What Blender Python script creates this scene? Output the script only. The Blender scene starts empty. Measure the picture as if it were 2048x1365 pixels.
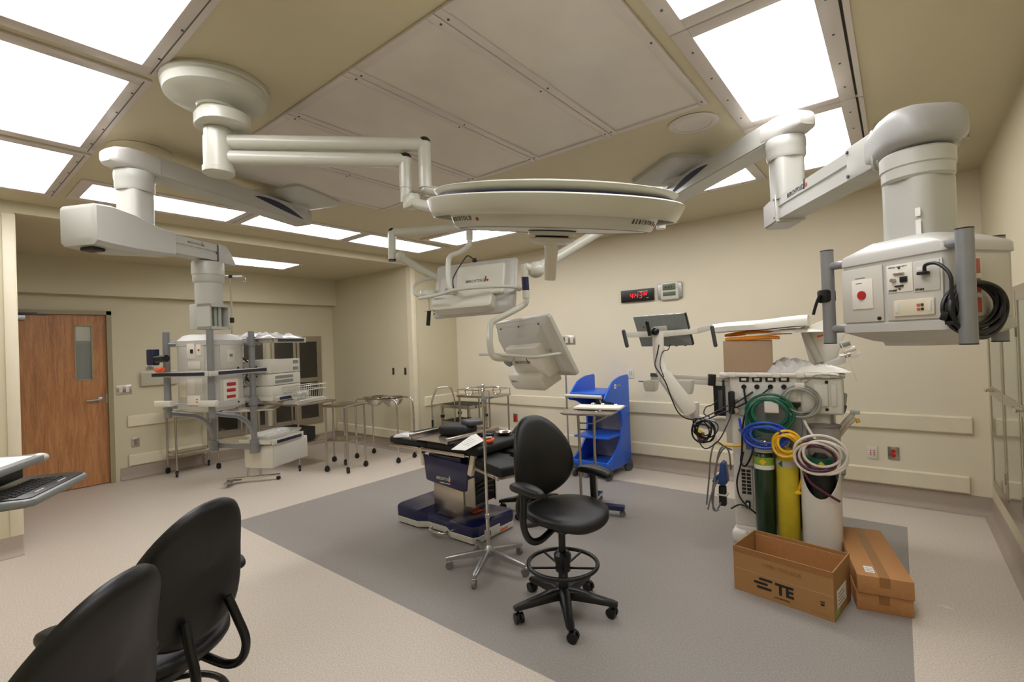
import bpy, bmesh, math, random
from mathutils import Vector, Matrix, Euler
R_ = math.radians
PI = math.pi
random.seed(7)
C = bpy.context.scene.collection
sc = bpy.context.scene

# ---------------------------------------------------------------- camera, exposure, world
cam_d = bpy.data.cameras.new('camera')
cam_d.sensor_width = 36.0
cam_d.lens = 16.891
cam_d.clip_start = 0.02
cam = bpy.data.objects.new('camera', cam_d)
C.objects.link(cam)
cam.matrix_world = Matrix(((0.779030, 0.031973, 0.626171, 0), (0.625980, 0.016915, -0.779655, 0), (-0.035520, 0.999346, -0.006838, 1.6), (0, 0, 0, 1)))
sc.camera = cam
sc.view_settings.view_transform = 'Standard'
sc.view_settings.look = 'None'
sc.view_settings.exposure = 0.45
sc.view_settings.gamma = 1.0
sc.view_settings.use_curve_mapping = False
LENS_POWER = 7.0            # radiance of the recessed fluorescent troffers
world = bpy.data.worlds.new('world'); sc.world = world
world.use_nodes = True
world.node_tree.nodes['Background'].inputs[0].default_value = (0.02, 0.02, 0.02, 1)
world.node_tree.nodes['Background'].inputs[1].default_value = 1.0

# ---------------------------------------------------------------- materials
def lin(c):
    return tuple(((v/255)/12.92 if v/255 <= 0.04045 else ((v/255+0.055)/1.055)**2.4) for v in c)
def mat(name, col, rough=0.5, metal=0.0, ns=30.0, na=0.06, bump=0.0, coat=0.0, trans=0.0, alpha=1.0, spec=0.5, stretch=(1, 1, 1)):
    m = bpy.data.materials.new(name); m.use_nodes = True
    nt = m.node_tree; b = nt.nodes['Principled BSDF']
    c = lin(col)
    tc = nt.nodes.new('ShaderNodeTexCoord'); mp = nt.nodes.new('ShaderNodeMapping')
    mp.inputs['Scale'].default_value = stretch
    nz = nt.nodes.new('ShaderNodeTexNoise'); nz.inputs['Scale'].default_value = ns; nz.inputs['Detail'].default_value = 3
    nt.links.new(tc.outputs['Object'], mp.inputs['Vector']); nt.links.new(mp.outputs['Vector'], nz.inputs['Vector'])
    rp = nt.nodes.new('ShaderNodeValToRGB')
    rp.color_ramp.elements[0].position = 0.3; rp.color_ramp.elements[1].position = 0.7
    rp.color_ramp.elements[0].color = tuple(v*(1-na) for v in c) + (1,)
    rp.color_ramp.elements[1].color = tuple(min(1, v*(1+na)) for v in c) + (1,)
    nt.links.new(nz.outputs['Fac'], rp.inputs['Fac']); nt.links.new(rp.outputs['Color'], b.inputs['Base Color'])
    b.inputs['Roughness'].default_value = rough; b.inputs['Metallic'].default_value = metal
    b.inputs['Specular IOR Level'].default_value = spec
    b.inputs['Coat Weight'].default_value = coat
    b.inputs['Transmission Weight'].default_value = trans; b.inputs['Alpha'].default_value = alpha
    if bump:
        bp = nt.nodes.new('ShaderNodeBump'); bp.inputs['Strength'].default_value = bump; bp.inputs['Distance'].default_value = 0.004
        nt.links.new(nz.outputs['Fac'], bp.inputs['Height']); nt.links.new(bp.outputs['Normal'], b.inputs['Normal'])
    return m
def emit(name, col, power):
    m = bpy.data.materials.new(name); m.use_nodes = True
    nt = m.node_tree; b = nt.nodes['Principled BSDF']
    b.inputs['Base Color'].default_value = lin(col) + (1,)
    b.inputs['Emission Color'].default_value = lin(col) + (1,); b.inputs['Emission Strength'].default_value = power
    return m
M = dict(
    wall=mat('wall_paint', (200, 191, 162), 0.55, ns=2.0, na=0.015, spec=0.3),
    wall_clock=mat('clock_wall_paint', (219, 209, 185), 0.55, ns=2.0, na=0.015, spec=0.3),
    ceil=mat('ceiling_paint', (200, 190, 160), 0.5, ns=1.5, na=0.02, spec=0.35),
    cream=mat('cream_vinyl', (218, 208, 182), 0.45, ns=8, na=0.02),
    base=mat('cove_base_vinyl', (162, 148, 134), 0.5, ns=260, na=0.12),
    fixture=mat('fixture_frame', (205, 196, 190), 0.3, ns=3, na=0.02),
    screen=mat('perforated_screen', (212, 204, 194), 0.3, ns=3, na=0.05),
    slotg=mat('shadow_gap', (104, 96, 88), 0.8),
    slot=mat('dark_slot', (40, 36, 32), 0.8),
    lens=emit('troffer_lens', (252, 252, 255), LENS_POWER),
    lens2=emit('alcove_lens', (250, 250, 255), 3.0),
    mwhite=mat('machine_white', (228, 222, 212), 0.35, ns=6, na=0.015),
    white=mat('white_enamel', (196, 195, 182), 0.28, ns=5, na=0.015, coat=0.2),  # whites tinted darker high up, lighter low down, to even out lamp falloff
    boomw=mat('boom_enamel', (184, 183, 175), 0.35, ns=5, na=0.015),
    boomg=mat('boom_grey_plastic', (190, 187, 181), 0.35, ns=6, na=0.02),
    knuckle=mat('knuckle_grey', (164, 163, 160), 0.4, ns=6, na=0.015),
    panelg=mat('light_grey_panel', (200, 196, 187), 0.4, ns=6, na=0.02),
    midg=mat('mid_grey_plastic', (132, 134, 131), 0.4, ns=10, na=0.03),
    tubeg=mat('grey_tube', (138, 139, 142), 0.35, 0.4, ns=20, na=0.03),
    offwhite=mat('off_white_plastic', (212, 208, 196), 0.4, ns=6, na=0.02),
    beigep=mat('beige_plate', (214, 204, 180), 0.4, ns=6, na=0.02),
    navy=mat('navy_enamel', (17, 22, 68), 0.3, ns=10, na=0.05, coat=0.3),
    navyt=mat('navy_trim', (22, 28, 62), 0.4),
    steel=mat('brushed_steel', (186, 178, 168), 0.27, 1.0, ns=90, na=0.06, stretch=(1, 12, 1)),
    chrome=mat('chrome', (210, 206, 200), 0.12, 1.0, ns=20, na=0.03),
    alu=mat('cast_aluminium', (176, 176, 174), 0.35, 0.9, ns=60, na=0.05),
    vinyl=mat('black_vinyl', (10, 10, 11), 0.46, ns=350, na=0.15, bump=0.05),
    pad=mat('black_foam_pad', (9, 9, 10), 0.6, ns=200, na=0.15),
    blackp=mat('black_plastic', (11, 11, 12), 0.35, ns=40, na=0.1),
    cable=mat('black_cable', (12, 12, 13), 0.45, ns=60, na=0.1),
    blue=mat('blue_cart_plastic', (38, 96, 205), 0.38, ns=12, na=0.04),
    card=mat('cardboard', (164, 122, 74), 0.75, ns=40, na=0.07, stretch=(1, 1, 12)),
    card2=mat('brown_cardboard', (182, 130, 80), 0.7, ns=40, na=0.06, stretch=(1, 12, 1)),
    card3=mat('tan_cardboard', (176, 150, 122), 0.75, ns=40, na=0.05, stretch=(1, 1, 12)),
    tape=mat('packing_tape', (150, 104, 56), 0.3, ns=30, na=0.04),
    ink=mat('black_ink', (26, 24, 24), 0.6),
    faint=mat('grey_print', (120, 112, 104), 0.6),
    red=mat('red_plastic', (176, 28, 24), 0.4, ns=30, na=0.08),
    pink=mat('faded_red_receptacle', (178, 84, 70), 0.45, ns=30, na=0.08),
    orange=mat('orange_strap', (232, 84, 34), 0.5),
    paper=mat('white_paper', (232, 230, 224), 0.7, ns=15, na=0.02),
    brown=mat('manila_envelope', (222, 140, 40), 0.65, ns=25, na=0.05),
    poly=mat('plastic_wrap', (228, 226, 224), 0.18, ns=12, na=0.04, alpha=0.8, bump=0.6),
    foam=mat('white_foam_wrap', (236, 232, 222), 0.5, ns=8, na=0.03, bump=0.3),
    clear=mat('clear_plastic', (225, 222, 214), 0.12, ns=8, na=0.02, alpha=0.35),
    pane=mat('door_lite_glass', (200, 204, 196), 0.05, ns=8, na=0.01, alpha=0.25),
    frost=mat('frosted_cup', (196, 186, 184), 0.2, ns=8, na=0.04, alpha=0.62),
    greent=mat('green_cylinder_paint', (24, 52, 28), 0.35, ns=20, na=0.1, coat=0.3),
    yellowt=mat('yellow_cylinder_paint', (208, 186, 44), 0.45, ns=14, na=0.07),
    lime=mat('lime_label', (140, 170, 60), 0.5),
    greenh=mat('green_hose', (22, 96, 70), 0.35, ns=20, na=0.05),
    blueh=mat('blue_hose', (34, 72, 178), 0.35, ns=20, na=0.05),
    yellowh=mat('yellow_hose', (236, 184, 34), 0.35, ns=20, na=0.04),
    whiteh=mat('white_hose', (224, 216, 204), 0.35, ns=20, na=0.03),
    purple=mat('purple_hose', (92, 34, 62), 0.35, ns=20, na=0.05),
    greyh=mat('grey_cord', (150, 148, 138), 0.4, ns=20, na=0.04),
    greyc=mat('dark_grey_cord', (112, 112, 112), 0.4, ns=20, na=0.04),
    darkg=mat('dark_grey_plastic', (70, 72, 74), 0.4, ns=20, na=0.05),
    medblue=mat('device_blue', (34, 66, 124), 0.4, ns=20, na=0.05),
    sage=mat('sage_plastic', (176, 184, 172), 0.4, ns=8, na=0.03),
    screenb=mat('monitor_back_metal', (136, 142, 140), 0.35, 0.3, ns=20, na=0.04),
    frame=mat('door_frame_paint', (150, 140, 108), 0.45, ns=4, na=0.02),
    cabglass=mat('dark_cabinet_glass', (46, 44, 36), 0.08, ns=4, na=0.1, coat=0.4),
    doc=mat('document_plastic', (205, 198, 176), 0.2, ns=8, na=0.02, alpha=0.6),
    sgreen=mat('green_tinted_glass', (128, 134, 112), 0.05, ns=4, na=0.05, coat=0.6),
    led=emit('red_led', (255, 22, 26), 1.1),
    lcd=mat('lcd_green', (92, 100, 74), 0.3),
    bluegrey=mat('knob_blue_grey', (120, 134, 142), 0.4),
    yellow=mat('warning_yellow', (226, 196, 30), 0.5),
)
def door_wood():
    m = bpy.data.materials.new('oak_veneer'); m.use_nodes = True; nt = m.node_tree; b = nt.nodes['Principled BSDF']
    tc = nt.nodes.new('ShaderNodeTexCoord'); mp = nt.nodes.new('ShaderNodeMapping'); mp.inputs['Scale'].default_value = (1, 9, 0.7)
    n1 = nt.nodes.new('ShaderNodeTexNoise'); n1.inputs['Scale'].default_value = 3.0; n1.inputs['Detail'].default_value = 8; n1.inputs['Distortion'].default_value = 1.0
    n2 = nt.nodes.new('ShaderNodeTexNoise'); n2.inputs['Scale'].default_value = 26.0; n2.inputs['Detail'].default_value = 3
    mx = nt.nodes.new('ShaderNodeMix'); mx.inputs[0].default_value = 0.35
    rp = nt.nodes.new('ShaderNodeValToRGB')
    rp.color_ramp.elements[0].position = 0.36; rp.color_ramp.elements[0].color = lin((156, 102, 62)) + (1,)
    rp.color_ramp.elements[1].position = 0.64; rp.color_ramp.elements[1].color = lin((196, 140, 90)) + (1,)
    nt.links.new(tc.outputs['Object'], mp.inputs[0]); nt.links.new(mp.outputs[0], n1.inputs[0]); nt.links.new(mp.outputs[0], n2.inputs[0])
    nt.links.new(n1.outputs['Fac'], mx.inputs[2]); nt.links.new(n2.outputs['Fac'], mx.inputs[3]); nt.links.new(mx.outputs[0], rp.inputs[0])
    nt.links.new(rp.outputs[0], b.inputs['Base Color']); b.inputs['Roughness'].default_value = 0.35
    return m
M['oak'] = door_wood()
def floor_mat():
    """beige speckled sheet vinyl with the grey rectangle welded in around the table"""
    m = bpy.data.materials.new('sheet_vinyl'); m.use_nodes = True; nt = m.node_tree; b = nt.nodes['Principled BSDF']
    tc = nt.nodes.new('ShaderNodeTexCoord'); sp = nt.nodes.new('ShaderNodeSeparateXYZ'); nt.links.new(tc.outputs['Object'], sp.inputs[0])
    def cmp(axis, op, v):
        n = nt.nodes.new('ShaderNodeMath'); n.operation = op; n.inputs[1].default_value = v; nt.links.new(sp.outputs[axis], n.inputs[0]); return n
    def mul(a, c):
        n = nt.nodes.new('ShaderNodeMath'); n.operation = 'MULTIPLY'; nt.links.new(a.outputs[0], n.inputs[0]); nt.links.new(c.outputs[0], n.inputs[1]); return n
    mask = mul(mul(cmp(0, 'GREATER_THAN', -4.98), cmp(0, 'LESS_THAN', 0.01)), mul(cmp(1, 'GREATER_THAN', 1.87), cmp(1, 'LESS_THAN', 5.03)))
    nz = nt.nodes.new('ShaderNodeTexNoise'); nz.inputs['Scale'].default_value = 130; nz.inputs['Detail'].default_value = 2
    nt.links.new(tc.outputs['Object'], nz.inputs[0])
    def ramp(a, c):
        r = nt.nodes.new('ShaderNodeValToRGB'); r.color_ramp.elements[0].position = 0.35; r.color_ramp.elements[1].position = 0.65
        r.color_ramp.elements[0].color = lin(a) + (1,); r.color_ramp.elements[1].color = lin(c) + (1,); nt.links.new(nz.outputs['Fac'], r.inputs[0]); return r
    be = ramp((187, 175, 160), (214, 203, 189)); gr = ramp((136, 130, 124), (156, 150, 144))
    mx = nt.nodes.new('ShaderNodeMix'); mx.data_type = 'RGBA'
    nt.links.new(mask.outputs[0], mx.inputs['Factor']); nt.links.new(be.outputs[0], mx.inputs['A']); nt.links.new(gr.outputs[0], mx.inputs['B'])
    nt.links.new(mx.outputs['Result'], b.inputs['Base Color'])
    b.inputs['Roughness'].default_value = 0.42; b.inputs['Specular IOR Level'].default_value = 0.35
    return m
M['floor'] = floor_mat()

# ---------------------------------------------------------------- mesh helpers
def catmull(P, k=6, closed=False):
    P = [Vector(p) for p in P]; n = len(P); out = []
    if n < 3 and not closed: return P
    rng = range(n if closed else n-1)
    for i in rng:
        p0 = P[(i-1) % n] if closed or i > 0 else P[0]; p1 = P[i]; p2 = P[(i+1) % n]
        p3 = P[(i+2) % n] if closed or i+2 < n else P[-1]
        for j in range(k):
            t = j/k
            out.append(0.5*((2*p1)+(-p0+p2)*t+(2*p0-5*p1+4*p2-p3)*t*t+(-p0+3*p1-3*p2+p3)*t**3))
    if not closed: out.append(P[-1])
    return out
class MB:
    def __init__(s): s.bm = bmesh.new()
    def add(s, vs, fs, mtx=None):
        v = [s.bm.verts.new(mtx @ Vector(p) if mtx else p) for p in vs]
        out = []
        for f in fs:
            try: out.append(s.bm.faces.new([v[i] for i in f]))
            except ValueError: pass
        return v, out
    def box(s, c, size, rot=(0, 0, 0), bev=0.0, seg=2):
        x, y, z = [d/2 for d in size]
        m = Matrix.Translation(c) @ Euler([R_(a) for a in rot]).to_matrix().to_4x4()
        vs = [(-x, -y, -z), (x, -y, -z), (x, y, -z), (-x, y, -z), (-x, -y, z), (x, -y, z), (x, y, z), (-x, y, z)]
        fs = [(0, 3, 2, 1), (4, 5, 6, 7), (0, 1, 5, 4), (1, 2, 6, 5), (2, 3, 7, 6), (3, 0, 4, 7)]
        v, f = s.add(vs, fs, m)
        if bev:
            es = list({e for ff in f for e in ff.edges})
            bmesh.ops.bevel(s.bm, geom=es, offset=min(bev, min(size)*0.49), segments=seg, profile=0.5, affect='EDGES')
        return s
    def b2(s, lo, hi, bev=0.0, seg=2):
        return s.box([(a+b)/2 for a, b in zip(lo, hi)], [abs(b-a) for a, b in zip(lo, hi)], bev=bev, seg=seg)
    def rings(s, rings, closed=False, cap=True):
        n = len(rings[0]); vs = [[s.bm.verts.new(p) for p in r] for r in rings]
        L = len(rings)
        for i in range(L if closed else L-1):
            a, b = vs[i], vs[(i+1) % L]
            for j in range(n):
                try: s.bm.faces.new((a[j], a[(j+1) % n], b[(j+1) % n], b[j]))
                except ValueError: pass
        if cap and not closed:
            for r, rv in ((vs[0], True), (vs[-1], False)):
                try: s.bm.faces.new(list(reversed(r)) if rv else r)
                except ValueError: pass
        return s
    def tube(s, P, r, n=10, k=6, closed=False, smooth=True, r2=None):
        pts = catmull(P, k, closed) if smooth else [Vector(p) for p in P]
        q = [pts[0]]
        for p in pts[1:]:
            if (p-q[-1]).length > 1e-5: q.append(p)
        pts = q; L = len(pts); rg = []; up = None
        for i, p in enumerate(pts):
            if closed: t = (pts[(i+1) % L]-pts[i-1]).normalized()
            else: t = (pts[min(i+1, L-1)]-pts[max(i-1, 0)]).normalized()
            if up is None:
                up = Vector((0, 0, 1)) if abs(t.z) < 0.9 else Vector((1, 0, 0))
            u = (up-t*up.dot(t))
            if u.length < 1e-4: u = t.orthogonal()
            u.normalize(); up = u; w = t.cross(u)
            rr = r if r2 is None else r+(r2-r)*i/(L-1)
            rg.append([p+(u*math.cos(2*PI*j/n)+w*math.sin(2*PI*j/n))*rr for j in range(n)])
        return s.rings(rg, closed)
    def cyl(s, a, b, r, r2=None, n=20): return s.tube([a, b], r, n=n, smooth=False, r2=r2)
    def lathe(s, prof, c=(0, 0, 0), n=32, mtx=None):
        m = Matrix.Translation(c) @ (mtx.to_4x4() if mtx else Matrix())
        rg = [[m @ Vector((max(r, 1e-4)*math.cos(2*PI*j/n), max(r, 1e-4)*math.sin(2*PI*j/n), z)) for j in range(n)] for r, z in prof]
        return s.rings(rg)
    def sph(s, c, r, n=16):
        r = (r, r, r) if isinstance(r, (int, float)) else r
        return s.rings([[(c[0]+r[0]*math.sin(t)*math.cos(a), c[1]+r[1]*math.sin(t)*math.sin(a), c[2]-r[2]*math.cos(t)) for a in [2*PI*j/n for j in range(n)]] for t in [0.02+(PI-0.04)*i/10 for i in range(11)]])
    def prism(s, poly, a, b, axis='y', mtx=None, bev=0.0):
        f = {'y': lambda u, v, w: (u, w, v), 'x': lambda u, v, w: (w, u, v), 'z': lambda u, v, w: (u, v, w)}[axis]
        n = len(poly); vs = [f(u, v, a) for u, v in poly]+[f(u, v, b) for u, v in poly]
        fs = [tuple(range(n)), tuple(range(2*n-1, n-1, -1))]+[(i, (i+1) % n, n+(i+1) % n, n+i) for i in range(n)]
        v, ff = s.add(vs, fs, mtx)
        if bev:
            bmesh.ops.bevel(s.bm, geom=list({e for q in ff for e in q.edges}), offset=bev, segments=2, profile=0.5, affect='EDGES')
        return s
    def rr(s, levels, n=6, c=(0, 0), mtx=None):
        """stack of rounded rectangles: (z, half_x, half_y, corner radius)"""
        rg = []
        for lv in levels:
            z, hx, hy, r = lv[:4]; ox, oy = (lv[4], lv[5]) if len(lv) > 4 else c
            r = min(r, hx*0.999, hy*0.999); ring = []
            for q, (sx, sy) in enumerate(((1, 1), (-1, 1), (-1, -1), (1, -1))):
                for i in range(n+1):
                    a = PI/2*q+PI/2*i/n
                    p = Vector((ox+sx*(hx-r)+r*math.cos(a), oy+sy*(hy-r)+r*math.sin(a), z))
                    ring.append(mtx @ p if mtx else p)
            rg.append(ring)
        return s.rings(rg)
    def xf(s, m):
        bmesh.ops.transform(s.bm, matrix=m, verts=s.bm.verts); return s
    def build(s, name, m, parent=None, ang=38, loc=None, rotz=0):
        bmesh.ops.recalc_face_normals(s.bm, faces=s.bm.faces)
        me = bpy.data.meshes.new(name); s.bm.to_mesh(me); s.bm.free()
        for p in me.polygons: p.use_smooth = True
        me.set_sharp_from_angle(angle=R_(ang))
        me.materials.append(M[m] if isinstance(m, str) else m)
        o = bpy.data.objects.new(name, me); C.objects.link(o)
        if parent: o.parent = parent
        if loc: o.location = loc
        if rotz: o.rotation_euler[2] = R_(rotz)
        return o
def tag(o, label, cat, group=None):
    o['label'] = label; o['category'] = cat
    if group: o['group'] = group
    return o
def thing(name, label, cat, loc=(0, 0, 0), rotz=0, group=None):
    o = bpy.data.objects.new(name, None); C.objects.link(o); o.empty_display_size = 0.05
    o.location = loc; o.rotation_euler = (0, 0, R_(rotz))
    return tag(o, label, cat, group)
def struct(o): o['kind'] = 'structure'; return o
def dup(root, loc, rotz=0, label=None):
    r = root.copy(); C.objects.link(r); r.location = loc; r.rotation_euler = (0, 0, R_(rotz))
    if label: r['label'] = label
    for ch in list(root.children):
        c = ch.copy(); C.objects.link(c); c.parent = r
        for g in ch.children:
            d = g.copy(); C.objects.link(d); d.parent = c
    return r
def frame_m(o, ux, uy):
    """local frame: origin o, x along ux, y along uy"""
    x = Vector(ux).normalized(); z = x.cross(Vector(uy)).normalized(); y = z.cross(x)
    m = Matrix((x, y, z)).transposed().to_4x4(); m.translation = Vector(o); return m
def text(body, size, mtx, m, parent, name='lettering', sx=1.0, bold=0.0, align='LEFT'):
    cu = bpy.data.curves.new('t', 'FONT'); cu.body = body; cu.size = size; cu.extrude = 0.0004; cu.offset = bold; cu.resolution_u = 2
    cu.align_x = align
    t = bpy.data.objects.new('t', cu); C.objects.link(t)
    dg = bpy.context.evaluated_depsgraph_get(); me = bpy.data.meshes.new_from_object(t.evaluated_get(dg))
    bpy.data.objects.remove(t); bpy.data.curves.remove(cu)
    me.transform(mtx @ Matrix.Scale(sx, 4, (1, 0, 0))); me.materials.clear(); me.materials.append(M[m])
    o = bpy.data.objects.new(name, me); C.objects.link(o); o.parent = parent
    return o
def logo(mtx, size, parent, m='ink'):
    text('BERCHTOLD', size, mtx, m, parent, sx=0.9)
    w = size*5.15
    MB().box((w+size*0.1, size*0.6, 0), (size*0.28, size*1.5, 0.0008), rot=(0, 0, -8)).xf(mtx).build('emblem_bar', m, parent)
    MB().lathe([(size*0.32, -0.0004), (size*0.32, 0.0006)], (w+size*0.62, size*0.3, 0), 16).xf(mtx).build('emblem_dot', 'red', parent)
FRONT = Matrix(((1, 0, 0, 0), (0, 0, -1, 0), (0, 1, 0, 0), (0, 0, 0, 1)))      # text plane -> faces local -y
def at_front(x, y, z): return Matrix.Translation((x, y, z)) @ FRONT
def at_right(x, y, z): return Matrix.Translation((x, y, z)) @ Matrix.Rotation(PI/2, 4, 'Z') @ FRONT   # faces local +x
def caster(parent, x, y, r=0.03, ang=0, name='caster', m='blackp', w=0.022):
    c, s_ = math.cos(R_(ang)), math.sin(R_(ang))
    b = MB()
    b.cyl((x-s_*-w/2, y-c*w/2, r), (x+s_*-w/2, y+c*w/2, r), r, n=18)
    b.box((x, y, r*1.75), (r*1.5, w*1.5, r*0.9), rot=(0, 0, ang), bev=0.004)
    b.cyl((x, y, r*2), (x, y, r*2.7), r*0.28, n=10)
    return b.build(name, m, parent)

# ================================================================ the room
XL, XR, YB, YN, H = -5.74, 0.58, 5.68, -1.3, 2.95       # left plane, right wall, clock wall, near wall, ceiling
AX, AY0, AY1, AH = -7.95, 0.545, 4.74, 2.85             # alcove
def wallbox(name, lo, hi, m='wall'):
    return struct(MB().b2(lo, hi).build(name, m))
struct(MB().b2((-9.6, -1.4, -0.1), (0.8, 5.9, 0)).build('floor', 'floor'))
struct(MB().b2((XL-0.12, YN-0.1, H), (XR+0.1, YB+0.1, H+0.1)).build('ceiling', 'ceil'))
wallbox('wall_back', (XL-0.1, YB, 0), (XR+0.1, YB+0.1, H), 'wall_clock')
wallbox('wall_right', (XR, YN, 0), (XR+0.1, YB, H))
wallbox('wall_front', (XL-0.1, YN-0.1, 0), (XR+0.1, YN, H))
wl = MB(); wl.b2((XL-0.12, YN, 0), (XL, AY0, H)); wl.b2((XL-0.12, AY1, 0), (XL, YB, H)); wl.b2((XL-0.12, AY0, AH), (XL, AY1, H))
struct(wl.build('wall_left', 'wall'))
# alcove: far wall with a hole for the door lite is left whole behind the leaf; side walls, lower ceiling, soffit
aw = MB(); aw.b2((AX-0.1, -0.2, 0), (AX, 0.33, AH)); aw.b2((AX-0.1, 1.60, 0), (AX, AY1+0.1, AH)); aw.b2((AX-0.1, 0.33, 2.21), (AX, 1.60, AH))
struct(aw.build('wall_alcove', 'wall'))
wallbox('wall_alcove_right', (AX, AY1, 0), (XL-0.12, AY1+0.1, AH))
wallbox('wall_alcove_left', (AX, -0.3, 0), (XL-0.12, -0.2, AH))
struct(MB().b2((AX-0.1, -0.3, AH), (XL-0.12, AY1+0.1, AH+0.1)).build('ceiling_alcove', 'ceil'))
struct(MB().b2((AX, -0.2, 2.40), (AX+0.14, AY1, AH)).build('trim_1', 'wall'))
# corner guards of the opening
struct(MB().b2((XL, AY0-0.075, 0.16), (XL+0.008, AY0, 2.84), bev=0.003).b2((XL-0.1, AY0, 0.16), (XL, AY0+0.006, 2.84)).build('trim_2', 'cream'))
struct(MB().b2((XL, AY1, 0.16), (XL+0.01, AY1+0.08, 2.84), bev=0.003).b2((XL-0.1, AY1-0.006, 0.16), (XL, AY1, 2.84)).build('trim_3', 'cream'))
# coved sheet-vinyl base
def cove(name, a, b, n):
    """a->b along the wall foot, n = inward normal"""
    a = Vector(a+(0,)); b = Vector(b+(0,)); n = Vector(n+(0,)); d = (b-a)
    prof = [(0, 0.16), (0.006, 0.16), (0.008, 0.06), (0.016, 0.028), (0.034, 0.009), (0.06, 0.002), (0.0, 0.0)]
    m = MB(); m.rings([[a+n*u+Vector((0, 0, v)) for u, v in prof], [b+n*u+Vector((0, 0, v)) for u, v in prof]])
    return struct(m.build(name, 'base', ang=60))
cove('baseboard_back', (XL, YB), (XR, YB), (0, -1)); cove('baseboard_right', (XR, YN), (XR, YB), (-1, 0))
cove('baseboard_left', (XL, YN), (XL, AY0), (1, 0)); cove('baseboard_left_far', (XL, AY1), (XL, YB), (1, 0))
cove('baseboard_alcove', (AX, 1.66), (AX, AY1), (1, 0)); cove('baseboard_alcove_right', (AX, AY1), (XL, AY1), (0, -1))
# hallway behind the door lite
hl = MB(); hl.b2((-9.5, -0.5, 0), (-9.4, 2.6, 2.6)); hl.b2((-9.5, -0.6, 0), (-8.05, -0.5, 2.6)); hl.b2((-9.5, 2.6, 0), (-8.05, 2.7, 2.6)); hl.b2((-9.5, -0.6, 2.6), (-8.05, 2.7, 2.7))
struct(hl.build('wall_hallway', 'wall'))
hc = thing('supply_cabinet', 'dark grey cabinet standing in the hallway, seen through the door window', 'cabinet', (-9.1, 1.62, 0))
MB().b2((-0.25, -0.45, 0.05), (0.25, 0.45, 1.86), bev=0.01).build('body', 'darkg', hc)
MB().b2((0.25, -0.43, 0.1), (0.262, 0.43, 1.82), bev=0.004).build('door', 'slot', hc); MB().b2((0.262, 0.02, 1.60), (0.266, 0.12, 1.68)).build('tag_plate', 'paper', hc)
hall_fill = thing('ceiling_light', 'added fill lamp on the hallway ceiling, unseen behind the oak door', 'light', (-8.75, 1.0, 2.6))  # added lamp, out of sight, so the hallway behind the pane is lit
MB().b2((-0.15, -0.4, -0.03), (0.15, 0.4, 0)).build('lens', 'lens', hall_fill)

# ---- oak door
dr = thing('door_1', 'oak veneer door with narrow vision window and lever handle', 'door', (AX, 0.96, 0)); dr['kind'] = 'structure'
fr = MB(); fr.b2((-0.1, -0.64, 0), (0.035, -0.595, 2.21)); fr.b2((-0.1, 0.595, 0), (0.035, 0.645, 2.21)); fr.b2((-0.1, -0.64, 2.162), (0.035, 0.645, 2.21))
fr.build('door_frame', 'frame', dr)
lf = MB(); lo, hi = -0.595, 0.595; y0, y1, z0, z1 = 0.296, 0.455, 1.345, 2.022
for a, b_, c, d in ((lo, y0, 0.012, 2.16), (y1, hi, 0.012, 2.16), (y0, y1, 0.012, z0), (y0, y1, z1, 2.16)): lf.b2((-0.06, a, c), (-0.015, b_, d))
lf.build('door_leaf', 'oak', dr)
MB().b2((-0.042, y0, z0), (-0.034, y1, z1)).build('window_pane', 'pane', dr)
g = MB(); 
for a, b_, c, d in ((y0-0.008, y0+0.006, z0-0.008, z1+0.008), (y1-0.006, y1+0.008, z0-0.008, z1+0.008), (y0, y1, z0-0.008, z0+0.006), (y0, y1, z1-0.006, z1+0.008)): g.b2((-0.062, a, c), (-0.012, b_, d))
g.build('window_bead', 'frame', dr)
h = MB(); h.lathe([(0.03, 0), (0.03, 0.008), (0.02, 0.014)], (0, 0, 0), 20, Matrix.Rotation(PI/2, 3, 'Y')).xf(Matrix.Translation((-0.015, 0.52, 1.085)))
h.tube([(0.0, 0.52, 1.085), (0.04, 0.52, 1.085), (0.045, 0.49, 1.085), (0.04, 0.38, 1.08)], 0.011); h.build('lever_handle', 'alu', dr)
MB().b2((-0.016, 0.575, 1.03), (-0.008, 0.596, 1.14)).build('latch_plate', 'alu', dr)
cl = MB(); cl.b2((-0.01, -0.42, 2.085), (0.045, -0.14, 2.145), bev=0.008); cl.build('door_closer', 'alu', dr)
MB().b2((0.0, -0.2, 2.15), (0.02, 0.05, 2.162)).box((0.04, -0.1, 2.17), (0.02, 0.3, 0.012), rot=(0, 0, 14)).build('closer_arm', 'darkg', dr)

# ---- bumper rails along the walls
def rail(loc, L, axis, label, group='vinyl bumper rails on the walls', ends=(1, 1), h=0.15, t=0.028):
    t_ = thing('bumper_rail', label, 'bumper rail', loc, group=group)
    a0, a1 = (0.02 if ends[0] else 0), L-(0.02 if ends[1] else 0)
    prof = [(0, 0), (t*0.6, 0), (t, 0.012), (t, h-0.012), (t*0.6, h), (0, h)]
    rot = {'x': 0, 'y': -90, 'a': 90}[axis]
    b = MB(); b.rings([[(x, -u, v) for u, v in prof] for x in (a0, a1)]); o = b.build('rail_cover', 'cream', t_)
    for k, x in ((0, 0), (1, L)):
        if ends[k]:
            s = 1 if k == 0 else -1
            e = MB(); e.rings([[(x+s*dx, -u*q, h/2+(v-h/2)*(0.94+0.06*q)) for u, v in prof] for dx, q in ((0, 0.7), (0.006, 0.95), (0.02, 1.02), (0.03, 1.02))]); e.build('end_cap', 'cream', t_)
    t_.rotation_euler[2] = R_(rot); return t_
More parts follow.
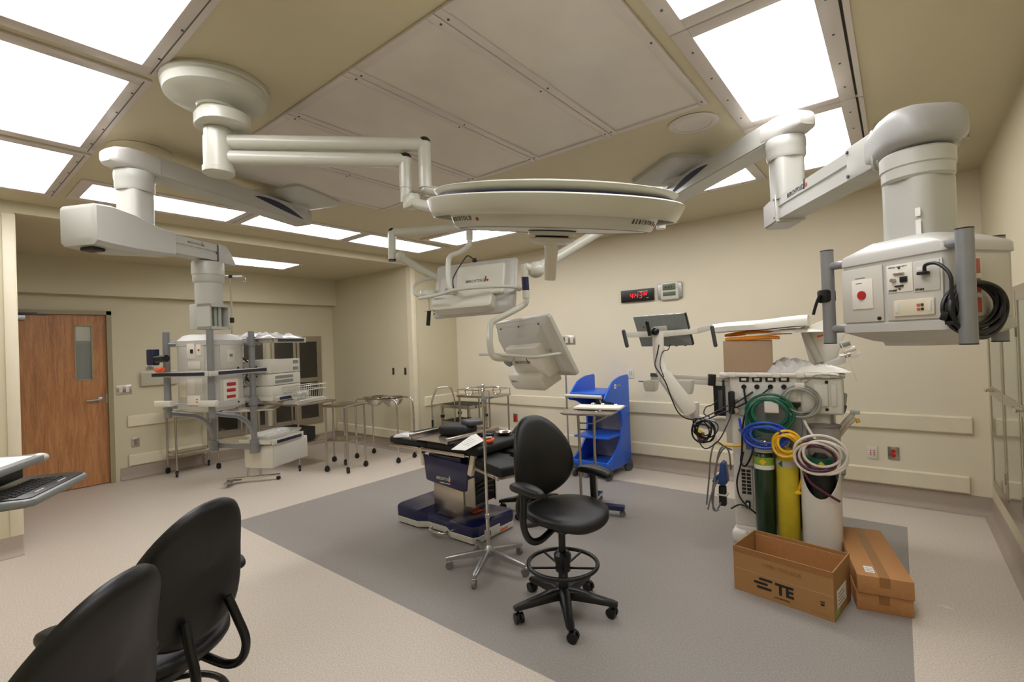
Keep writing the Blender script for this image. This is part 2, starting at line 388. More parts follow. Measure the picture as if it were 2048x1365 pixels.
# on the clock wall the local -y side faces the room
RU, RLo = 0.685, 0.170
rail((XL+0.03, YB, RU), 0.5-XL+0.03-0.03+0.444-0.5, 'x', 'long upper cream bumper rail along the wall with the clocks')
rail((XL+0.03, YB, RLo), 0.443-XL-0.03, 'x', 'long lower cream bumper rail along the wall with the clocks')
# left plane (normal +x): rotate +90 so local -y -> +x
def railL(x, y0, y1, z, label, ends=(1, 1)): return rail((x, y0, z), y1-y0, 'a', label, ends=ends)
railL(XL, 4.933, 5.64, RU, 'short upper cream bumper rail between the corner guard and the room corner')
railL(XL, 4.933, 5.64, RLo, 'short lower cream bumper rail between the corner guard and the room corner')
railL(AX, 1.745, 2.62, RU, 'upper cream bumper rail on the wall right of the oak door')
railL(AX, 1.745, 2.62, RLo, 'lower cream bumper rail on the wall right of the oak door')
rail((AX+0.1, AY1, RLo), XL-AX-0.25, 'x', 'low cream bumper rail behind the basin stand in the alcove')

# ---- built-in glass-front cabinets
def glass_cab(name, label, x, ys, z0, z1, sgn, glass, handle=False):
    """front plane at x, opening y ranges ys, sgn = direction towards the room"""
    y0, y1 = ys[0][0]-0.09, ys[-1][1]+0.09
    t = thing(name, label, 'cabinet', (x, y0, z0)); W_, H_ = y1-y0, z1-z0
    f = MB(); d = 0.03*sgn; zm0, zm1 = 1.08-z0, 1.15-z0
    f.b2((0, 0, 0), (d, 0.05, H_)); f.b2((0, W_-0.05, 0), (d, W_, H_)); f.b2((0, 0.05, 0), (d, W_-0.05, 0.06)); f.b2((0, 0.05, H_-0.05), (d, W_-0.05, H_))
    f.build('cabinet_frame', 'steel', t)
    for i, (a, b_) in enumerate(ys):
        a -= y0; b_ -= y0
        q = MB(); g1 = d+0.012*sgn
        q.b2((d, a-0.045, 0.04), (g1, a, H_-0.03)); q.b2((d, b_, 0.04), (g1, b_+0.045, H_-0.03)); q.b2((d, a, 0.04), (g1, b_, 0.10)); q.b2((d, a, H_-0.09), (g1, b_, H_-0.03)); q.b2((d, a, zm0), (g1, b_, zm1))
        dd = q.build('door', 'steel', t)
        MB().b2((d+0.004*sgn, a, 0.10), (d+0.008*sgn, b_, zm0)).b2((d+0.004*sgn, a, zm1), (d+0.008*sgn, b_, H_-0.09)).build('glass', glass, dd)
        if handle:
            hh = MB(); yy = (b_+0.02) if i % 2 == 0 else (a-0.02)
            hh.cyl((g1, yy, zm0+0.035), (g1+0.03*sgn, yy, zm0+0.035), 0.012, n=12); hh.b2((g1+0.02*sgn, yy-0.06, zm0+0.025), (g1+0.034*sgn, yy+0.015, zm0+0.047), bev=0.004); hh.build('latch', 'chrome', dd)
            for q0 in (0.2, H_-0.3): MB().b2((g1, a-0.05, q0), (g1+0.006*sgn, a-0.03, q0+0.07)).build('hinge', 'steel', dd)
    return t
glass_cab('glass_front_cabinet', 'built-in steel cabinet with dark glass doors behind the left boom', AX, [(2.78, 3.08), (3.20, 3.49), (3.67, 3.98), (4.09, 4.40)], 0.36, 1.86, 1, 'cabglass')
sh = MB()
glass_cab('glass_front_cabinet', 'built-in steel cabinet with green glass doors on the right-hand wall', XR, [(3.42, 3.98), (4.08, 4.56), (4.66, 5.16)], 0.33, 1.84, -1, 'sgreen', True)

# ---- plates, outlets and clocks
def plate(loc, rotz, w, h, label, m='offwhite', cat='outlet', name='wall_outlet', parts=(), group=None):
    t = thing(name, label, cat, loc, rotz, group)
    MB().box((0, -0.004, 0), (w, 0.008, h), bev=0.003).build('cover_plate', m, t)
    for (n, x, z, pw, ph, pm, rd) in parts:
        if rd: MB().cyl((x, -0.006, z), (x, -0.012, z), pw, n=18).build(n, pm, t)
        else: MB().box((x, -0.010, z), (pw, 0.006, ph), bev=0.0015).build(n, pm, t)
    return t
P6 = tuple(('jack', dx, dz, 0.009, 0.009, 'red', 0) for dx in (-0.013, 0.013) for dz in (-0.02, 0, 0.02))
P2 = (('receptacle', 0, 0.02, 0.017, 0.017, 'red', 1), ('receptacle', 0, -0.02, 0.017, 0.017, 'red', 1))
yb = YB
def cw(px_x, z): return (px_x, yb, z)
plate(cw(-0.224, 0.454), 0, 0.078, 0.12, 'white six-jack data plate right of the anesthesia machine', 'offwhite', parts=P6, name='data_plate', cat='data plate')
plate(cw(-0.067, 0.463), 0, 0.085, 0.12, 'red outlet on a steel plate right of the anesthesia machine', 'steel', parts=P2)
plate(cw(-1.812, 0.448), 0, 0.085, 0.13, 'red outlet on a steel plate behind the hanging black cable bundle', 'steel', parts=P2)
plate(cw(-1.656, 0.451), 0, 0.078, 0.12, 'white six-jack data plate just left of the anesthesia machine', 'offwhite', parts=P6, name='data_plate', cat='data plate')
plate(cw(-2.649, 1.18), 0, 0.08, 0.13, 'white six-jack data plate above the blue cart', 'offwhite', parts=tuple((a, b, c, d, e, 'faint', g) for a, b, c, d, e, f, g in P6), name='data_plate', cat='data plate')
plate(cw(-3.307, 0.457), 0, 0.10, 0.13, 'white outlet box on the wall behind the instrument stand posts', 'offwhite', parts=(('receptacle', 0, 0.02, 0.016, 0.016, 'beigep', 1), ('receptacle', 0, -0.02, 0.016, 0.016, 'beigep', 1)))
plate(cw(-4.542, 0.488), 0, 0.08, 0.125, 'red outlet on the wall right of the wire-rail table', 'steel', parts=(('receptacle', 0, 0, 0.05, 0.085, 'red', 0),))
plate(cw(-3.582, 1.632), 0, 0.27, 0.125, 'steel plate of light switches behind the lower monitor', 'steel', 'light switch', 'light_switch',
      (('switch', -0.08, 0, 0.045, 0.085, 'offwhite', 0), ('switch', 0.0, 0, 0.045, 0.085, 'offwhite', 0), ('switch', 0.08, 0, 0.045, 0.085, 'offwhite', 0)))
for (y, z, lb) in ((-6.229, 1.241, 'narrow dark switch on the alcove side wall, the one farther from the corner guard'), (-5.933, 1.243, 'narrow dark switch on the alcove side wall, nearest the corner guard')):
    plate((y, AY1, z), 0, 0.045, 0.105, lb, 'slot', 'light switch', 'light_switch', (('switch', 0, 0, 0.012, 0.03, 'steel', 0),), )
for px_, w, h, m, lb, cat, nm, parts in (
    ((1.721, 1.184), 0.16, 0.125, 'steel', 'two-gang steel switch plate beside the oak door', 'light switch', 'light_switch', (('switch', -0.035, 0, 0.035, 0.07, 'offwhite', 0), ('switch', 0.035, 0, 0.035, 0.07, 'offwhite', 0), ('indicator', -0.035, 0.015, 0.01, 0.01, 'red', 0))),
    ((2.01, 1.463), 0.09, 0.07, 'steel', 'small steel thermostat plate above the document holder', 'thermostat', 'thermostat', (('sensor', 0, 0, 0.05, 0.03, 'faint', 0),)),
    ((1.826, 0.475), 0.085, 0.125, 'steel', 'steel outlet between the two bumper rails near the oak door', 'outlet', 'wall_outlet', (('receptacle', 0, 0, 0.035, 0.07, 'faint', 0),))):
    plate((AX, px_[0], px_[1]), 90, w, h, lb, m, cat, nm, parts)
dh = thing('document_holder', 'clear plastic document holder on the wall behind the left boom', 'document holder', (AX, 2.108, 1.305), 90)
MB().b2((-0.21, -0.05, -0.09), (0.21, -0.045, 0.09)).b2((-0.21, -0.05, -0.09), (0.21, 0, -0.085)).build('pocket', 'doc', dh)
MB().b2((-0.21, -0.055, 0.085), (0.21, -0.04, 0.1)).build('rim', 'offwhite', dh)
# LED clock
def seg7(b, ch, x, z, s, thick):
    S = {'0': 'abcdef', '1': 'bc', '2': 'abdeg', '3': 'abcdg', '4': 'bcfg', '7': 'abc', '8': 'abcdefg'}[ch]; w, h, t = s*0.5, s, thick
    P = dict(a=(w/2, h, 1), g=(w/2, h/2, 1), d=(w/2, 0, 1), f=(0, h*0.75, 0), b=(w, h*0.75, 0), e=(0, h*0.25, 0), c=(w, h*0.25, 0))
    for k in S:
        u, v, hz = P[k]; sk = v*0.12
        b.box((x+u+sk, -0.0375, z+v), ((w*0.72 if hz else t), 0.001, (t if hz else h*0.38)))
ck = thing('digital_clock', 'black LED wall clock showing 4:43 in red digits', 'clock', (-2.517, YB, 2.153))
MB().box((0, -0.017, 0), (0.43, 0.034, 0.15), bev=0.004).build('case', 'blackp', ck)
MB().box((0, -0.0355, 0), (0.38, 0.003, 0.115), bev=0.001).build('face', 'cable', ck)
b = MB(); seg7(b, '4', -0.09, -0.034, 0.062, 0.007); seg7(b, '4', -0.02, -0.034, 0.062, 0.007); seg7(b, '3', 0.032, -0.034, 0.062, 0.007)
for dz in (-0.012, 0.012): b.box((-0.033, -0.0375, dz-0.002), (0.008, 0.001, 0.008))
seg7(b, '3', 0.085, -0.004, 0.032, 0.006); seg7(b, '2', 0.115, -0.004, 0.032, 0.006); b.build('digits', 'led', ck)
MB().b2((0.015, -0.0376, 0.041), (0.15, -0.0370, 0.047)).build('caption_strip', 'boomg', ck); MB().b2((0.125, -0.0376, -0.044), (0.155, -0.0370, -0.038)).build('caption_strip', 'boomg', ck)
tc_ = thing('wall_timer', 'silver and white digital timer beside the red LED clock', 'timer', (-2.105, YB, 2.172))
MB().box((0, -0.018, 0), (0.30, 0.030, 0.19), bev=0.02, seg=4).build('side_grips', 'alu', tc_)
MB().box((0.0, -0.022, 0), (0.22, 0.036, 0.215), bev=0.014, seg=3).build('case', 'white', tc_)
MB().box((0.0, -0.0415, 0.045), (0.155, 0.004, 0.075), bev=0.002).build('display', 'lcd', tc_)
MB().box((0.0, -0.0415, -0.036), (0.155, 0.004, 0.050), bev=0.002).build('display', 'lcd', tc_)
text('4:43', 0.055, at_front(-0.055, -0.0437, 0.025), 'ink', tc_)

# ================================================================ ceiling
_sm = MB().cyl((0, 0, -0.003), (0, 0, 0), 0.0055, n=8).build('screw', 'darkg'); SCREW = _sm.data; bpy.data.objects.remove(_sm)
def screw(t, x, y, z):
    o = bpy.data.objects.new('screw', SCREW); C.objects.link(o); o.parent = t; o.location = (x, y, z); return o
def troffer(x, y, lw, ll, label, slot=None):
    t = thing('ceiling_light', label, 'ceiling light', (x, y, H), group='recessed ceiling lights of the operating room')
    hx, hy = lw/2, ll/2; e = 0.075
    f = MB()
    for a in ((-hx-e, -hy-e, -hx, hy+e), (hx, -hy-e, hx+e, hy+e), (-hx, -hy-e, hx, -hy), (-hx, hy, hx, hy+e)): f.b2((a[0], a[1], -0.012), (a[2], a[3], 0.0), bev=0.002)
    f.build('trim_frame', 'fixture', t)
    MB().b2((-hx, -hy, -0.006), (hx, hy, -0.001)).build('lens', 'lens', t)
    if slot == 'x': MB().b2((hx+e, -hy-e+0.02, -0.006), (hx+e+0.009, hy+e-0.02, -0.001)).build('slot', 'slot', t); MB().b2((hx+e+0.012, -hy-e, -0.014), (hx+e+0.035, hy+e, 0)).build('edge_trim', 'fixture', t)
    if slot == 'y': MB().b2((-hx-e+0.02, hy+e-0.03, -0.014), (hx+e-0.02, hy+e-0.026, -0.001)).build('slot', 'slotg', t)
    for sx in (-1, 1):
        for q in (-0.8, -0.27, 0.27, 0.8):
            if ll > lw: screw(t, sx*(hx+e*0.5), q*hy, -0.012)
            else: screw(t, q*hx, sx*(hy+e*0.5), -0.012)
    return t
nm = ('nearest', 'second', 'farthest')
for i, y in enumerate((1.435, 2.685, 3.93)): troffer(-5.005, y, 0.47, 1.11, 'recessed light along the left wall, %s of three from the camera' % nm[i])
for i, x in enumerate((-3.97, -2.72, -1.46)): troffer(x, 4.29, 1.11, 0.49, 'recessed light in the far row, %s from the left' % ('first', 'second', 'third')[i])
for y, lb in ((4.03, 'recessed light behind the white arm of the right boom'), (2.755, 'large bright light panel above the right boom arm'), (1.485, 'light panel cut by the top edge right of the ceiling screens'), (0.235, 'recessed light over the camera, nearest end of the right row')): troffer(-0.445, y, 0.45, 1.11, lb, 'x')
for x, lb in ((-2.1, 'light panel cut off by the top left edge'), (-3.42, 'large light panel at the upper left, between two others'), (-4.73, 'light panel lowest at the left edge')): troffer(x, 0.425, 1.11, 0.50, lb, 'y')
for i in range(5):
    t = thing('ceiling_air_diffuser', 'perforated air diffuser screen, %s from the right of five' % ('first', 'second', 'third', 'fourth', 'fifth')[i], 'air diffuser', (-1.105-0.608*i, 2.10, H), group='perforated air diffuser screens in the ceiling')
    f = MB(); hx, hy, e = 0.302, 0.775, 0.045
    for a in ((-hx, -hy, -hx+e, hy), (hx-e, -hy, hx, hy), (-hx+e, -hy, hx-e, -hy+e), (-hx+e, hy-e, hx-e, hy)): f.b2((a[0], a[1], -0.016), (a[2], a[3], 0), bev=0.004)
    f.build('frame', 'fixture', t)
    MB().b2((-hx+e, -hy+e, -0.008), (hx-e, hy-e, -0.001)).build('perforated_face', 'screen', t)
    for sx in (-1, 1):
        for q in (-0.92, 0, 0.92): screw(t, sx*(hx-0.02), q*hy, -0.016)
    pass
cs = thing('ceiling_speaker', 'round flush ceiling speaker grille right of the diffusers', 'speaker', (-0.96, 3.09, H))
MB().lathe([(0.09, 0), (0.145, 0), (0.15, -0.006), (0.135, -0.014), (0.11, -0.010), (0.108, 0)], n=40).build('rim', 'fixture', cs)
MB().lathe([(0.0, -0.006), (0.109, -0.006), (0.109, 0)], n=40).build('grille', 'screen', cs)
cp = tag(MB().lathe([(0.17, 0), (0.175, -0.004), (0.16, -0.010), (0.0, -0.012)], n=40).build('ceiling_cover_plate', 'ceil', loc=(-3.82, 0.95, H)), 'round painted cover plate flush in the ceiling above the left boom arm', 'cover plate')
sd = tag(MB().lathe([(0.06, 0), (0.06, -0.012), (0.045, -0.022), (0.0, -0.024)], n=28).build('smoke_detector', 'fixture', loc=(-0.02, 3.96, H)), 'small round white detector above the right boom', 'smoke detector')
sp = thing('dome_sensor', 'white dome sensor on the ceiling in the right corner', 'sensor', (0.36, 4.66, H))
MB().lathe([(0.075, 0), (0.075, -0.018), (0.05, -0.022)], n=28).build('base', 'fixture', sp); MB().lathe([(0.05, -0.02), (0.045, -0.045), (0.025, -0.065), (0.0, -0.07)], n=28).build('lens_dome', 'white', sp)
al = thing('ceiling_light', 'small recessed light in the alcove ceiling beyond the left boom', 'ceiling light', (-6.842, 2.886, AH))
MB().b2((-0.3, -0.62, -0.01), (0.3, 0.62, 0)).build('trim_frame', 'fixture', al); MB().b2((-0.24, -0.56, -0.014), (0.24, 0.56, -0.009)).build('lens', 'lens2', al)

# ================================================================ ceiling booms
def at_m(p, ang): return Matrix.Translation(p) @ Matrix.Rotation(R_(ang), 4, 'Z')
def dirang(a, b): return math.degrees(math.atan2(b[1]-a[1], b[0]-a[0]))
def crescent(L, h, y, m):
    """navy blade-shaped flash on the beam side, chord falling towards the ceiling mount"""
    up, lo = [], []
    for i in range(17):
        t = i/16; x = -0.03+L*t; zc = -0.042+0.062*t; up.append((x, zc+0.046*math.sin(PI*t)**0.8)); lo.append((x, zc-0.004*math.sin(PI*t)))
    return MB().prism(lo+up[::-1][1:-1], y-0.001, y+0.002, 'y').xf(m)
def boom(loc, label, mount, p1, z1, p2, z2, side, mount_rot):
    """mount, p1, p2: xy of ceiling plate, first and second pivot.  All parts in world axes under an Empty at the plate."""
    t = thing('ceiling_boom', label, 'equipment boom', (mount[0], mount[1], H))
    def L(p): return (p[0]-mount[0], p[1]-mount[1])
    m0 = Matrix.Rotation(R_(mount_rot), 4, 'Z')
    MB().rr([(0, 0.31, 0.27, 0.06), (-0.03, 0.31, 0.27, 0.06), (-0.055, 0.29, 0.25, 0.06), (-0.085, 0.16, 0.14, 0.05), (-0.09, 0.12, 0.12, 0.05)], mtx=m0).build('ceiling_cover', 'boomw', t)
    MB().lathe([(0.125, -0.08), (0.125, -0.11), (0.105, -0.12), (0.105, -0.14)]).build('bearing_ring', 'boomw', t)
    q1 = L(p1); q2 = L(p2); a1 = dirang((0, 0), q1); l1 = math.hypot(*q1); a2 = dirang(q1, q2); l2 = math.hypot(q2[0]-q1[0], q2[1]-q1[1])
    # upper arm
    m = at_m((0, 0, z1-H), a1)
    b = MB(); b.rings([[(x, sy*hy, sz*hz) for sy, sz in ((1, 1), (-1, 1), (-1, -1), (1, -1))] for x, hy, hz in ((-0.16, 0.055, 0.045), (-0.12, 0.085, 0.066), (l1-0.06, 0.08, 0.062))])
    bmesh.ops.bevel(b.bm, geom=list(b.bm.edges), offset=0.008, segments=2, affect='EDGES'); b.xf(m).build('upper_arm', 'boomw', t)
    crescent(0.52, 0.125, side*0.0835, m).build('navy_flash', 'navyt', t)
    k = MB(); k.rings([[(x, hy*math.copysign(abs(math.cos(a))**0.45, math.cos(a)), hz*math.copysign(abs(math.sin(a))**0.55, math.sin(a))-dz) for a in [2*PI*i/24 for i in range(24)]] for x, hy, hz, dz in ((l1-0.10, 0.085, 0.068, 0), (l1-0.02, 0.088, 0.070, 0), (l1+0.08, 0.086, 0.062, 0), (l1+0.135, 0.075, 0.050, 0.004), (l1+0.16, 0.05, 0.032, 0.008))]).xf(m).build('upper_arm_cap', 'boomg', t, ang=50)
    # upper column
    c = MB(); c.lathe([(0.1, z1-0.062-H), (0.103, z1-0.075-H), (0.103, z1-0.115-H), (0.1, z1-0.12-H), (0.1, z1-0.165-H), (0.092, z1-0.18-H)], (q1[0], q1[1], 0), 36).build('swivel_collar', 'boomw', t)
    MB().rr([(z1-0.17-H, 0.078, 0.078, 0.045), (z2+0.05-H, 0.078, 0.078, 0.045)], mtx=at_m((q1[0], q1[1], 0), a2)).build('upper_column', 'boomw', t)
    return t, q1, q2, a2, l2

# ---- right boom
MR, PR, QR = (-1.32, 3.86), (-0.47, 3.17), (0.075, 2.355)
z1r, z2r = 2.785, 2.325
tR, q1, q2, a2, l2 = boom(None, 'ceiling boom on the right carrying a grey service head with black coiled cable', MR, PR, z1r, QR, z2r, -1, -38)
m = at_m((q1[0], q1[1], z2r-H), a2)
b = MB(); prof = [(-0.068, -0.062), (0.068, -0.062), (0.068, -0.012), (0.060, -0.008), (0.060, 0.006), (0.068, 0.010), (0.068, 0.064), (-0.068, 0.064), (-0.068, 0.010), (-0.060, 0.006), (-0.060, -0.008), (-0.068, -0.012)]
b.rings([[(x, u, v) for u, v in prof] for x in (-0.04, l2-0.1)]); b.xf(m).build('lower_arm', 'boomw', tR)
e = MB(); e.rings([[(x, u*w, v*hh+dz) for u, v in ((1, 1), (-1, 1), (-1, -1), (1, -1))] for x, w, hh, dz in ((-0.165, 0.06, 0.055, -0.02), (-0.155, 0.075, 0.075, -0.012), (-0.03, 0.078, 0.078, -0.004), (0.02, 0.078, 0.074, -0.002))])
bmesh.ops.bevel(e.bm, geom=list(e.bm.edges), offset=0.012, segments=2, affect='EDGES'); e.xf(m).build('arm_end_cap', 'boomg', tR)
MB().b2((0.02, -0.079, -0.076), (0.03, 0.079, 0.078)).xf(m).build('joint_trim', 'white', tR)
MB().b2((l2-0.30, -0.074, -0.068), (l2-0.12, 0.074, 0.076), bev=0.006).xf(m).build('joint_sleeve', 'boomw', tR)
MB().rings([[(l2+x, hy*math.copysign(abs(math.cos(a))**0.5, math.cos(a)), (hz_t if math.sin(a) > 0 else hz_b)*math.copysign(abs(math.sin(a))**0.6, math.sin(a))+0.004) for a in [2*PI*i/32 for i in range(32)]] for x, hy, hz_t, hz_b in ((-0.17, 0.078, 0.076, 0.072), (-0.12, 0.09, 0.084, 0.075), (-0.05, 0.115, 0.092, 0.073), (0.03, 0.13, 0.09, 0.07), (0.085, 0.12, 0.078, 0.066), (0.12, 0.09, 0.05, 0.058), (0.135, 0.05, 0.02, 0.04))]).xf(m).build('knuckle_cover', 'knuckle', tR, ang=50)
def arc_strip(x, w):
    s_ = MB(); rg = []
    for xx in (x, x+w):
        rg.append([(l2+xx+0.05*math.cos(a)*math.cos(a), 0.0965*math.copysign(abs(math.cos(a))**0.5, math.cos(a)), 0.0875*math.copysign(abs(math.sin(a))**0.6, math.sin(a))+0.004) for a in [2*PI*i/32 for i in range(32)]])
    return s_.rings(rg, cap=False)
arc_strip(-0.15, 0.012).xf(m).build('knuckle_trim', 'white', tR, ang=50); arc_strip(-0.12, 0.012).xf(m).build('knuckle_trim', 'white', tR, ang=50)
for x, z in ((l2-0.285, 0.055), (l2-0.285, -0.05), (0.0, 0.055), (0.0, -0.05)): MB().cyl((x, -0.080, z), (x, -0.074, z), 0.007, n=10).xf(m).build('bolt', 'darkg', tR)
logo(m @ at_front(0.14, -0.0695, 0.024), 0.034, tR)
# neck down to the head
cx, cy = q2
zt = 1.921
MB().lathe([(0.105, z2r-0.068-H), (0.112, z2r-0.075-H), (0.112, z2r-0.125-H), (0.108, z2r-0.13-H), (0.108, z2r-0.165-H), (0.1, z2r-0.175-H), (0.0, z2r-0.175-H)], (cx, cy, 0), 40).build('swivel_collar', 'boomw', tR)
MB().rr([(z2r-0.175-H, 0.090, 0.090, 0.05), (zt-H-0.01, 0.090, 0.090, 0.05)], mtx=at_m((cx, cy, 0), -37.2)).build('neck_column', 'boomw', tR)
mh = at_m((cx, cy, -H), -37.2)               # head frame, z in world height
zf0, zf1 = 1.598, 1.89
MB().rr([(zf1+0.05, 0.098, 0.098, 0.05), (zf1+0.046, 0.12, 0.12, 0.05), (zf1+0.01, 0.188, 0.155, 0.03), (zf1, 0.195, 0.16, 0.025), (zf1-0.03, 0.196, 0.161, 0.025), (zf1-0.034, 0.19, 0.155, 0.025), (zf0+0.034, 0.19, 0.155, 0.025), (zf0+0.03, 0.196, 0.161, 0.025), (zf0, 0.195, 0.16, 0.025), (zf0-0.035, 0.13, 0.11, 0.05), (zf0-0.04, 0.105, 0.095, 0.05), (zf0-0.055, 0.1, 0.09, 0.05)], mtx=mh).build('service_head', 'boomg', tR)
def hp(name, m_, x0, x1, z0, z1, y0=-0.157, d=0.004, bev=0.002, face='front'):
    b_ = MB()
    if face == 'front': b_.b2((x0, y0-d, z0), (x1, y0+0.002, z1), bev=bev)
    else: b_.b2((y0-0.002, x0, z0), (y0+d, x1, z1), bev=bev)
    return b_.xf(mh).build(name, m_, tR)
xa, za = (-0.184, 1.637); xb, zb = (-0.02, 1.845)
hp('access_panel', 'panelg', xa, xb, za, zb)
xa, za = (-0.007, 1.637); xb, zb = (0.179, 1.836)
hp('access_panel', 'panelg', xa, xb, za, zb)
x0, z0, x1, z1 = (-0.139, 1.687, -0.056, 1.801)
hp('red_outlet_plate', 'mwhite', x0, x1, z0, z1, -0.161, 0.004)
MB().cyl(((x0+x1)/2, -0.164, (z0+z1)/2-0.004), ((x0+x1)/2, -0.170, (z0+z1)/2-0.004), 0.0165, n=24).xf(mh).build('red_receptacle', 'red', tR)
MB().b2((x0+0.018, -0.1655, z1-0.016), (x0+0.042, -0.1648, z1-0.013)).xf(mh).build('print_line', 'faint', tR); MB().b2((x0+0.012, -0.1618, z1+0.004), (x0+0.052, -0.1608, z1+0.007)).xf(mh).build('print_line', 'faint', tR)
x0, z0, x1, z1 = (-0.001, 1.736, 0.088, 1.836)
hp('connector_plate', 'mwhite', x0, x1, z0, z1, -0.161, 0.003)
w_ = x1-x0; h_ = z1-z0
text('WIRELESS VIDEO INPUT', 0.0062, mh @ at_front(x0+0.006, -0.1648, z1-0.011), 'ink', tR); text('STORZ', 0.009, mh @ at_front(x0+0.006, -0.1648, z0+0.005), 'ink', tR, bold=0.0004)
for nx, nz, nw, nh, mm in ((0.5, 0.66, 0.40, 0.07, 'steel'), (0.68, 0.44, 0.26, 0.20, 'blackp'), (0.5, 0.22, 0.32, 0.06, 'slot')):
    MB().box((x0+w_*nx, -0.167, z0+h_*nz), (w_*nw, 0.008, h_*nh), bev=0.0015).xf(mh).build('connector', mm, tR)
MB().cyl((x0+w_*0.3, -0.164, z0+h_*0.44), (x0+w_*0.3, -0.178, z0+h_*0.44), 0.007, n=14).xf(mh).build('connector', 'steel', tR)
for nz in (0.86, 0.12): MB().cyl((x0+w_*0.5, -0.164, z0+h_*nz), (x0+w_*0.5, -0.1665, z0+h_*nz), 0.0035, n=10).xf(mh).build('screw', 'darkg', tR)
x0, z0, x1, z1 = (0.09, 1.73, 0.173, 1.834)
hp('connector_plate', 'panelg', x0, x1, z0, z1, -0.161, 0.003)
text('STORZ', 0.009, mh @ at_front(x0+0.006, -0.1648, z0+0.005), 'ink', tR, bold=0.0004); MB().b2((x0+0.012, -0.1648, z1-0.03), (x0+0.042, -0.1640, z1-0.018)).xf(mh).build('paper_label', 'paper', tR)
x0, z0, x1, z1 = (0.021, 1.65, 0.155, 1.707)
hp('data_plate', 'beigep', x0, x1, z0, z1, -0.161, 0.007, 0.003); w_ = x1-x0; h_ = z1-z0
for nz in (0.62, 0.36):
    MB().box((x0+w_*0.64, -0.169, z0+h_*nz), (w_*0.07, 0.003, h_*0.15)).xf(mh).build('jack', 'pink', tR); MB().box((x0+w_*0.73, -0.169, z0+h_*nz), (w_*0.06, 0.003, h_*0.15)).xf(mh).build('jack', 'slot', tR)
hp('blank_insert', 'offwhite', x0+w_*0.06, x0+w_*0.15, z0+h_*0.2, z0+h_*0.85, -0.167, 0.003); hp('blank_insert', 'offwhite', x0+w_*0.85, x0+w_*0.94, z0+h_*0.2, z0+h_*0.85, -0.167, 0.003)
kx, kz = (-0.035, 1.648)
MB().cyl((kx, -0.158, kz), (kx, -0.166, kz), 0.0065, n=14).xf(mh).build('lock', 'blackp', tR)
# right-hand face plates with faded red receptacles
hp('receptacle_plate', 'panelg', -0.10, 0.12, zf0+0.04, zf1-0.04, 0.191, 0.004, face='right')
hp('outlet_strip', 'offwhite', -0.085, -0.02, zf0+0.065, zf1-0.055, 0.195, 0.006, face='right')
for k in range(3):
    zc = zf1-0.085-0.065*k
    MB().b2((0.2, -0.073, zc-0.024), (0.206, -0.032, zc+0.024), bev=0.002).xf(mh).build('receptacle', 'pink', tR)
# corner tubes with brackets
TX = (-0.257, -0.15), (0.248, -0.165), (0.146, 0.145), (-0.257, 0.145)
ZT = ((1.559, 1.94), (1.552, 1.911), (1.552, 1.915), (1.559, 1.94))
for (x, y), (z0, z1) in zip(TX, ZT):
    g = MB().cyl((x, y, z0), (x, y, z1), 0.0235, n=24).xf(mh).build('rail_tube', 'tubeg', tR)
    MB().cyl((x, y, z1), (x, y, z1+0.004), 0.024, n=24).cyl((x, y, z0-0.004), (x, y, z0), 0.024, n=24).xf(mh).build('end_cap', 'blackp', g)
    sx = 1 if x > 0 else -1; sy = 1 if y > 0 else -1
    for zc in (zf1-0.016, zf0+0.016):
        bk = MB(); bk.tube([(sx*0.165, sy*0.13, zc), ((sx*0.17+x)/2, (sy*0.135+y)/2, zc+0.002), (x, y, zc)], 0.0165, n=10); bk.xf(mh).build('tube_bracket', 'tubeg', tR)
# black clamp with lever on the left tube
x, y = TX[0]; zc = 1.754
g = MB().box((x-0.005, y-0.005, zc), (0.052, 0.052, 0.055), bev=0.01).xf(mh).build('clamp', 'blackp', tR)
MB().tube([(x-0.01, y-0.035, zc+0.005), (x-0.018, y-0.045, zc-0.03), (x-0.03, y-0.05, zc-0.075)], 0.006, n=8).xf(mh).build('lever', 'blackp', g)
# labels on the neck
for zz, hh in ((2.02, 0.03), (1.965, 0.055)): MB().box((0.062, -0.0915, zz), (0.018, 0.001, hh)).xf(mh).build('warning_label', 'paper', tR)
# black coil of cable hung on the right side
cc = thing('coiled_cable', 'thick black cable coiled over the corner tubes of the right service head', 'cable', (QR[0], QR[1], 0), -37.2)
hx0, hz0 = (0.219, 1.682); hx1, hz1 = (0.224, 1.679)
ctr = Vector(((hx0+hx1)/2, (-0.205+0.03)/2, (hz0+hz1)/2)); hv = Vector((hx1-hx0, 0.235, hz1-hz0))/2
b = MB(); dn = Vector((hv.y, -hv.x, 0)).normalized()
for k in range(7):
    s1 = 0.80+0.035*k; oz = -0.004*k; off = dn*(0.012*math.sin(k*2.3))
    pts = [ctr+off+hv*s1*math.cos(a)+Vector((0, 0, oz+0.088*s1*math.sin(a)))+dn*0.006*math.sin(2*a+k) for a in [2*PI*i/14 for i in range(14)]]
    b.tube(pts, 0.0066, n=8, k=4, closed=True)
b.build('cable_loops', 'cable', cc)
b = MB(); b.tube([(0.139, -0.18, 1.791), (0.149, -0.19, 1.815), (0.193, -0.2, 1.812), (0.227, -0.2, 1.77), (0.229, -0.2, 1.706), (hx0+0.01, -0.195, hz0-0.04)], 0.0055, n=8).build('cable_lead', 'cable', cc)
x, z2 = (0.131, 1.791)
MB().box((x, -0.176, z2), (0.030, 0.022, 0.011), bev=0.003).build('video_plug', 'blackp', cc)
x, z2 = (0.213, 1.641)
MB().box((x, -0.2, z2), (0.022, 0.03, 0.03), rot=(0, 20, 0), bev=0.004).box((x+0.012, -0.2, z2-0.022), (0.026, 0.02, 0.012), bev=0.002).build('loose_plug', 'blackp', cc)

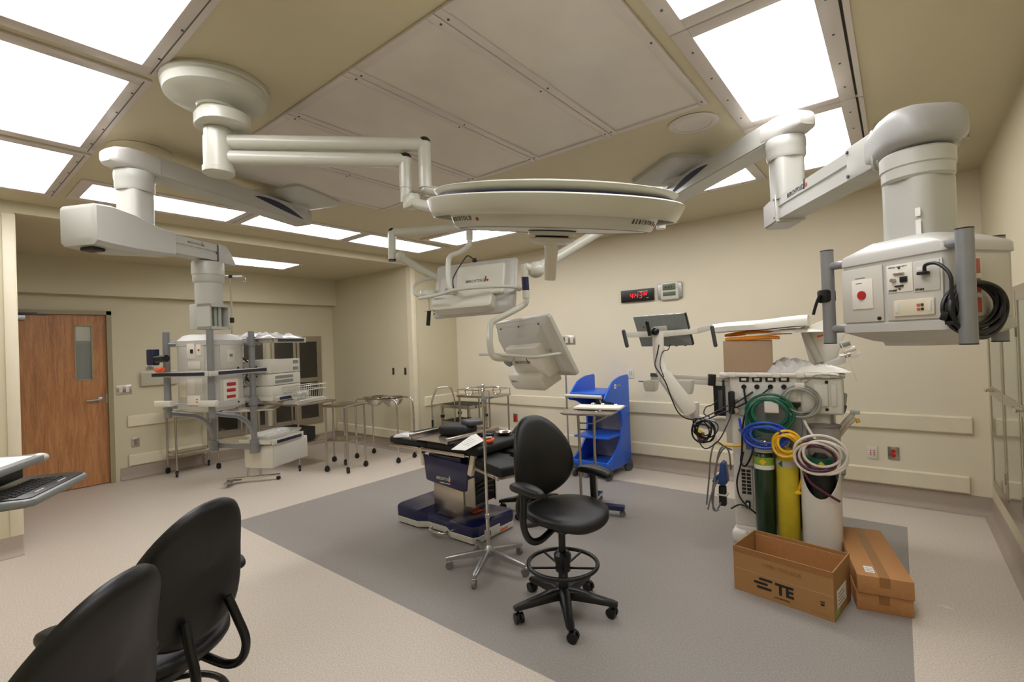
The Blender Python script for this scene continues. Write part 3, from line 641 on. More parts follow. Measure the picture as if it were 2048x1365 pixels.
# ---- left boom
ML, PL, QL = (-4.05, 2.08), (-3.59, 0.86), (-3.828, 1.327)
z1l, z2l = 2.785, 2.33
tL, q1, q2, a2, l2 = boom(None, 'ceiling boom on the left carrying a two-tier service head with shelves', ML, PL, z1l, QL, z2l, 1, 20)
m = at_m((q1[0], q1[1], z2l-H), a2)
b = MB(); b.rings([[(x, u*0.9, v*0.92) for u, v in prof] for x in (0.1, l2+0.03)]); b.xf(m).build('lower_arm', 'boomw', tL)
b = MB(); b.rings([[(x, u*w, v*hh+dz) for u, v in ((1, 0.9), (0.85, 1), (-0.85, 1), (-1, 0.9), (-1, -0.8), (-0.8, -1), (0.8, -1), (1, -0.8))] for x, w, hh, dz in ((-0.335, 0.105, 0.085, 0.005), (-0.325, 0.125, 0.11, 0.0), (-0.24, 0.13, 0.118, 0.0), (-0.10, 0.12, 0.112, -0.005), (0.08, 0.085, 0.085, -0.01), (0.2, 0.075, 0.078, -0.006))]); b.xf(m).build('knuckle_cover', 'boomw', tL, ang=30)
MB().box((-0.27, -0.02, -0.125), (0.07, 0.09, 0.02), bev=0.006).xf(m).build('cable_entry', 'blackp', tL)
MB().b2((l2+0.02, -0.066, -0.062), (l2+0.03, 0.066, 0.06)).xf(m).build('joint_trim', 'darkg', tL)
b = MB(); b.prism([(l2+0.03, -0.07), (l2+0.19, -0.07), (l2+0.15, 0.0), (l2+0.10, 0.06), (l2+0.03, 0.066)], -0.072, 0.072, 'y', bev=0.008); b.xf(m).build('arm_end_cap', 'boomg', tL)
cx, cy = q2
logo(m @ Matrix.Translation((0.30, -0.0622, 0.024)) @ FRONT, 0.022, tL, 'faint')
MB().lathe([(0.098, z2l-0.07-H), (0.102, z2l-0.08-H), (0.102, z2l-0.16-H), (0.098, z2l-0.165-H), (0.098, z2l-0.205-H), (0.088, z2l-0.22-H)], (cx, cy, 0), 36).build('swivel_collar', 'boomw', tL)
mh = at_m((cx, cy, -H), 25.4)
zq0, zq1 = 1.78, 1.959
MB().lathe([(0.086, z2l-0.21-H), (0.086, zq1-H)], (cx, cy, 0), 30).build('neck_column', 'boomw', tL)
b = MB(); b.b2((-0.085, -0.085, zq0), (-0.02, 0.085, zq1), bev=0.004); b.b2((-0.02, -0.085, zq0), (0.09, 0.085, zq0+0.02)).b2((-0.02, -0.085, zq1-0.02), (0.09, 0.085, zq1)).b2((-0.02, 0.073, zq0), (0.09, 0.085, zq1)).b2((-0.02, -0.085, zq0), (0.09, -0.075, zq1)); b.xf(mh).build('hose_box', 'boomw', tL)
for k in range(3): MB().cyl((0.02+0.018*k, -0.01+0.02*k, zq0+0.02), (0.02+0.018*k, -0.01+0.02*k, zq1-0.02), 0.012, n=10).xf(mh).build('gas_hose', 'sage', tL)
z0h, z1h = 1.237, 1.703
MB().rr([(z1h+0.045, 0.10, 0.10, 0.04), (z1h+0.035, 0.13, 0.13, 0.05), (z1h+0.005, 0.147, 0.147, 0.03), (z1h, 0.154, 0.154, 0.03), (z1h-0.035, 0.155, 0.155, 0.03), (z1h-0.04, 0.149, 0.149, 0.03), (z0h+0.04, 0.149, 0.149, 0.03), (z0h+0.035, 0.156, 0.156, 0.03), (z0h, 0.154, 0.154, 0.03), (z0h-0.03, 0.11, 0.11, 0.05)], mtx=mh).build('service_head', 'boomg', tL)
def hq(name, m_, face, a0, z0, a1, z1, y0, d, bev=0.002):
    b_ = MB()
    if face == 'f': b_.b2((a0, -y0-d, z0), (a1, -y0+0.002, z1), bev=bev)
    else: b_.b2((y0-0.002, a0, z0), (y0+d, a1, z1), bev=bev)
    return b_.xf(mh).build(name, m_, tL)
# left visible face = local front (-y); right visible face = local +x
hq('access_panel', 'panelg', 'f', *(-0.114, 1.489, 0.098, 1.678), 0.149, 0.003)
hq('access_panel', 'panelg', 'f', *(-0.122, 1.272, 0.089, 1.434), 0.149, 0.003)
hq('access_panel', 'panelg', 'r', *(-0.073, 1.502, 0.102, 1.689), 0.149, 0.003)
hq('access_panel', 'panelg', 'r', *(-0.082, 1.262, 0.092, 1.428), 0.149, 0.003)
hq('connector_plate', 'mwhite', 'f', *(-0.041, 1.577, 0.022, 1.684), 0.152, 0.003)
hq('connector', 'ink', 'f', *(-0.006, 1.617, 0.012, 1.643), 0.155, 0.008)
hq('receptacle_plate', 'mwhite', 'f', *(0.039, 1.598, 0.079, 1.675), 0.152, 0.004)
hq('red_receptacle', 'red', 'f', *(0.053, 1.629, 0.066, 1.642), 0.156, 0.002)
hq('blank_plate', 'offwhite', 'f', *(-0.035, 1.508, 0.071, 1.56), 0.152, 0.004)
hq('gas_outlet_plate', 'beigep', 'f', *(-0.11, 1.31, -0.06, 1.419), 0.152, 0.003)
hq('monitor_input_plate', 'screen', 'f', *(-0.046, 1.34, 0.017, 1.442), 0.152, 0.003)
hq('monitor_input_plate', 'panelg', 'f', *(0.017, 1.336, 0.083, 1.441), 0.152, 0.003)
hq('data_plate', 'mwhite', 'f', *(-0.04, 1.262, 0.066, 1.326), 0.152, 0.012)
hq('jack', 'red', 'f', *(0.034, 1.297, 0.051, 1.303), 0.164, 0.002)
hq('jack', 'red', 'f', *(0.033, 1.28, 0.05, 1.286), 0.164, 0.002)
hq('single_outlet_plate', 'offwhite', 'r', *(-0.018, 1.545, 0.052, 1.632), 0.152, 0.003)
hq('receptacle', 'faint', 'r', *(0.006, 1.583, 0.033, 1.603), 0.155, 0.002)
hq('outlet_plate', 'mwhite', 'r', *(-0.058, 1.276, 0.076, 1.425), 0.152, 0.004)
hq('red_receptacle', 'red', 'r', *(-0.027, 1.377, 0.05, 1.402), 0.156, 0.003)
hq('red_receptacle', 'red', 'r', *(-0.028, 1.335, 0.048, 1.359), 0.156, 0.003)
hq('red_receptacle', 'red', 'r', *(-0.03, 1.292, 0.046, 1.313), 0.156, 0.003)
for a, z in ((0.081, 1.501), (0.074, 1.256)): MB().cyl((0.150, a, z), (0.157, a, z), 0.007, n=12).xf(mh).build('lock', 'blackp', tL)
# corner tubes
zt_, zb_ = 1.766, 1.18
zrb = 0.879; zbb = 0.889
for x, y, zb0 in ((-0.182, -0.182, zb_), (0.182, -0.182, zb_), (0.182, 0.182, zrb), (-0.182, 0.182, zbb)):
    g = MB().cyl((x, y, zb0), (x, y, zt_), 0.0215, n=22).xf(mh).build('rail_tube', 'tubeg', tL)
    for zc in (z1h-0.02, z0h+0.02): MB().tube([(x*0.75, y*0.75, zc), (x, y, zc)], 0.018, n=10, smooth=False).xf(mh).build('tube_bracket', 'tubeg', tL)
for x, y, zb0 in ((0.182, 0.182, zrb), (-0.182, 0.182, zbb)):
    MB().cyl((x, y, zb0-0.015), (x, y, zb0+0.06), 0.034, n=22).xf(mh).build('foot_socket', 'tubeg', tL)
# navy accessory rails around the head
zr = 1.477
for lo_, hi_ in (((-0.25, -0.240, zr-0.017), (0.215, -0.223, zr+0.017)), ((0.223, -0.240, zr-0.017), (0.240, 0.30, zr+0.017))):
    g = MB().b2(lo_, hi_, bev=0.004).xf(mh).build('accessory_rail', 'white', tL)
MB().b2((-0.243, -0.2425, zr-0.011), (0.19, -0.240, zr+0.011)).xf(mh).build('rail_strip', 'navyt', tL)
MB().b2((0.240, -0.18, zr-0.011), (0.2425, 0.29, zr+0.011)).xf(mh).build('rail_strip', 'navyt', tL)
zr2 = 1.279
for x, y in ((-0.182, -0.182), (0.182, -0.182)): MB().box((x, y-0.03, zr2), (0.14, 0.03, 0.04), bev=0.005).xf(mh).build('rail_clamp', 'offwhite', tL)
# curved struts under the head
for x in (-0.182, 0.182):
    MB().tube([(x, -0.182, zb_+0.03), (x, -0.10, zb_+0.01), (x, 0.05, zb_-0.03), (x, 0.15, zb_-0.12), (x, 0.195, zrb+0.03)], 0.017, n=10).xf(mh).build('curved_strut', 'tubeg', tL)
MB().b2((-0.182, 0.19, zrb+0.01), (0.182, 0.22, zrb+0.05), bev=0.008).xf(mh).build('cross_strut', 'tubeg', tL)
# shelves on the right of the head
def shelf(zpx, y0, y1, depth, nm, xf_=0.30):
    s_ = MB(); s_.box(((xf_+xf_-depth)/2, (y0+y1)/2, zpx), (depth, y1-y0, 0.022), bev=0.006); s_.b2((xf_-depth, y0, zpx+0.008), (xf_, y0+0.012, zpx+0.022)); s_.b2((xf_-depth, y1-0.012, zpx+0.008), (xf_, y1, zpx+0.022))
    s_.xf(mh).build(nm, 'offwhite', tL)
    MB().b2((xf_, y0+0.02, zpx-0.018), (xf_+0.016, y1-0.02, zpx+0.018), bev=0.004).xf(mh).build('accessory_rail', 'white', tL)
    MB().b2((xf_+0.016, y0+0.06, zpx-0.011), (xf_+0.019, y1-0.05, zpx+0.011)).xf(mh).build('rail_strip', 'navyt', tL)
    MB().tube([(0.182, 0.182, zpx-0.01), (0.18, y0-0.02, zpx-0.01), (0.16, y0+0.05, zpx-0.012)], 0.02, n=10).xf(mh).build('shelf_bracket', 'tubeg', tL)
    MB().cyl((0.182, 0.182, zpx-0.035), (0.182, 0.182, zpx+0.03), 0.031, n=20).xf(mh).build('shelf_clamp', 'tubeg', tL)
ys1 = (0.239, 0.65); S1 = 1.694; S2 = 1.251; S3 = 0.931
ys3 = (0.206, 0.56)
for zz in (S1, S2): shelf(zz, ys1[0], ys1[1], 0.36, 'shelf')
shelf(S3, ys3[0]-0.01, ys3[1]+0.02, 0.27, 'shelf')
# drawer unit under the lowest shelf
dy0, dz0 = (0.223, 0.738); dy1, dz1 = (0.632, 0.834)
MB().b2((0.05, dy0, dz0), (0.296, dy1, S3-0.02), bev=0.006).xf(mh).build('drawer_unit', 'offwhite', tL)
MB().b2((0.296, dy0+0.012, dz0+0.008), (0.304, dy1-0.012, S3-0.035), bev=0.003).xf(mh).build('drawer_front', 'panelg', tL)
# IV pole behind the head
ivx = -0.03; zi1 = 2.193; zi0 = z1h-0.05
MB().cyl((ivx, 0.23, zi0), (ivx, 0.23, zi1), 0.008, n=12).xf(mh).build('infusion_pole', 'chrome', tL)
MB().tube([(ivx-0.10, 0.18, zi1+0.02), (ivx, 0.23, zi1), (ivx+0.07, 0.27, zi1), (ivx+0.085, 0.28, zi1-0.012), (ivx+0.08, 0.275, zi1-0.04), (ivx+0.055, 0.262, zi1-0.035)], 0.0055, n=8).xf(mh).build('pole_hook', 'chrome', tL)
MB().cyl((ivx, 0.23, zi1-0.012), (ivx, 0.23, zi1+0.012), 0.014, n=14).xf(mh).build('pole_clamp', 'blackp', tL)
zc = 1.859
MB().cyl((ivx-0.05, 0.20, zc+0.005), (ivx+0.01, 0.235, zc), 0.013, n=14).cyl((ivx, 0.23, zc-0.02), (ivx, 0.23, zc+0.02), 0.017, n=14).xf(mh).build('pole_clamp', 'blackp', tL)
lg = [c_ for c_ in tL.children]
# things on and around the left boom
def thL(name, label, cat, x, y, z, rz=0): 
    p = mh @ Vector((x, y, z)); return thing(name, label, cat, (p.x+ML[0], p.y+ML[1], p.z+H), 25.4+rz)
w = thL('blue_black_valve', 'navy and black gas valve clamped to the left tube of the left service head', 'gas valve', -0.182, -0.24, 1.598)
MB().box((-0.035, -0.01, 0.0), (0.06, 0.05, 0.11), bev=0.008).build('body', 'navyt', w); MB().cyl((0, -0.02, -0.015), (0.09, -0.02, -0.01), 0.024, n=16).build('hose_connector', 'blackp', w)
MB().tube([(0.0, -0.02, -0.085), (0.03, -0.02, -0.09), (0.07, -0.03, -0.08)], 0.014, n=10).build('orange_tag', 'orange', w)
def crumple(name, parent, m_, sx, sy, h, seed, loc=(0, 0, 0), n=26):
    """thin crumpled sheet lying on a surface"""
    rnd = random.Random(seed); b_ = MB(); ph = [(rnd.uniform(2, 9), rnd.uniform(2, 9), rnd.uniform(0, 6)) for _ in range(7)]
    vs = []; 
    for layer in (0, 1):
        for i in range(n):
            for j in range(n):
                u, v = i/(n-1)*2-1, j/(n-1)*2-1
                e = max(0, 1-max(abs(u), abs(v))**3); f_ = sum(abs(math.sin(a*u+b2*v+c)) for a, b2, c in ph)/7*0.9
                edge = 1+0.10*math.sin(5*u+seed)+0.08*math.cos(6*v+seed)
                z = (h*e*(0.25+f_) + 0.002) if layer == 0 else 0.0
                vs.append((loc[0]+u*sx/2*edge, loc[1]+v*sy/2*edge, loc[2]+z))
    fs = []
    for i in range(n-1):
        for j in range(n-1):
            a = i*n+j; fs.append((a, a+1, a+n+1, a+n)); a += n*n; fs.append((a, a+n, a+n+1, a+1))
    for i in range(n-1):
        for a, b3 in ((i, i+1), ((n-1)*n+i+1, (n-1)*n+i), ((i+1)*n, i*n), (i*n+n-1, (i+1)*n+n-1)): fs.append((b3, a, a+n*n, b3+n*n))
    b_.add(vs, fs); return b_.build(name, m_, parent, ang=25)
w = thL('plastic_wrapped_bundle', 'crumpled clear plastic wrap lying on the top shelf of the left boom', 'plastic wrap', 0.14, (ys1[0]+ys1[1])/2-0.07, S1+0.014)
crumple('wrap', w, 'poly', 0.34, 0.46, 0.055, 3)
w = thL('electrosurgical_unit', 'stacked off-white surgical generator on the middle shelf of the left boom', 'medical device', 0.12, (ys1[0]+ys1[1])/2-0.02, S2+0.012)
eh = 1.549-S2-0.012; hw = 0.165
for k, (a, b_, c) in enumerate(((0, 0.30, 'lower_unit'), (0.30, 0.62, 'middle_unit'), (0.62, 1.0, 'upper_unit'))):
    MB().b2((-0.15, -hw, eh*a+0.002), (0.16, hw, eh*b_-0.001), bev=0.006).build(c, 'offwhite', w)
for a in (0.36, 0.48): MB().b2((0.16, -hw*0.75, eh*a), (0.163, hw*0.45, eh*(a+0.08))).build('vent_grille', 'midg', w)
for a in (0.68, 0.86): MB().b2((0.16, hw*0.5, eh*a), (0.163, hw*0.85, eh*(a+0.09))).build('vent_grille', 'midg', w)
w = thL('cable_bundle', 'tangle of grey and black leads between the left service head and its generator', 'cables', 0.1, 0.26, S2+0.05)
rnd = random.Random(5); b = MB(); b3 = MB()
for k in range(7):
    pts = [(0.05-0.02*k, 0.06*math.sin(k+i*1.3), 0.03+0.26*i/5*(0.6+0.08*k)+0.02*rnd.random()) for i in range(6)]; (b if k % 2 else b3).tube(pts, 0.006, n=6)
b.build('grey_leads', 'sage', w); b3.build('black_leads', 'cable', w)
w = thL('wire_basket', 'white wire basket with clear bottle hooked beside the middle shelf of the left boom', 'basket', 0.36, ys1[1]-0.11, S2-0.03)
b = MB()
for zz, g_ in ((0.0, 0.9), (0.075, 1.0), (0.11, 1.02)):
    b.tube([(-0.07*g_, -0.17*g_, zz), (0.07*g_, -0.17*g_, zz), (0.07*g_, 0.17*g_, zz), (-0.07*g_, 0.17*g_, zz)], 0.003, n=6, smooth=False, closed=True)
for i in range(13):
    yy = -0.153+0.0255*i; b.tube([(-0.071, yy*1.1, 0.11), (-0.063, yy, 0), (0.063, yy, 0), (0.071, yy*1.1, 0.11)], 0.0018, n=5, smooth=False)
b.build('basket_wires', 'white', w); MB().rr([(0.0, 0.08, 0.19, 0.04), (-0.02, 0.085, 0.2, 0.04), (-0.025, 0.07, 0.18, 0.04)]).build('basket_tray', 'clear', w)
MB().cyl((0.01, -0.14, 0.04), (0.01, 0.0, 0.045), 0.032, n=18).build('clear_bottle', 'clear', w)
w = thL('instrument_tray', 'clear scalloped tray lying on the lowest shelf of the left boom', 'tray', 0.16, (ys3[0]+ys3[1])/2+0.03, S3+0.013)
b = MB(); b.rr([(0, 0.10, 0.17, 0.04), (0.03, 0.125, 0.20, 0.05), (0.034, 0.125, 0.20, 0.05), (0.004, 0.095, 0.165, 0.04)]); b.build('tray', 'clear', w)
for k in range(4): MB().tube([(-0.08+0.05*k, -0.15, 0.012), (-0.07+0.05*k, 0.0, 0.018), (-0.08+0.05*k, 0.15, 0.012)], 0.005, n=6).build('divider', 'poly', w)

# ================================================================ surgical light
SLM = (-2.62, 0.97)
t = thing('surgical_light', 'large round white surgical light on a ceiling arm in the middle of the room', 'surgical light', (SLM[0], SLM[1], H))
def LW(p): return (p[0]-SLM[0], p[1]-SLM[1], p[2]-H)
MB().lathe([(0.232, 0.0), (0.236, -0.01), (0.236, -0.022), (0.226, -0.03), (0.232, -0.04), (0.222, -0.075), (0.19, -0.095), (0.09, -0.115), (0.085, -0.125)], n=56).build('ceiling_canopy', 'white', t)
MB().lathe([(0.07, -0.11), (0.075, -0.125), (0.075, -0.15), (0.062, -0.155)], n=32).build('bearing_ring', 'beigep', t)
MB().rr([(-0.155, 0.125, 0.115, 0.11, 0.02, 0.02), (-0.165, 0.135, 0.12, 0.115, 0.02, 0.02), (-0.215, 0.135, 0.12, 0.115, 0.02, 0.02), (-0.222, 0.125, 0.11, 0.105, 0.02, 0.02)], n=10).build('hub_housing', 'white', t)
E1 = (-1.91, 1.698)+(2.665,); E2 = (-1.991, 1.635)+(2.585,)
MB().lathe([(0.055, -0.22), (0.062, -0.225), (0.062, -0.268)], n=28).build('upper_spindle', 'white', t)
MB().lathe([(0.066, -0.27), (0.066, -0.415), (0.072, -0.418), (0.072, -0.445), (0.062, -0.452), (0.0, -0.455)], n=28).build('lower_spindle', 'white', t)
e1 = LW(E1); e2 = LW(E2)
def towards(a, b, d):
    a, b = Vector(a), Vector(b); return a+(b-a).normalized()*d
h1 = Vector((0, 0, e1[2])); h2 = Vector((0, 0, e2[2]))
MB().cyl(towards(h1, e1, 0.02), e1, 0.036, n=24).build('upper_arm', 'white', t); MB().cyl(towards(h2, e2, 0.02), e2, 0.036, n=24).build('lower_arm', 'white', t)
d1 = 2.436-H; d2 = 2.438-H
for e, d in ((e1, d1), (e2, d2)):
    MB().cyl((e[0], e[1], e[2]-0.0), (e[0], e[1], d), 0.034, n=24).sph(e, 0.0365, 20).build('arm_elbow', 'white', t)
    MB().sph((e[0]+0.002, e[1], e[2]+0.014), (0.033, 0.033, 0.028), 20).build('elbow_cap', 'blackp', t)
    MB().cyl((e[0], e[1], (e[2]+d)/2-0.004), (e[0], e[1], (e[2]+d)/2), 0.0348, n=24).build('elbow_seam', 'fixture', t)
# lamp head
DC = Vector((-0.976, 1.486, 2.105)); n_ = Vector((0.181, -0.124, 1)).normalized()
ax = n_.cross(Vector((0, 1, 0))).normalized(); ay = n_.cross(ax)
RM = Matrix((ax, ay, n_)).transposed()
mm = Matrix.Translation(LW(DC)) @ RM.to_4x4()
MB().lathe([(0.0, 0.070), (0.15, 0.068), (0.30, 0.058), (0.39, 0.046), (0.43, 0.039), (0.436, 0.036), (0.434, 0.031), (0.418, 0.014), (0.414, 0.010), (0.36, 0.008), (0.0, 0.008)], n=96).xf(mm).build('head_cover', 'white', t)
MB().lathe([(0.44, 0.006), (0.456, 0.004), (0.4615, 0.0), (0.4605, -0.006), (0.446, -0.038), (0.436, -0.055), (0.431, -0.056), (0.429, -0.052), (0.440, -0.030), (0.450, -0.006), (0.436, 0.0)], n=96).xf(mm).build('outer_ring', 'white', t, ang=60)
MB().lathe([(0.400, 0.005), (0.432, 0.005), (0.432, 0.0125), (0.400, 0.013)], n=96).xf(mm).build('navy_seam', 'navyt', t)
MB().lathe([(0.437, 0.006), (0.437, 0.0), (0.41, -0.004), (0.385, -0.012), (0.380, -0.040), (0.358, -0.084), (0.348, -0.089), (0.12, -0.082), (0.0, -0.082), (0.0, 0.004)], n=96).xf(mm).build('reflector_housing', 'white', t, ang=50)
MB().lathe([(0.335, -0.0865), (0.340, -0.0905), (0.346, -0.0895), (0.349, -0.086)], n=96).xf(mm).build('navy_seam', 'navyt', t)
MB().lathe([(0.325, -0.088), (0.10, -0.083), (0.10, -0.080), (0.325, -0.085)], n=96).xf(mm).build('light_glass', 'offwhite', t)
MB().lathe([(0.084, -0.08), (0.088, -0.088), (0.088, -0.103), (0.08, -0.108), (0.0, -0.108)], n=48).xf(mm).build('handle_hub', 'white', t)
MB().lathe([(0.0875, -0.0885), (0.0895, -0.089), (0.0895, -0.0925), (0.0875, -0.093)], n=48).xf(mm).build('navy_seam', 'navyt', t)
MB().lathe([(0.062, -0.107), (0.062, -0.113), (0.07, -0.115)], n=40).xf(mm).build('vent_ring', 'slot', t)
MB().lathe([(0.078, -0.114), (0.083, -0.118), (0.080, -0.130), (0.06, -0.138), (0.034, -0.142)], n=40).xf(mm).build('handle_flange', 'white', t)
MB().lathe([(0.026, -0.138), (0.0235, -0.20), (0.021, -0.268), (0.019, -0.273), (0.0, -0.274)], n=28).xf(mm).build('sterile_handle', 'offwhite', t)
for k in range(8):
    a = 2*PI*k/8+0.2; MB().box((0.41*math.cos(a), 0.41*math.sin(a), -0.012), (0.06, 0.03, 0.012), rot=(0, 0, math.degrees(a)), bev=0.003).xf(mm).build('ring_bracket', 'white', t)
def on_ring(a_deg, r, z, slope):
    """frame on the conical side of the housing, reading upright from outside"""
    a = R_(a_deg); out = Vector((math.cos(a), math.sin(a), 0)); tan = Vector((-math.sin(a), math.cos(a), 0)); up = Vector((0, 0, 1))*math.cos(slope)+out*math.sin(slope)
    return mm @ frame_m(out*r+Vector((0, 0, z)), tan, up)
cam_l = mm.inverted() @ Vector(LW((0, 0, 1.6))); ca = math.degrees(math.atan2(cam_l.y, cam_l.x))
for da in (-68, 43):
    fm = on_ring(ca+da, 0.3685, -0.068, 0.42)
    for i, ch in enumerate('BERCHTOLD'):
        f2 = on_ring(ca+da+i*2.75, 0.3672, -0.069, 0.42); text(ch, 0.0205, f2, 'ink', t, name='lettering', sx=0.9, align='CENTER')
    f2 = on_ring(ca+da+9.1*2.75, 0.366, -0.060, 0.42); MB().box((0, 0, 0.001), (0.004, 0.032, 0.001), rot=(0, 0, -8)).xf(f2).build('emblem_bar', 'ink', t)
    f2 = on_ring(ca+da+9.9*2.75, 0.3668, -0.066, 0.42); MB().lathe([(0.006, 0), (0.006, 0.0015)], n=16).xf(f2).build('emblem_dot', 'red', t)
# yoke from the lower elbow to the ring
yk = Vector((e2[0], e2[1], d2)); yl = Vector((e2[0], e2[1], 2.363-H))
toE = (mm.inverted() @ yl); ra = math.atan2(toE.y, toE.x)
rim = mm @ Vector((0.452*math.cos(ra), 0.452*math.sin(ra), -0.018)); rin = mm @ Vector((0.40*math.cos(ra), 0.40*math.sin(ra), -0.005))
MB().cyl(yk, yl+Vector((0, 0, 0.0)), 0.031, n=24).build('yoke_post', 'white', t)
dv = (rim-yl).normalized()
MB().tube([yl+Vector((0, 0, 0.02)), yl+dv*0.05+Vector((0, 0, 0.012)), yl+dv*0.25, rim, rin], 0.028, n=16, r2=0.020).build('yoke_arm', 'white', t)
MB().box(yl+dv*0.05+Vector((0, 0, 0.012)), (0.09, 0.06, 0.075), rot=(0, 0, math.degrees(math.atan2(dv.y, dv.x))), bev=0.014).build('yoke_joint', 'white', t)
MB().box(yl+dv*0.06+Vector((0, 0, 0.052)), (0.04, 0.03, 0.012), rot=(0, 0, math.degrees(math.atan2(dv.y, dv.x))), bev=0.004).build('brake_knob', 'blackp', t)
# carrier for the two monitor arms, hung from the upper elbow
HB = Vector(LW((-1.546, 2.599, 2.41)))
E1b = Vector((e1[0], e1[1], d1))
MB().tube([E1b+Vector((0, 0, 0.01)), E1b+(HB-E1b).normalized()*0.10+Vector((0, 0, -0.01)), HB+Vector((0, 0, 0.02))], 0.028, n=16).build('carrier_arm', 'white', t)
MB().cyl(HB+Vector((0, 0, 0.06)), HB-Vector((0, 0, 0.12)), 0.045, n=24).build('carrier_spindle', 'white', t)
HBw = HB+Vector((SLM[0], SLM[1], H))

# ================================================================ two ceiling-hung monitors
def monitor(label, ctr, ux, uy, w, h, build_arm):
    """ux to the right and uy up, as seen on the back of the panel"""
    t = thing('surgical_monitor', label, 'monitor', tuple(ctr), group=None)
    m = frame_m((0, 0, 0), ux, uy)          # local z points out of the back, towards the viewer
    MB().rr([(-0.03, w/2-0.004, h/2-0.004, 0.02), (-0.026, w/2, h/2, 0.02), (-0.006, w/2, h/2, 0.02), (0.0, w/2-0.006, h/2-0.006, 0.02)]).xf(m).build('bezel', 'boomg', t)
    MB().rr([(-0.0315, w/2-0.03, h/2-0.03, 0.004), (-0.029, w/2-0.03, h/2-0.03, 0.004)]).xf(m).build('screen', 'slot', t)
    MB().rr([(0.0, w/2-0.012, h/2-0.012, 0.016), (0.014, w/2-0.03, h/2-0.03, 0.016), (0.018, w/2-0.045, h/2-0.045, 0.016)]).xf(m).build('back_shell', 'boomg', t)
    return t, m
# upper monitor
c1 = Vector((-2.141, 2.294, 1.979)); u1 = (0.937, 0.348, 0.026); v1 = (-0.138, 0.301, 0.943)
t, m = monitor('upper flat surgical monitor seen from behind with microphone and black handle', c1, u1, v1, 0.57, 0.38, None)
MB().rr([(0.012, 0.165, 0.105, 0.012, 0.055, 0.03), (0.045, 0.165, 0.105, 0.012, 0.055, 0.03), (0.052, 0.158, 0.098, 0.012, 0.055, 0.03)]).xf(m).build('electronics_cover', 'offwhite', t)
MB().rr([(0.012, 0.06, 0.07, 0.01, -0.17, 0.0), (0.03, 0.06, 0.07, 0.01, -0.17, 0.0)]).xf(m).build('cable_bay', 'panelg', t)
logo(m @ Matrix.Translation((-0.04, 0.01, 0.053)), 0.026, t)
MB().rr([(0.0, 0.21, 0.055, 0.03, -0.045, -0.125), (0.085, 0.205, 0.05, 0.03, -0.045, -0.125), (0.092, 0.195, 0.042, 0.03, -0.045, -0.125)]).xf(m).build('control_box', 'offwhite', t)
text('DISPLAY 1', 0.018, m @ Matrix.Translation((-0.235, -0.108, 0.0925)), 'ink', t)
MB().box((-0.21, -0.172, 0.0195), (0.05, 0.018, 0.001)).xf(m).build('sticker', 'paper', t); MB().box((-0.212, -0.169, 0.0202), (0.038, 0.009, 0.001)).xf(m).build('sticker_print', 'medblue', t)
for k in range(3): MB().box((-0.272, -0.125-0.02*k, 0.004), (0.012, 0.006, 0.003)).xf(m).build('side_button', 'darkg', t)
MB().lathe([(0.035, 0.03), (0.035, 0.05), (0.022, 0.058), (0.0, 0.06)], (-0.155, -0.035, 0), 24).xf(m).build('swivel_joint', 'bluegrey', t)
Mp = lambda x, y, z=0.06: m @ Vector((x, y, z))
mi = m.inverted()
def PW(p): return Vector(p)-c1
W1 = [PW(p) for p in [(-2.063, 2.185, 2.33), (-2.065, 2.184, 2.262), (-2.068, 2.181, 2.231), (-2.114, 2.145, 2.186), (-2.158, 2.11, 2.166), (-2.172, 2.099, 2.126), (-2.161, 2.083, 2.014), (-2.148, 2.081, 1.957), (-2.141, 2.125, 1.943)]]
MB().tube(W1[1:]+[Mp(-0.155, -0.04, 0.05)], 0.0165, n=14).build('bent_neck', 'white', t)
MB().cyl(W1[0], W1[1], 0.021, n=18).build('neck_sleeve', 'white', t)
MB().cyl(W1[0]+Vector((0, 0, 0.045)), W1[0], 0.0215, n=18).build('navy_band', 'navyt', t)
HB1 = [PW(p) for p in [(-2.381, 1.997, 1.911), (-2.353, 2.006, 1.912), (-2.224, 2.033, 1.921), (-2.105, 2.09, 1.947), (-1.976, 2.168, 1.955), (-1.857, 2.263, 1.955), (-1.834, 2.372, 1.951)]]
MB().tube(HB1[1:], 0.011, n=10).build('handle_bar', 'white', t)
MB().sph(HB1[-1], 0.022, 14).build('handle_end', 'boomg', t)
mc = [PW(p) for p in [(-2.102, 2.067, 1.954), (-2.096, 2.058, 2.005), (-2.08, 2.071, 2.05), (-2.035, 2.106, 2.133), (-2.018, 2.12, 2.147), (-1.995, 2.139, 2.125)]]
MB().tube(mc, 0.0035, n=8).build('gooseneck', 'cable', t)
MB().sph(mc[-1]+Vector((0.004, 0.004, -0.006)), (0.02, 0.014, 0.014), 12).build('microphone_head', 'blackp', t)
hubp = HBw-c1
MB().cyl(W1[0]+Vector((0, 0, 0.04)), W1[0]+Vector((0, 0, 0.10)), 0.024, n=18).build('pivot_barrel', 'white', t)
MB().tube([W1[0]+Vector((0, 0, 0.085)), hubp+Vector((0, 0, -0.03))], 0.026, n=14, smooth=False).build('spring_arm', 'white', t)
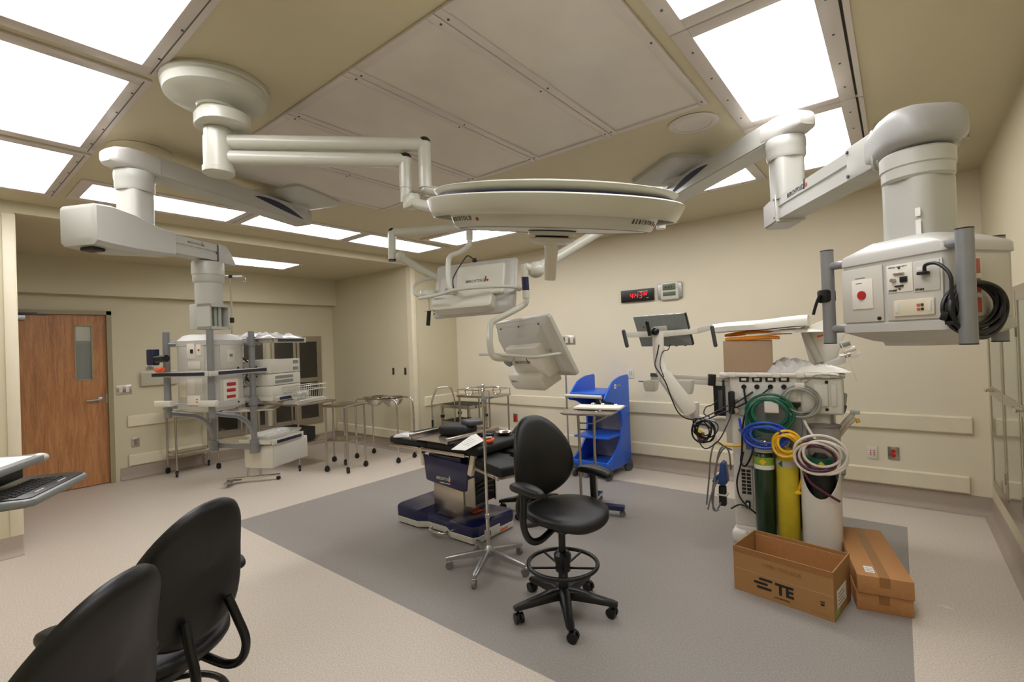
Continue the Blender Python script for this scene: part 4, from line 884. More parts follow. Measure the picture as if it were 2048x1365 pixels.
# small camera head on its own arm, left of the upper monitor
c3 = Vector((-2.427, 2.152, 1.949))
t = thing('camera_head', 'small white camera head with looped bar and black sterile handle left of the upper monitor', 'surgical camera', tuple(c3))
def PC(p): return Vector(p)-c3
TA = [PC(p) for p in [(-2.603, 2.007, 2.371), (-2.609, 2.004, 2.204), (-2.567, 2.037, 2.199), (-2.425, 2.281, 2.053)]]
hub3 = HBw-c3
MB().cyl(TA[0], hub3+Vector((0, 0, TA[0].z-hub3.z)), 0.0265, n=20).sph(TA[0], 0.0265, 16).build('horizontal_arm', 'white', t)
MB().cyl(TA[0], TA[1]+Vector((0, 0, -0.01)), 0.0262, n=20).build('arm_elbow', 'white', t)
MB().sph(TA[0]+Vector((0, 0, 0.008)), (0.0255, 0.0255, 0.024), 16).cyl(TA[1]+Vector((0, 0, -0.022)), TA[1]+Vector((0, 0, -0.008)), 0.0255, n=18).build('elbow_cap', 'blackp', t)
MB().tube([TA[2]+Vector((0, 0, 0.012)), TA[2]+(TA[3]-TA[2])*0.5, TA[3]], 0.027, n=14, smooth=False, r2=0.022).sph(TA[2]+Vector((0, 0, 0.012)), 0.034, 14).build('spring_arm', 'white', t)
MB().tube([TA[3], TA[3]+Vector((0.02, 0.03, -0.03)), Vector((0.03, 0.03, 0.01)), Vector((0, 0, 0))], 0.018, n=12).build('link', 'white', t)
MB().lathe([(0.0, 0.035), (0.05, 0.03), (0.062, 0.01), (0.06, -0.012), (0.03, -0.022), (0.0, -0.024)], n=28).build('camera_body', 'white', t)
lp = [PC(p) for p in [(-2.459, 2.253, 2.075), (-2.471, 2.142, 2.05), (-2.461, 2.06, 2.003), (-2.419, 2.03, 1.948), (-2.397, 2.074, 1.936), (-2.399, 2.175, 1.942)]]
MB().tube(lp, 0.011, n=10).build('looped_bar', 'white', t)
MB().cyl((0, 0, -0.02), (0, 0, -0.108), 0.006, n=10).build('handle_stem', 'offwhite', t)
MB().cyl((0, 0, -0.104), (0, 0, -0.108), 0.034, n=24).build('handle_guard', 'beigep', t)
MB().cyl((0, 0, -0.108), (-0.008, -0.006, -0.205), 0.0135, n=18).build('sterile_handle', 'blackp', t)
# lower monitor
Q2 = [(-1.679, 2.28, 1.573), (0.944, -0.33, 0.028), (-0.18, -0.44, 0.88)]
c2 = Vector(Q2[0]); 
t, m = monitor('lower tilted surgical monitor seen from behind, hanging over the operating table', c2, Q2[1], Q2[2], 0.57, 0.38, None)
def PV(p): return Vector(p)-c2
MB().rr([(0.012, 0.24, 0.085, 0.008, -0.02, 0.075), (0.05, 0.205, 0.045, 0.008, -0.03, 0.055)]).xf(m).build('upper_back_bulge', 'boomg', t)
MB().rr([(0.012, 0.165, 0.10, 0.012, 0.02, -0.045), (0.085, 0.165, 0.10, 0.012, 0.02, -0.045), (0.092, 0.158, 0.093, 0.012, 0.02, -0.045)]).xf(m).build('electronics_cover', 'offwhite', t)
logo(m @ Matrix.Translation((-0.10, -0.05, 0.0925)), 0.026, t)
MB().rr([(0.0, 0.18, 0.055, 0.03, -0.04, -0.165), (0.12, 0.175, 0.05, 0.03, -0.04, -0.165), (0.127, 0.165, 0.042, 0.03, -0.04, -0.165)]).xf(m).build('control_box', 'offwhite', t)
text('DISPLAY 2', 0.018, m @ Matrix.Translation((-0.19, -0.16, 0.1275)), 'ink', t)
MB().lathe([(0.042, 0.03), (0.042, 0.09), (0.03, 0.098), (0.0, 0.1)], (-0.19, -0.03, 0), 24).xf(m).build('swivel_joint', 'bluegrey', t)
for x in (-0.2, 0.0, 0.2): MB().lathe([(0.006, 0.018), (0.006, 0.021)], (x, 0.155, 0), 10).xf(m).build('screw', 'darkg', t)
N2 = [PV(p) for p in [(-1.651, 2.197, 2.009), (-1.653, 2.197, 1.967), (-1.649, 2.2, 1.932), (-1.651, 2.199, 1.88), (-1.652, 2.198, 1.84), (-1.669, 2.185, 1.818), (-1.707, 2.116, 1.779), (-1.748, 2.032, 1.737), (-1.756, 2.001, 1.707), (-1.735, 1.967, 1.602), (-1.724, 1.976, 1.541), (-1.695, 2, 1.526), (-1.652, 2.034, 1.527)]]
MB().tube(N2[3:], 0.0175, n=14).build('bent_neck', 'white', t)
MB().cyl(N2[3]+Vector((0, 0, 0.025)), N2[3]-Vector((0, 0, 0.02)), 0.021, n=18).build('neck_sleeve', 'white', t)
MB().cyl(N2[1]+Vector((0, 0, 0.02)), N2[3]+Vector((0, 0, 0.02)), 0.0205, n=18).build('navy_band', 'navyt', t)
MB().cyl(N2[0]+Vector((0, 0, 0.045)), N2[1]+Vector((0, 0, 0.015)), 0.0215, n=18).build('pivot_barrel', 'white', t)
HB2 = [PV(p) for p in [(-1.867, 2.028, 1.55), (-1.752, 2.005, 1.549), (-1.587, 1.997, 1.539), (-1.487, 2.039, 1.528), (-1.427, 2.138, 1.539), (-1.454, 2.296, 1.542)]]
MB().tube(HB2, 0.009, n=10).build('handle_bar', 'white', t); MB().sph(HB2[-1], 0.022, 14).build('handle_end', 'white', t)
MB().tube([N2[-1], m @ Vector((-0.19, -0.03, 0.07))], 0.018, n=12, smooth=False).build('neck_link', 'white', t)
SA = [PV(p) for p in [(-1.619, 2.261, 2.026), (-1.414, 2.77, 2.321), (-1.183, 3.082, 2.463), (-1.188, 3.08, 2.322)]]
MB().sph(SA[0], (0.052, 0.052, 0.048), 16).build('spring_joint', 'white', t)
b = MB(); dvec = (SA[1]-SA[0]); b.tube([SA[0], SA[0]+dvec*0.25, SA[1], SA[2]], 0.036, n=14, r2=0.026, k=4); b.build('spring_arm', 'white', t)
MB().tube([N2[0]+Vector((0, 0, 0.03)), SA[0]], 0.026, n=14, smooth=False).build('joint_link', 'white', t)
MB().cyl(SA[2]+Vector((0, 0, 0.02)), SA[3], 0.030, n=20).build('arm_elbow', 'white', t)
hub2 = HBw-c2
MB().cyl((hub2.x, hub2.y, SA[2].z), SA[2], 0.0265, n=18).build('horizontal_arm', 'white', t)
lm_ = frame_m(SA[0]+dvec*0.62+Vector((0.03, -0.022, 0.0)), -dvec if dvec.x < 0 else dvec, (0, 0, 1))

# ================================================================ operating table
ox, oy = -3.12, 3.0
t = thing('operating_table', 'navy operating table with black pads and stainless column in the middle of the room', 'operating table', (ox, oy, 0))
bx0, bx1, by0, by1 = -0.545, 0.46, -0.24, 0.28
def plan(hx, y0, y1, ins):
    """base outline: wide at both ends, waisted in the middle"""
    pts = []
    for x, i in ((bx0, 0.05), (bx0+0.03, 0.0), (bx0+0.30, 0.0), (bx0+0.38, 0.05), (bx0+0.62, 0.05), (bx0+0.72, 0.0), (bx1-0.03, 0.0), (bx1, 0.04)): pts.append((x, y0+i))
    return [(x, y) for x, y in pts]+[(x, y1-(y-y0)) for x, y in reversed(pts)]
def scale_(P, s, dx=0): 
    return [(x*s+dx, (y-0.02)*s+0.02) for x, y in P]
P0 = plan(0, by0, by1, 0)
b = MB(); b.rings([[(x, y, z) for x, y in scale_(P0, s)] for z, s in ((0.012, 0.97), (0.016, 0.99), (0.06, 1.0), (0.066, 0.985))]); b.build('white_skirt', 'white', t, ang=30)
b = MB(); tops = {}
def top(x): 
    return 0.175 if x < bx0+0.30 else (0.175-(x-bx0-0.30)/0.08*0.065 if x < bx0+0.38 else (0.11 if x < bx0+0.62 else (0.11+(x-bx0-0.62)/0.1*0.045 if x < bx0+0.72 else 0.155)))
b.rings([[(x, y, 0.066) for x, y in scale_(P0, 0.99)], [(x, y, top(x)-0.03) for x, y in scale_(P0, 1.0)], [(x, y, top(x)-0.008) for x, y in scale_(P0, 0.985)], [(x, y, top(x)) for x, y in scale_(P0, 0.95)]], cap=False)
v = [bv for bv in b.bm.verts][-len(P0):]
n2 = len(P0)//2
for i in range(n2-1):
    b.bm.faces.new((v[i], v[i+1], v[2*n2-2-i], v[2*n2-1-i]))
b.build('base_cover', 'navy', t, ang=32)
MB().b2((-0.34, by0+0.012, 0.035), (-0.24, by0+0.03, 0.05)).build('pedal', 'blackp', t)
MB().tube([(-0.05, by0-0.0, 0.055), (-0.02, by0-0.05, 0.05), (0.12, by0-0.05, 0.05), (0.15, by0+0.0, 0.055)], 0.012, n=10).build('brake_pedal', 'chrome', t)
MB().b2((bx1-0.005, -0.13, 0.03), (bx1+0.006, 0.06, 0.10), bev=0.004).build('power_panel', 'panelg', t); MB().b2((bx1+0.006, -0.12, 0.045), (bx1+0.016, -0.07, 0.085), bev=0.004).build('power_inlet', 'blackp', t)
MB().b2((bx1-0.002, 0.06, 0.03), (bx1+0.004, 0.16, 0.045)).build('orange_label', 'orange', t)
MB().b2((0.16, 0.0, 0.1545), (0.24, 0.11, 0.156)).build('orange_label', 'orange', t)
for q in ((-0.4, -0.1), (0.35, -0.1), (-0.4, 0.15), (0.35, 0.15)): MB().lathe([(0.02, 0.0), (0.02, 0.02)], (q[0], q[1], 0), 12).build('wheel', 'blackp', t)
cx0, cx1, cy0, cy1 = -0.17, 0.20, -0.10, 0.20
MB().b2((cx0, cy0, 0.11), (cx1, cy1, 0.40), bev=0.008).build('column_lower', 'steel', t)
MB().b2((cx0+0.012, cy0+0.01, 0.39), (cx1-0.012, cy1-0.01, 0.55), bev=0.006).build('column_upper', 'steel', t)
MB().b2((cx1-0.012, -0.07, 0.25), (cx1+0.10, 0.19, 0.50), bev=0.004).build('hydraulic_housing', 'blackp', t)
b = MB(); b.b2((cx1-0.005, -0.085, 0.24), (cx1+0.115, -0.072, 0.52)); b.b2((cx1+0.10, 0.185, 0.24), (cx1+0.115, 0.195, 0.52)); b.b2((cx1-0.005, -0.085, 0.51), (cx1+0.115, 0.195, 0.522)); b.build('housing_trim', 'steel', t)
for k in range(3): MB().tube([(cx1+0.115, -0.05, 0.33+0.04*k), (cx1+0.125, 0.05, 0.35+0.04*k), (cx1+0.115, 0.16, 0.33+0.045*k)], 0.008, n=8).build('hydraulic_hose', 'darkg', t)
# navy skirt under the seat section, tapering downwards
sy = -0.346
SK = [(-0.076, 0.688), (0.456, 0.663), (0.424, 0.449), (0.39, 0.44), (-0.017, 0.474), (-0.042, 0.483)]
b = MB(); b.prism(SK, -0.292, -0.272, 'y', bev=0.004); b.build('side_cover', 'navy', t)
xs = [p[0] for p in SK]; x0, x1 = min(xs), max(xs)
b = MB(); b.prism([(-0.272, 0.70), (0.272, 0.70), (0.272, 0.53), (-0.272, 0.50)], x0+0.05, x1-0.10, 'x', bev=0.006); b.build('seat_chassis', 'navy', t)
lx, lz = (0.086, 0.503)
lm = at_front(lx, -0.2925, lz) @ Matrix.Rotation(R_(0), 4, 'Z')
text('BERCHTOLD', 0.034, lm, 'white', t, sx=0.9, bold=0.0006); MB().box((0.155, 0.018, 0), (0.008, 0.05, 0.001), rot=(0, 0, -8)).xf(lm).build('emblem_bar', 'white', t); MB().lathe([(0.009, 0), (0.009, 0.001)], (0.172, 0.008, 0), 14).xf(lm).build('emblem_dot', 'red', t)
MB().b2((lx+0.04, -0.2930, lz-0.026), (lx+0.10, -0.2924, lz-0.018)).build('print_line', 'white', t); MB().b2((lx+0.11, -0.2930, lz-0.026), (lx+0.165, -0.2924, lz-0.018)).build('print_line', 'white', t)
# side rails
RX = -0.066, 0.448
for ys_ in (-1, 1):
    MB().b2((RX[0], ys_*0.315-0.006, 0.722), (RX[1], ys_*0.315+0.006, 0.752), bev=0.004).build('side_rail', 'steel', t)
    MB().b2((-0.53, ys_*0.30-0.006, 0.715), (RX[0]-0.03, ys_*0.30+0.006, 0.742), bev=0.004).build('side_rail', 'steel', t)
    MB().b2((RX[0]+0.03, min(ys_*0.27, ys_*0.315), 0.728), (RX[0]+0.06, max(ys_*0.27, ys_*0.315), 0.746)).build('rail_spacer', 'steel', t); MB().b2((RX[1]-0.09, min(ys_*0.27, ys_*0.315), 0.728), (RX[1]-0.06, max(ys_*0.27, ys_*0.315), 0.746)).build('rail_spacer', 'steel', t)
    MB().box((RX[0]-0.02, ys_*0.285, 0.67), (0.035, 0.04, 0.15), rot=(0, -14, 0), bev=0.006).build('hinge_block', 'beigep', t); MB().box((RX[1]+0.035, ys_*0.27, 0.66), (0.045, 0.04, 0.17), rot=(0, 16, 0), bev=0.006).build('hinge_block', 'beigep', t)
    MB().cyl((RX[0]-0.02, ys_*0.25, 0.71), (RX[0]-0.02, ys_*0.31, 0.71), 0.018, n=14).build('hinge_pin', 'chrome', t)
MB().b2((-0.54, -0.27, 0.715), (RX[1], 0.27, 0.735), bev=0.004).build('table_deck', 'steel', t)
def pad(lo, hi, parent, nm, bev=0.022, rot=0, c=None):
    b_ = MB(); b_.b2(lo, hi, bev=bev, seg=3); return b_.build(nm, 'pad', parent, ang=45)
pad((-0.55, -0.285, 0.737), (-0.035, 0.285, 0.80), t, 'head_pad')
pad((-0.028, -0.30, 0.737), (0.575, 0.33, 0.812), t, 'seat_pad')
# leg section, swung out towards the camera
P1 = Vector((0.468, -0.255)); P2 = Vector((0.938, -0.431)); dl = (P2-P1).normalized(); nl = Vector((-dl.y, dl.x))
def legpad(o, L_, W__, z0, z1, nm, m_, bev):
    q = [(0, 0), (L_, 0), (L_, W__), (0, W__)]; b_ = MB(); b_.prism([(o.x+dl.x*u+nl.x*v_, o.y+dl.y*u+nl.y*v_) for u, v_ in q], z0, z1, 'z', bev=bev); return b_.build(nm, m_, t, ang=45)
P1b = P1-dl*0.06
legpad(P1b, 0.52, 0.26, 0.655, 0.725, 'leg_pad', 'pad', 0.018); legpad(P1b+nl*0.01, 0.50, 0.24, 0.635, 0.655, 'leg_plate', 'steel', 0.003)
legpad(P1b+nl*-0.012+dl*0.0, 0.50, 0.01, 0.63, 0.655, 'side_rail', 'steel', 0.003)
MB().box((0.62, 0.17, 0.69), (0.44, 0.25, 0.07), bev=0.018).build('leg_pad', 'pad', t)
MB().b2((0.38, -0.22, 0.64), (0.62, 0.26, 0.70), bev=0.01).build('leg_joint', 'darkg', t)
# lying on the table
def on(name, label, cat, x, y, z, rz=0): return thing(name, label, cat, (ox+x, oy+y, z), rz)
PL_ = (-0.174, -0.326); PR_ = (0.262, -0.289)
w = on('stainless_pan', 'stainless pan with two raised side rails lying across the operating table', 'pan', PL_[0], PL_[1], 0.814)
W_ = PR_[0]-PL_[0]; LL = 0.62
MB().b2((-0.01, 0, 0.0), (W_+0.03, LL, 0.006)).build('pan_bottom', 'steel', w)
for x in (-0.012, W_): MB().b2((x, -0.02, 0.0), (x+0.028, LL, 0.048), bev=0.005).build('side_rail', 'steel', w)
MB().b2((0.015, LL-0.01, 0), (W_, LL, 0.03)).build('rear_lip', 'steel', w)
for i, (x, y, z, sx_, sy_, sz_, rz, lb) in enumerate(((0.22, 0.34, 0.885, 0.30, 0.22, 0.09, 12, 'large black foam positioner on the stainless pan'), (0.33, 0.42, 0.945, 0.16, 0.17, 0.05, -20, 'dark grey foam roll lying on the large black positioner'))):
    w2 = tag(MB().box((0, 0, 0), (sx_, sy_, sz_), bev=sz_*0.42, seg=4).build('foam_positioner', 'pad' if i == 0 else 'darkg', loc=(ox+PL_[0]+x, oy+PL_[1]+y, z-0.022), rotz=rz, ang=60), lb, 'positioner')
pc = (0.344, -0.189)
w = on('printed_sheet', 'white printed sheet of paper lying on the black table pad', 'paper', pc[0], pc[1], 0.816, 0)
q = [(0.453, -0.463, 0), (0.25, 0.019, 0), (0.551, -0.198, 0), (0.573, -0.435, 0)]
n = 10; vs = []; fs = []
for i in range(n):
    for j in range(n):
        u, v_ = i/(n-1), j/(n-1); A_ = Vector(q[0]).lerp(Vector(q[1]), u); B_ = Vector(q[3]).lerp(Vector(q[2]), u); p = A_.lerp(B_, v_)
        vs.append((p.x-pc[0], p.y-pc[1], 0.003+0.012*math.sin(PI*u)*0.6+0.03*u*u))
for i in range(n-1):
    for j in range(n-1): a = i*n+j; fs.append((a, a+1, a+n+1, a+n))
b = MB(); b.add(vs, fs); b.build('sheet', 'paper', w)
for k in range(5):
    p = Vector(q[0]).lerp(Vector(q[1]), 0.35+0.09*k).lerp(Vector(q[3]).lerp(Vector(q[2]), 0.35+0.09*k), 0.15); p2 = Vector(q[0]).lerp(Vector(q[1]), 0.35+0.09*k).lerp(Vector(q[3]).lerp(Vector(q[2]), 0.35+0.09*k), 0.75)
    u = 0.35+0.09*k; zz = 0.0045+0.012*math.sin(PI*u)*0.6+0.03*u*u
    MB().tube([(p.x-pc[0], p.y-pc[1], zz), (p2.x-pc[0], p2.y-pc[1], zz)], 0.0009, n=4, smooth=False).build('text_line', 'faint', w)
sc2 = (0.515, -0.118)
w = on('orange_scissors_strap', 'orange and white strap curled beside the printed sheet', 'strap', sc2[0], sc2[1], 0.815)
MB().tube([(-0.12, -0.03, 0.012), (-0.04, 0.02, 0.02), (0.03, 0.03, 0.025), (0.05, -0.01, 0.02), (0.02, -0.03, 0.014)], 0.014, n=10).build('orange_band', 'orange', w); MB().tube([(-0.02, 0.0, 0.036), (0.03, 0.02, 0.042)], 0.008, n=8, smooth=False).build('white_end', 'paper', w)
p = (0.358, 0.059)
w = tag(MB().box((0, 0, 0.018), (0.10, 0.06, 0.032), bev=0.01).build('navy_hand_control', 'navyt', loc=(ox+p[0], oy+p[1], 0.814), rotz=15), 'navy hand control lying behind the orange strap on the table', 'hand control')
p = (0.411, 0.216)
w = thing('steel_basin', 'small shallow steel basin on the far end of the table pad', 'basin', (ox+p[0], oy+p[1], 0.813))
MB().lathe([(0.0, 0.002), (0.045, 0.003), (0.06, 0.016), (0.072, 0.026), (0.075, 0.027), (0.072, 0.023), (0.06, 0.012), (0.045, 0.0), (0.0, 0.0)], n=32).build('bowl', 'steel', w)
p = (-0.375, -0.21)
w = on('plastic_bag', 'small crumpled clear plastic bag on the left end of the table', 'plastic bag', p[0], p[1], 0.80, 25)
crumple('bag', w, 'poly', 0.22, 0.12, 0.035, 11, n=18)

# ================================================================ chairs
def egg(t, w, h, k=0.18):
    x = w*math.copysign(abs(math.cos(t))**0.85, math.cos(t)); z = h*math.copysign(abs(math.sin(t))**0.9, math.sin(t)); return x*(1-k*z/h), z
def cushion(outline, thick, dome, place, n=48, rows=7, hollow=0.0):
    """outline(t)->(u,v); place(u, v, w)->xyz, w = through the cushion"""
    rg = []
    for s_, w in [(0.02, 1.0), (0.3, 0.995), (0.6, 0.96), (0.82, 0.86), (0.94, 0.64), (1.0, 0.25), (1.0, -0.2), (0.95, -0.6), (0.86, -0.8), (0.5, -0.86), (0.02, -0.88)]:
        ring = []
        for i in range(n):
            u, v = outline(2*PI*i/n); ring.append(place(u*s_, v*s_, w*thick/2-(hollow*(1-s_*s_) if w > 0 else 0)))
        rg.append(ring)
    b_ = MB(); b_.rings(rg); return b_
def make_chair(loc, rz, label, stool=True, base_rot=0, seat_z=0.60, arms=True, bdz=0.0):
    """local +x = the way the sitter faces"""
    t_ = thing('drafting_chair', label, 'chair', (loc[0], loc[1], 0), rz)
    sz = seat_z
    def seat_o(t): 
        r = 0.235; x = r*math.copysign(abs(math.cos(t))**0.8, math.cos(t))*1.0; y = 0.245*math.copysign(abs(math.sin(t))**0.8, math.sin(t)); return x, y*(1-0.10*(x/r < 0)*abs(x/r))
    def pl(u, v, w): 
        z = sz+w-0.035*max(0, (u-0.10)/0.13)**2+0.012*(abs(v)/0.24)**2
        return (u+0.035, v, z)
    cushion(seat_o, 0.085, 0, pl, hollow=0.012).build('seat', 'vinyl', t_, ang=70)
    bc = Vector((-0.185, 0, sz+0.297+bdz)); tl = R_(-8)
    def bo(t): return egg(t, 0.232, 0.252, 0.20)
    def bp_(u, v, w):
        curve = 0.055*(u/0.23)**2; lum = 0.03*math.cos(v/0.25*PI*0.8)
        x = w+curve+lum*0.6-0.02; z = v
        return (bc.x+x*math.cos(tl)+z*math.sin(tl), bc.y+u, bc.z-x*math.sin(tl)+z*math.cos(tl))
    cushion(bo, 0.07, 0, bp_, hollow=0.008).build('backrest', 'vinyl', t_, ang=70)
    for yb_ in (-0.10, 0.10): MB().tube([(-0.215, yb_*0.9, sz+0.15+bdz), (-0.245, yb_, sz+0.07), (-0.275, yb_*1.08, sz-0.02), (-0.255, yb_*1.05, sz-0.09), (-0.19, yb_, sz-0.115), (-0.08, yb_*0.8, sz-0.075)], 0.016, n=12).build('back_bracket', 'blackp', t_)
    MB().b2((-0.11, -0.10, sz-0.095), (0.12, 0.10, sz-0.045), bev=0.015).build('seat_mechanism', 'blackp', t_)
    MB().tube([(0.05, 0.10, sz-0.07), (0.06, 0.19, sz-0.085), (0.065, 0.21, sz-0.08)], 0.007, n=8).build('tilt_lever', 'blackp', t_)
    for s_ in ((-1, 1) if arms else ()):
        ay_ = s_*0.285
        MB().tube([(0.02, s_*0.06, sz-0.07), (0.03, s_*0.19, sz-0.115), (0.02, s_*0.262, sz-0.10), (0.0, ay_+s_*0.005, sz-0.02), (0.0, ay_, sz+0.10), (0.0, ay_, sz+0.17)], 0.0195, n=14).build('arm_support', 'blackp', t_)
        def ao(t): return (0.135*math.copysign(abs(math.cos(t))**0.8, math.cos(t)), 0.046*math.copysign(abs(math.sin(t))**0.8, math.sin(t)))
        cushion(ao, 0.05, 0, lambda u, v, w, q=ay_: (u+0.02, q+v-s_*0.01*(u/0.13)**2, sz+0.19+w-0.012*(u/0.13)**2), n=32).build('armrest', 'vinyl', t_, ang=70)
    MB().cyl((0, 0, 0.30), (0, 0, sz-0.05), 0.021, n=20).build('gas_lift', 'blackp', t_); MB().cyl((0, 0, 0.10), (0, 0, 0.34), 0.030, r2=0.027, n=24).build('lift_sleeve', 'blackp', t_)
    if stool:
        b_ = MB(); b_.tube([(0.205*math.cos(a), 0.205*math.sin(a), 0.285) for a in [2*PI*i/32 for i in range(32)]], 0.0125, n=12, k=2, closed=True); g = b_.build('foot_ring', 'blackp', t_)
        MB().lathe([(0.032, 0.235), (0.045, 0.245), (0.045, 0.29), (0.052, 0.30), (0.052, 0.34), (0.035, 0.36)], n=28).build('ring_hub', 'blackp', g)
        for k in range(5):
            a = 2*PI*k/5+0.5; MB().cyl((0.04*math.cos(a), 0.04*math.sin(a), 0.262), (0.20*math.cos(a), 0.20*math.sin(a), 0.283), 0.007, n=8).build('ring_spoke', 'blackp', g)
    for k in range(5):
        a = R_(base_rot)+2*PI*k/5; ca_, sa_ = math.cos(a), math.sin(a)
        b_ = MB(); rg = []
        for r_, hw_, z0_, z1_ in ((0.02, 0.036, 0.085, 0.145), (0.08, 0.032, 0.085, 0.142), (0.18, 0.026, 0.078, 0.118), (0.285, 0.024, 0.072, 0.098), (0.315, 0.018, 0.072, 0.09)):
            rg.append([(r_*ca_-s*sa_, r_*sa_+s*ca_, z) for s, z in ((hw_, z0_), (hw_, z1_-0.012), (hw_*0.6, z1_), (-hw_*0.6, z1_), (-hw_, z1_-0.012), (-hw_, z0_))])
        b_.rings(rg).build('base_leg', 'blackp', t_, ang=45)
        cxx, cyy = 0.292*ca_, 0.292*sa_; sw = a+1.1+k*1.7; ds = Vector((math.cos(sw), math.sin(sw), 0)); pn = Vector((-ds.y, ds.x, 0)); c0 = Vector((cxx, cyy, 0.029))+ds*0.014
        b_ = MB()
        for q in (-1, 1): b_.cyl(c0+pn*(q*0.016-0.009), c0+pn*(q*0.016+0.009), 0.029, n=24)
        b_.box(tuple(c0+Vector((0, 0, 0.012))-ds*0.004), (0.04, 0.014, 0.036), rot=(0, 0, math.degrees(sw)), bev=0.004)
        b_.build('caster', 'blackp', t_); 
        MB().cyl((cxx, cyy, 0.045), (cxx, cyy, 0.078), 0.008, n=10).build('caster_stem', 'blackp', t_)
    return t_
br = math.degrees(math.atan2(2.13-2.4, -1.38+1.6))+13
make_chair((-1.6, 2.4), -13, 'black drafting chair with foot ring standing in front of the operating table', base_rot=br)
make_chair((-2.165, 0.555), 205, 'black drafting chair at the lower left, its whole backrest in view', base_rot=4, seat_z=0.535)
make_chair((-1.715, 0.165), 218, 'black drafting chair cut off by the lower left corner of the photo', base_rot=29, seat_z=0.525)
make_chair((-2.81, 3.71), -58, 'black chair mostly hidden behind the front drafting chair', base_rot=200, seat_z=0.42, bdz=-0.13, stool=False, arms=False)

# ================================================================ infusion stands
def iv_stand(loc, rot, label, z_top, ngl=5, R=0.32, m_leg='alu', ring=True, base_z=0.12):
    t_ = thing('infusion_stand', label, 'IV stand', (loc[0], loc[1], 0), rot)
    MB().cyl((0, 0, base_z-0.03), (0, 0, z_top*0.28), 0.0135, n=16).build('lower_pole', 'chrome', t_); MB().cyl((0, 0, z_top*0.26), (0, 0, z_top), 0.0105, n=16).build('upper_pole', 'chrome', t_)
    MB().lathe([(0.013, z_top*0.265), (0.017, z_top*0.27), (0.017, z_top*0.29), (0.011, z_top*0.295)], n=18).build('pole_collar', 'chrome', t_)
    MB().lathe([(0.013, base_z+0.04), (0.03, base_z+0.02), (0.042, base_z-0.01), (0.035, base_z-0.03), (0, base_z-0.03)], n=20).build('hub', m_leg, t_)
    for k in range(ngl):
        a = 2*PI*k/ngl; ca_, sa_ = math.cos(a), math.sin(a)
        rg = [[(r_*ca_-s*sa_, r_*sa_+s*ca_, z) for s, z in ((w_, z0_), (w_, z1_-0.004), (w_*0.5, z1_), (-w_*0.5, z1_), (-w_, z1_-0.004), (-w_, z0_))] for r_, w_, z0_, z1_ in ((0.02, 0.019, base_z-0.03, base_z+0.015), (R*0.5, 0.017, base_z-0.042, base_z-0.005), (R-0.01, 0.014, base_z-0.055, base_z-0.028), (R+0.01, 0.008, base_z-0.055, base_z-0.035))]
        MB().rings(rg).build('base_leg', m_leg, t_, ang=40)
        sw = a+0.8*k; d_ = Vector((math.cos(sw), math.sin(sw), 0)); p_ = Vector((-d_.y, d_.x, 0)); c0 = Vector(((R-0.005)*ca_, (R-0.005)*sa_, 0.028))+d_*0.012
        MB().cyl(c0-p_*0.011, c0+p_*0.011, 0.028, n=20).build('caster', 'greyc', t_); MB().cyl((c0.x-d_.x*0.012, c0.y-d_.y*0.012, 0.03), (c0.x-d_.x*0.012, c0.y-d_.y*0.012, base_z-0.045), 0.008, n=10).box(tuple(c0+Vector((0, 0, 0.03))), (0.03, 0.026, 0.012), rot=(0, 0, math.degrees(sw)), bev=0.003).build('caster_fork', 'chrome', t_)
    for k in range(4):
        a = PI/2*k+0.3; ca_, sa_ = math.cos(a), math.sin(a); L_ = 0.10
        b_ = MB(); b_.tube([(0, 0, z_top-0.025), (L_*0.6*ca_, L_*0.6*sa_, z_top-0.018), (L_*ca_, L_*sa_, z_top-0.02)], 0.0038, n=8)
        b_.tube([(L_*ca_+0.028*math.sin(q)*ca_, L_*sa_+0.028*math.sin(q)*sa_, z_top-0.045+0.027*math.cos(q)) for q in [0.0, 0.8, 1.6, 2.4, 3.2, 4.0, 4.8, 5.5]], 0.0038, n=8); b_.build('ram_horn_hook', 'chrome', t_)
    MB().lathe([(0.0, z_top+0.004), (0.012, z_top), (0.016, z_top-0.03), (0.012, z_top-0.05)], n=16).build('hook_hub', 'chrome', t_)
    return t_
ivc = (-2.35, 2.57)
t = iv_stand(ivc, math.degrees(math.atan2(2.36-ivc[1], -2.26-ivc[0])), 'steel infusion stand with five-leg aluminium base in front of the operating table', zat_front := 1.315, R=0.30)
zk = 1.207
MB().lathe([(0.0, -0.03), (0.024, -0.028), (0.024, 0.0), (0.0, 0.002)], n=16, mtx=Matrix.Rotation(PI/2, 3, 'X')).xf(Matrix.Translation((-0.012, -0.012, zk))).build('height_knob', 'bluegrey', t)
t = iv_stand((-3.17, 4.97), 62, 'steel infusion stand beside the blue cart, hooks visible right of the lower monitor', 1.341, R=0.27, m_leg='white')

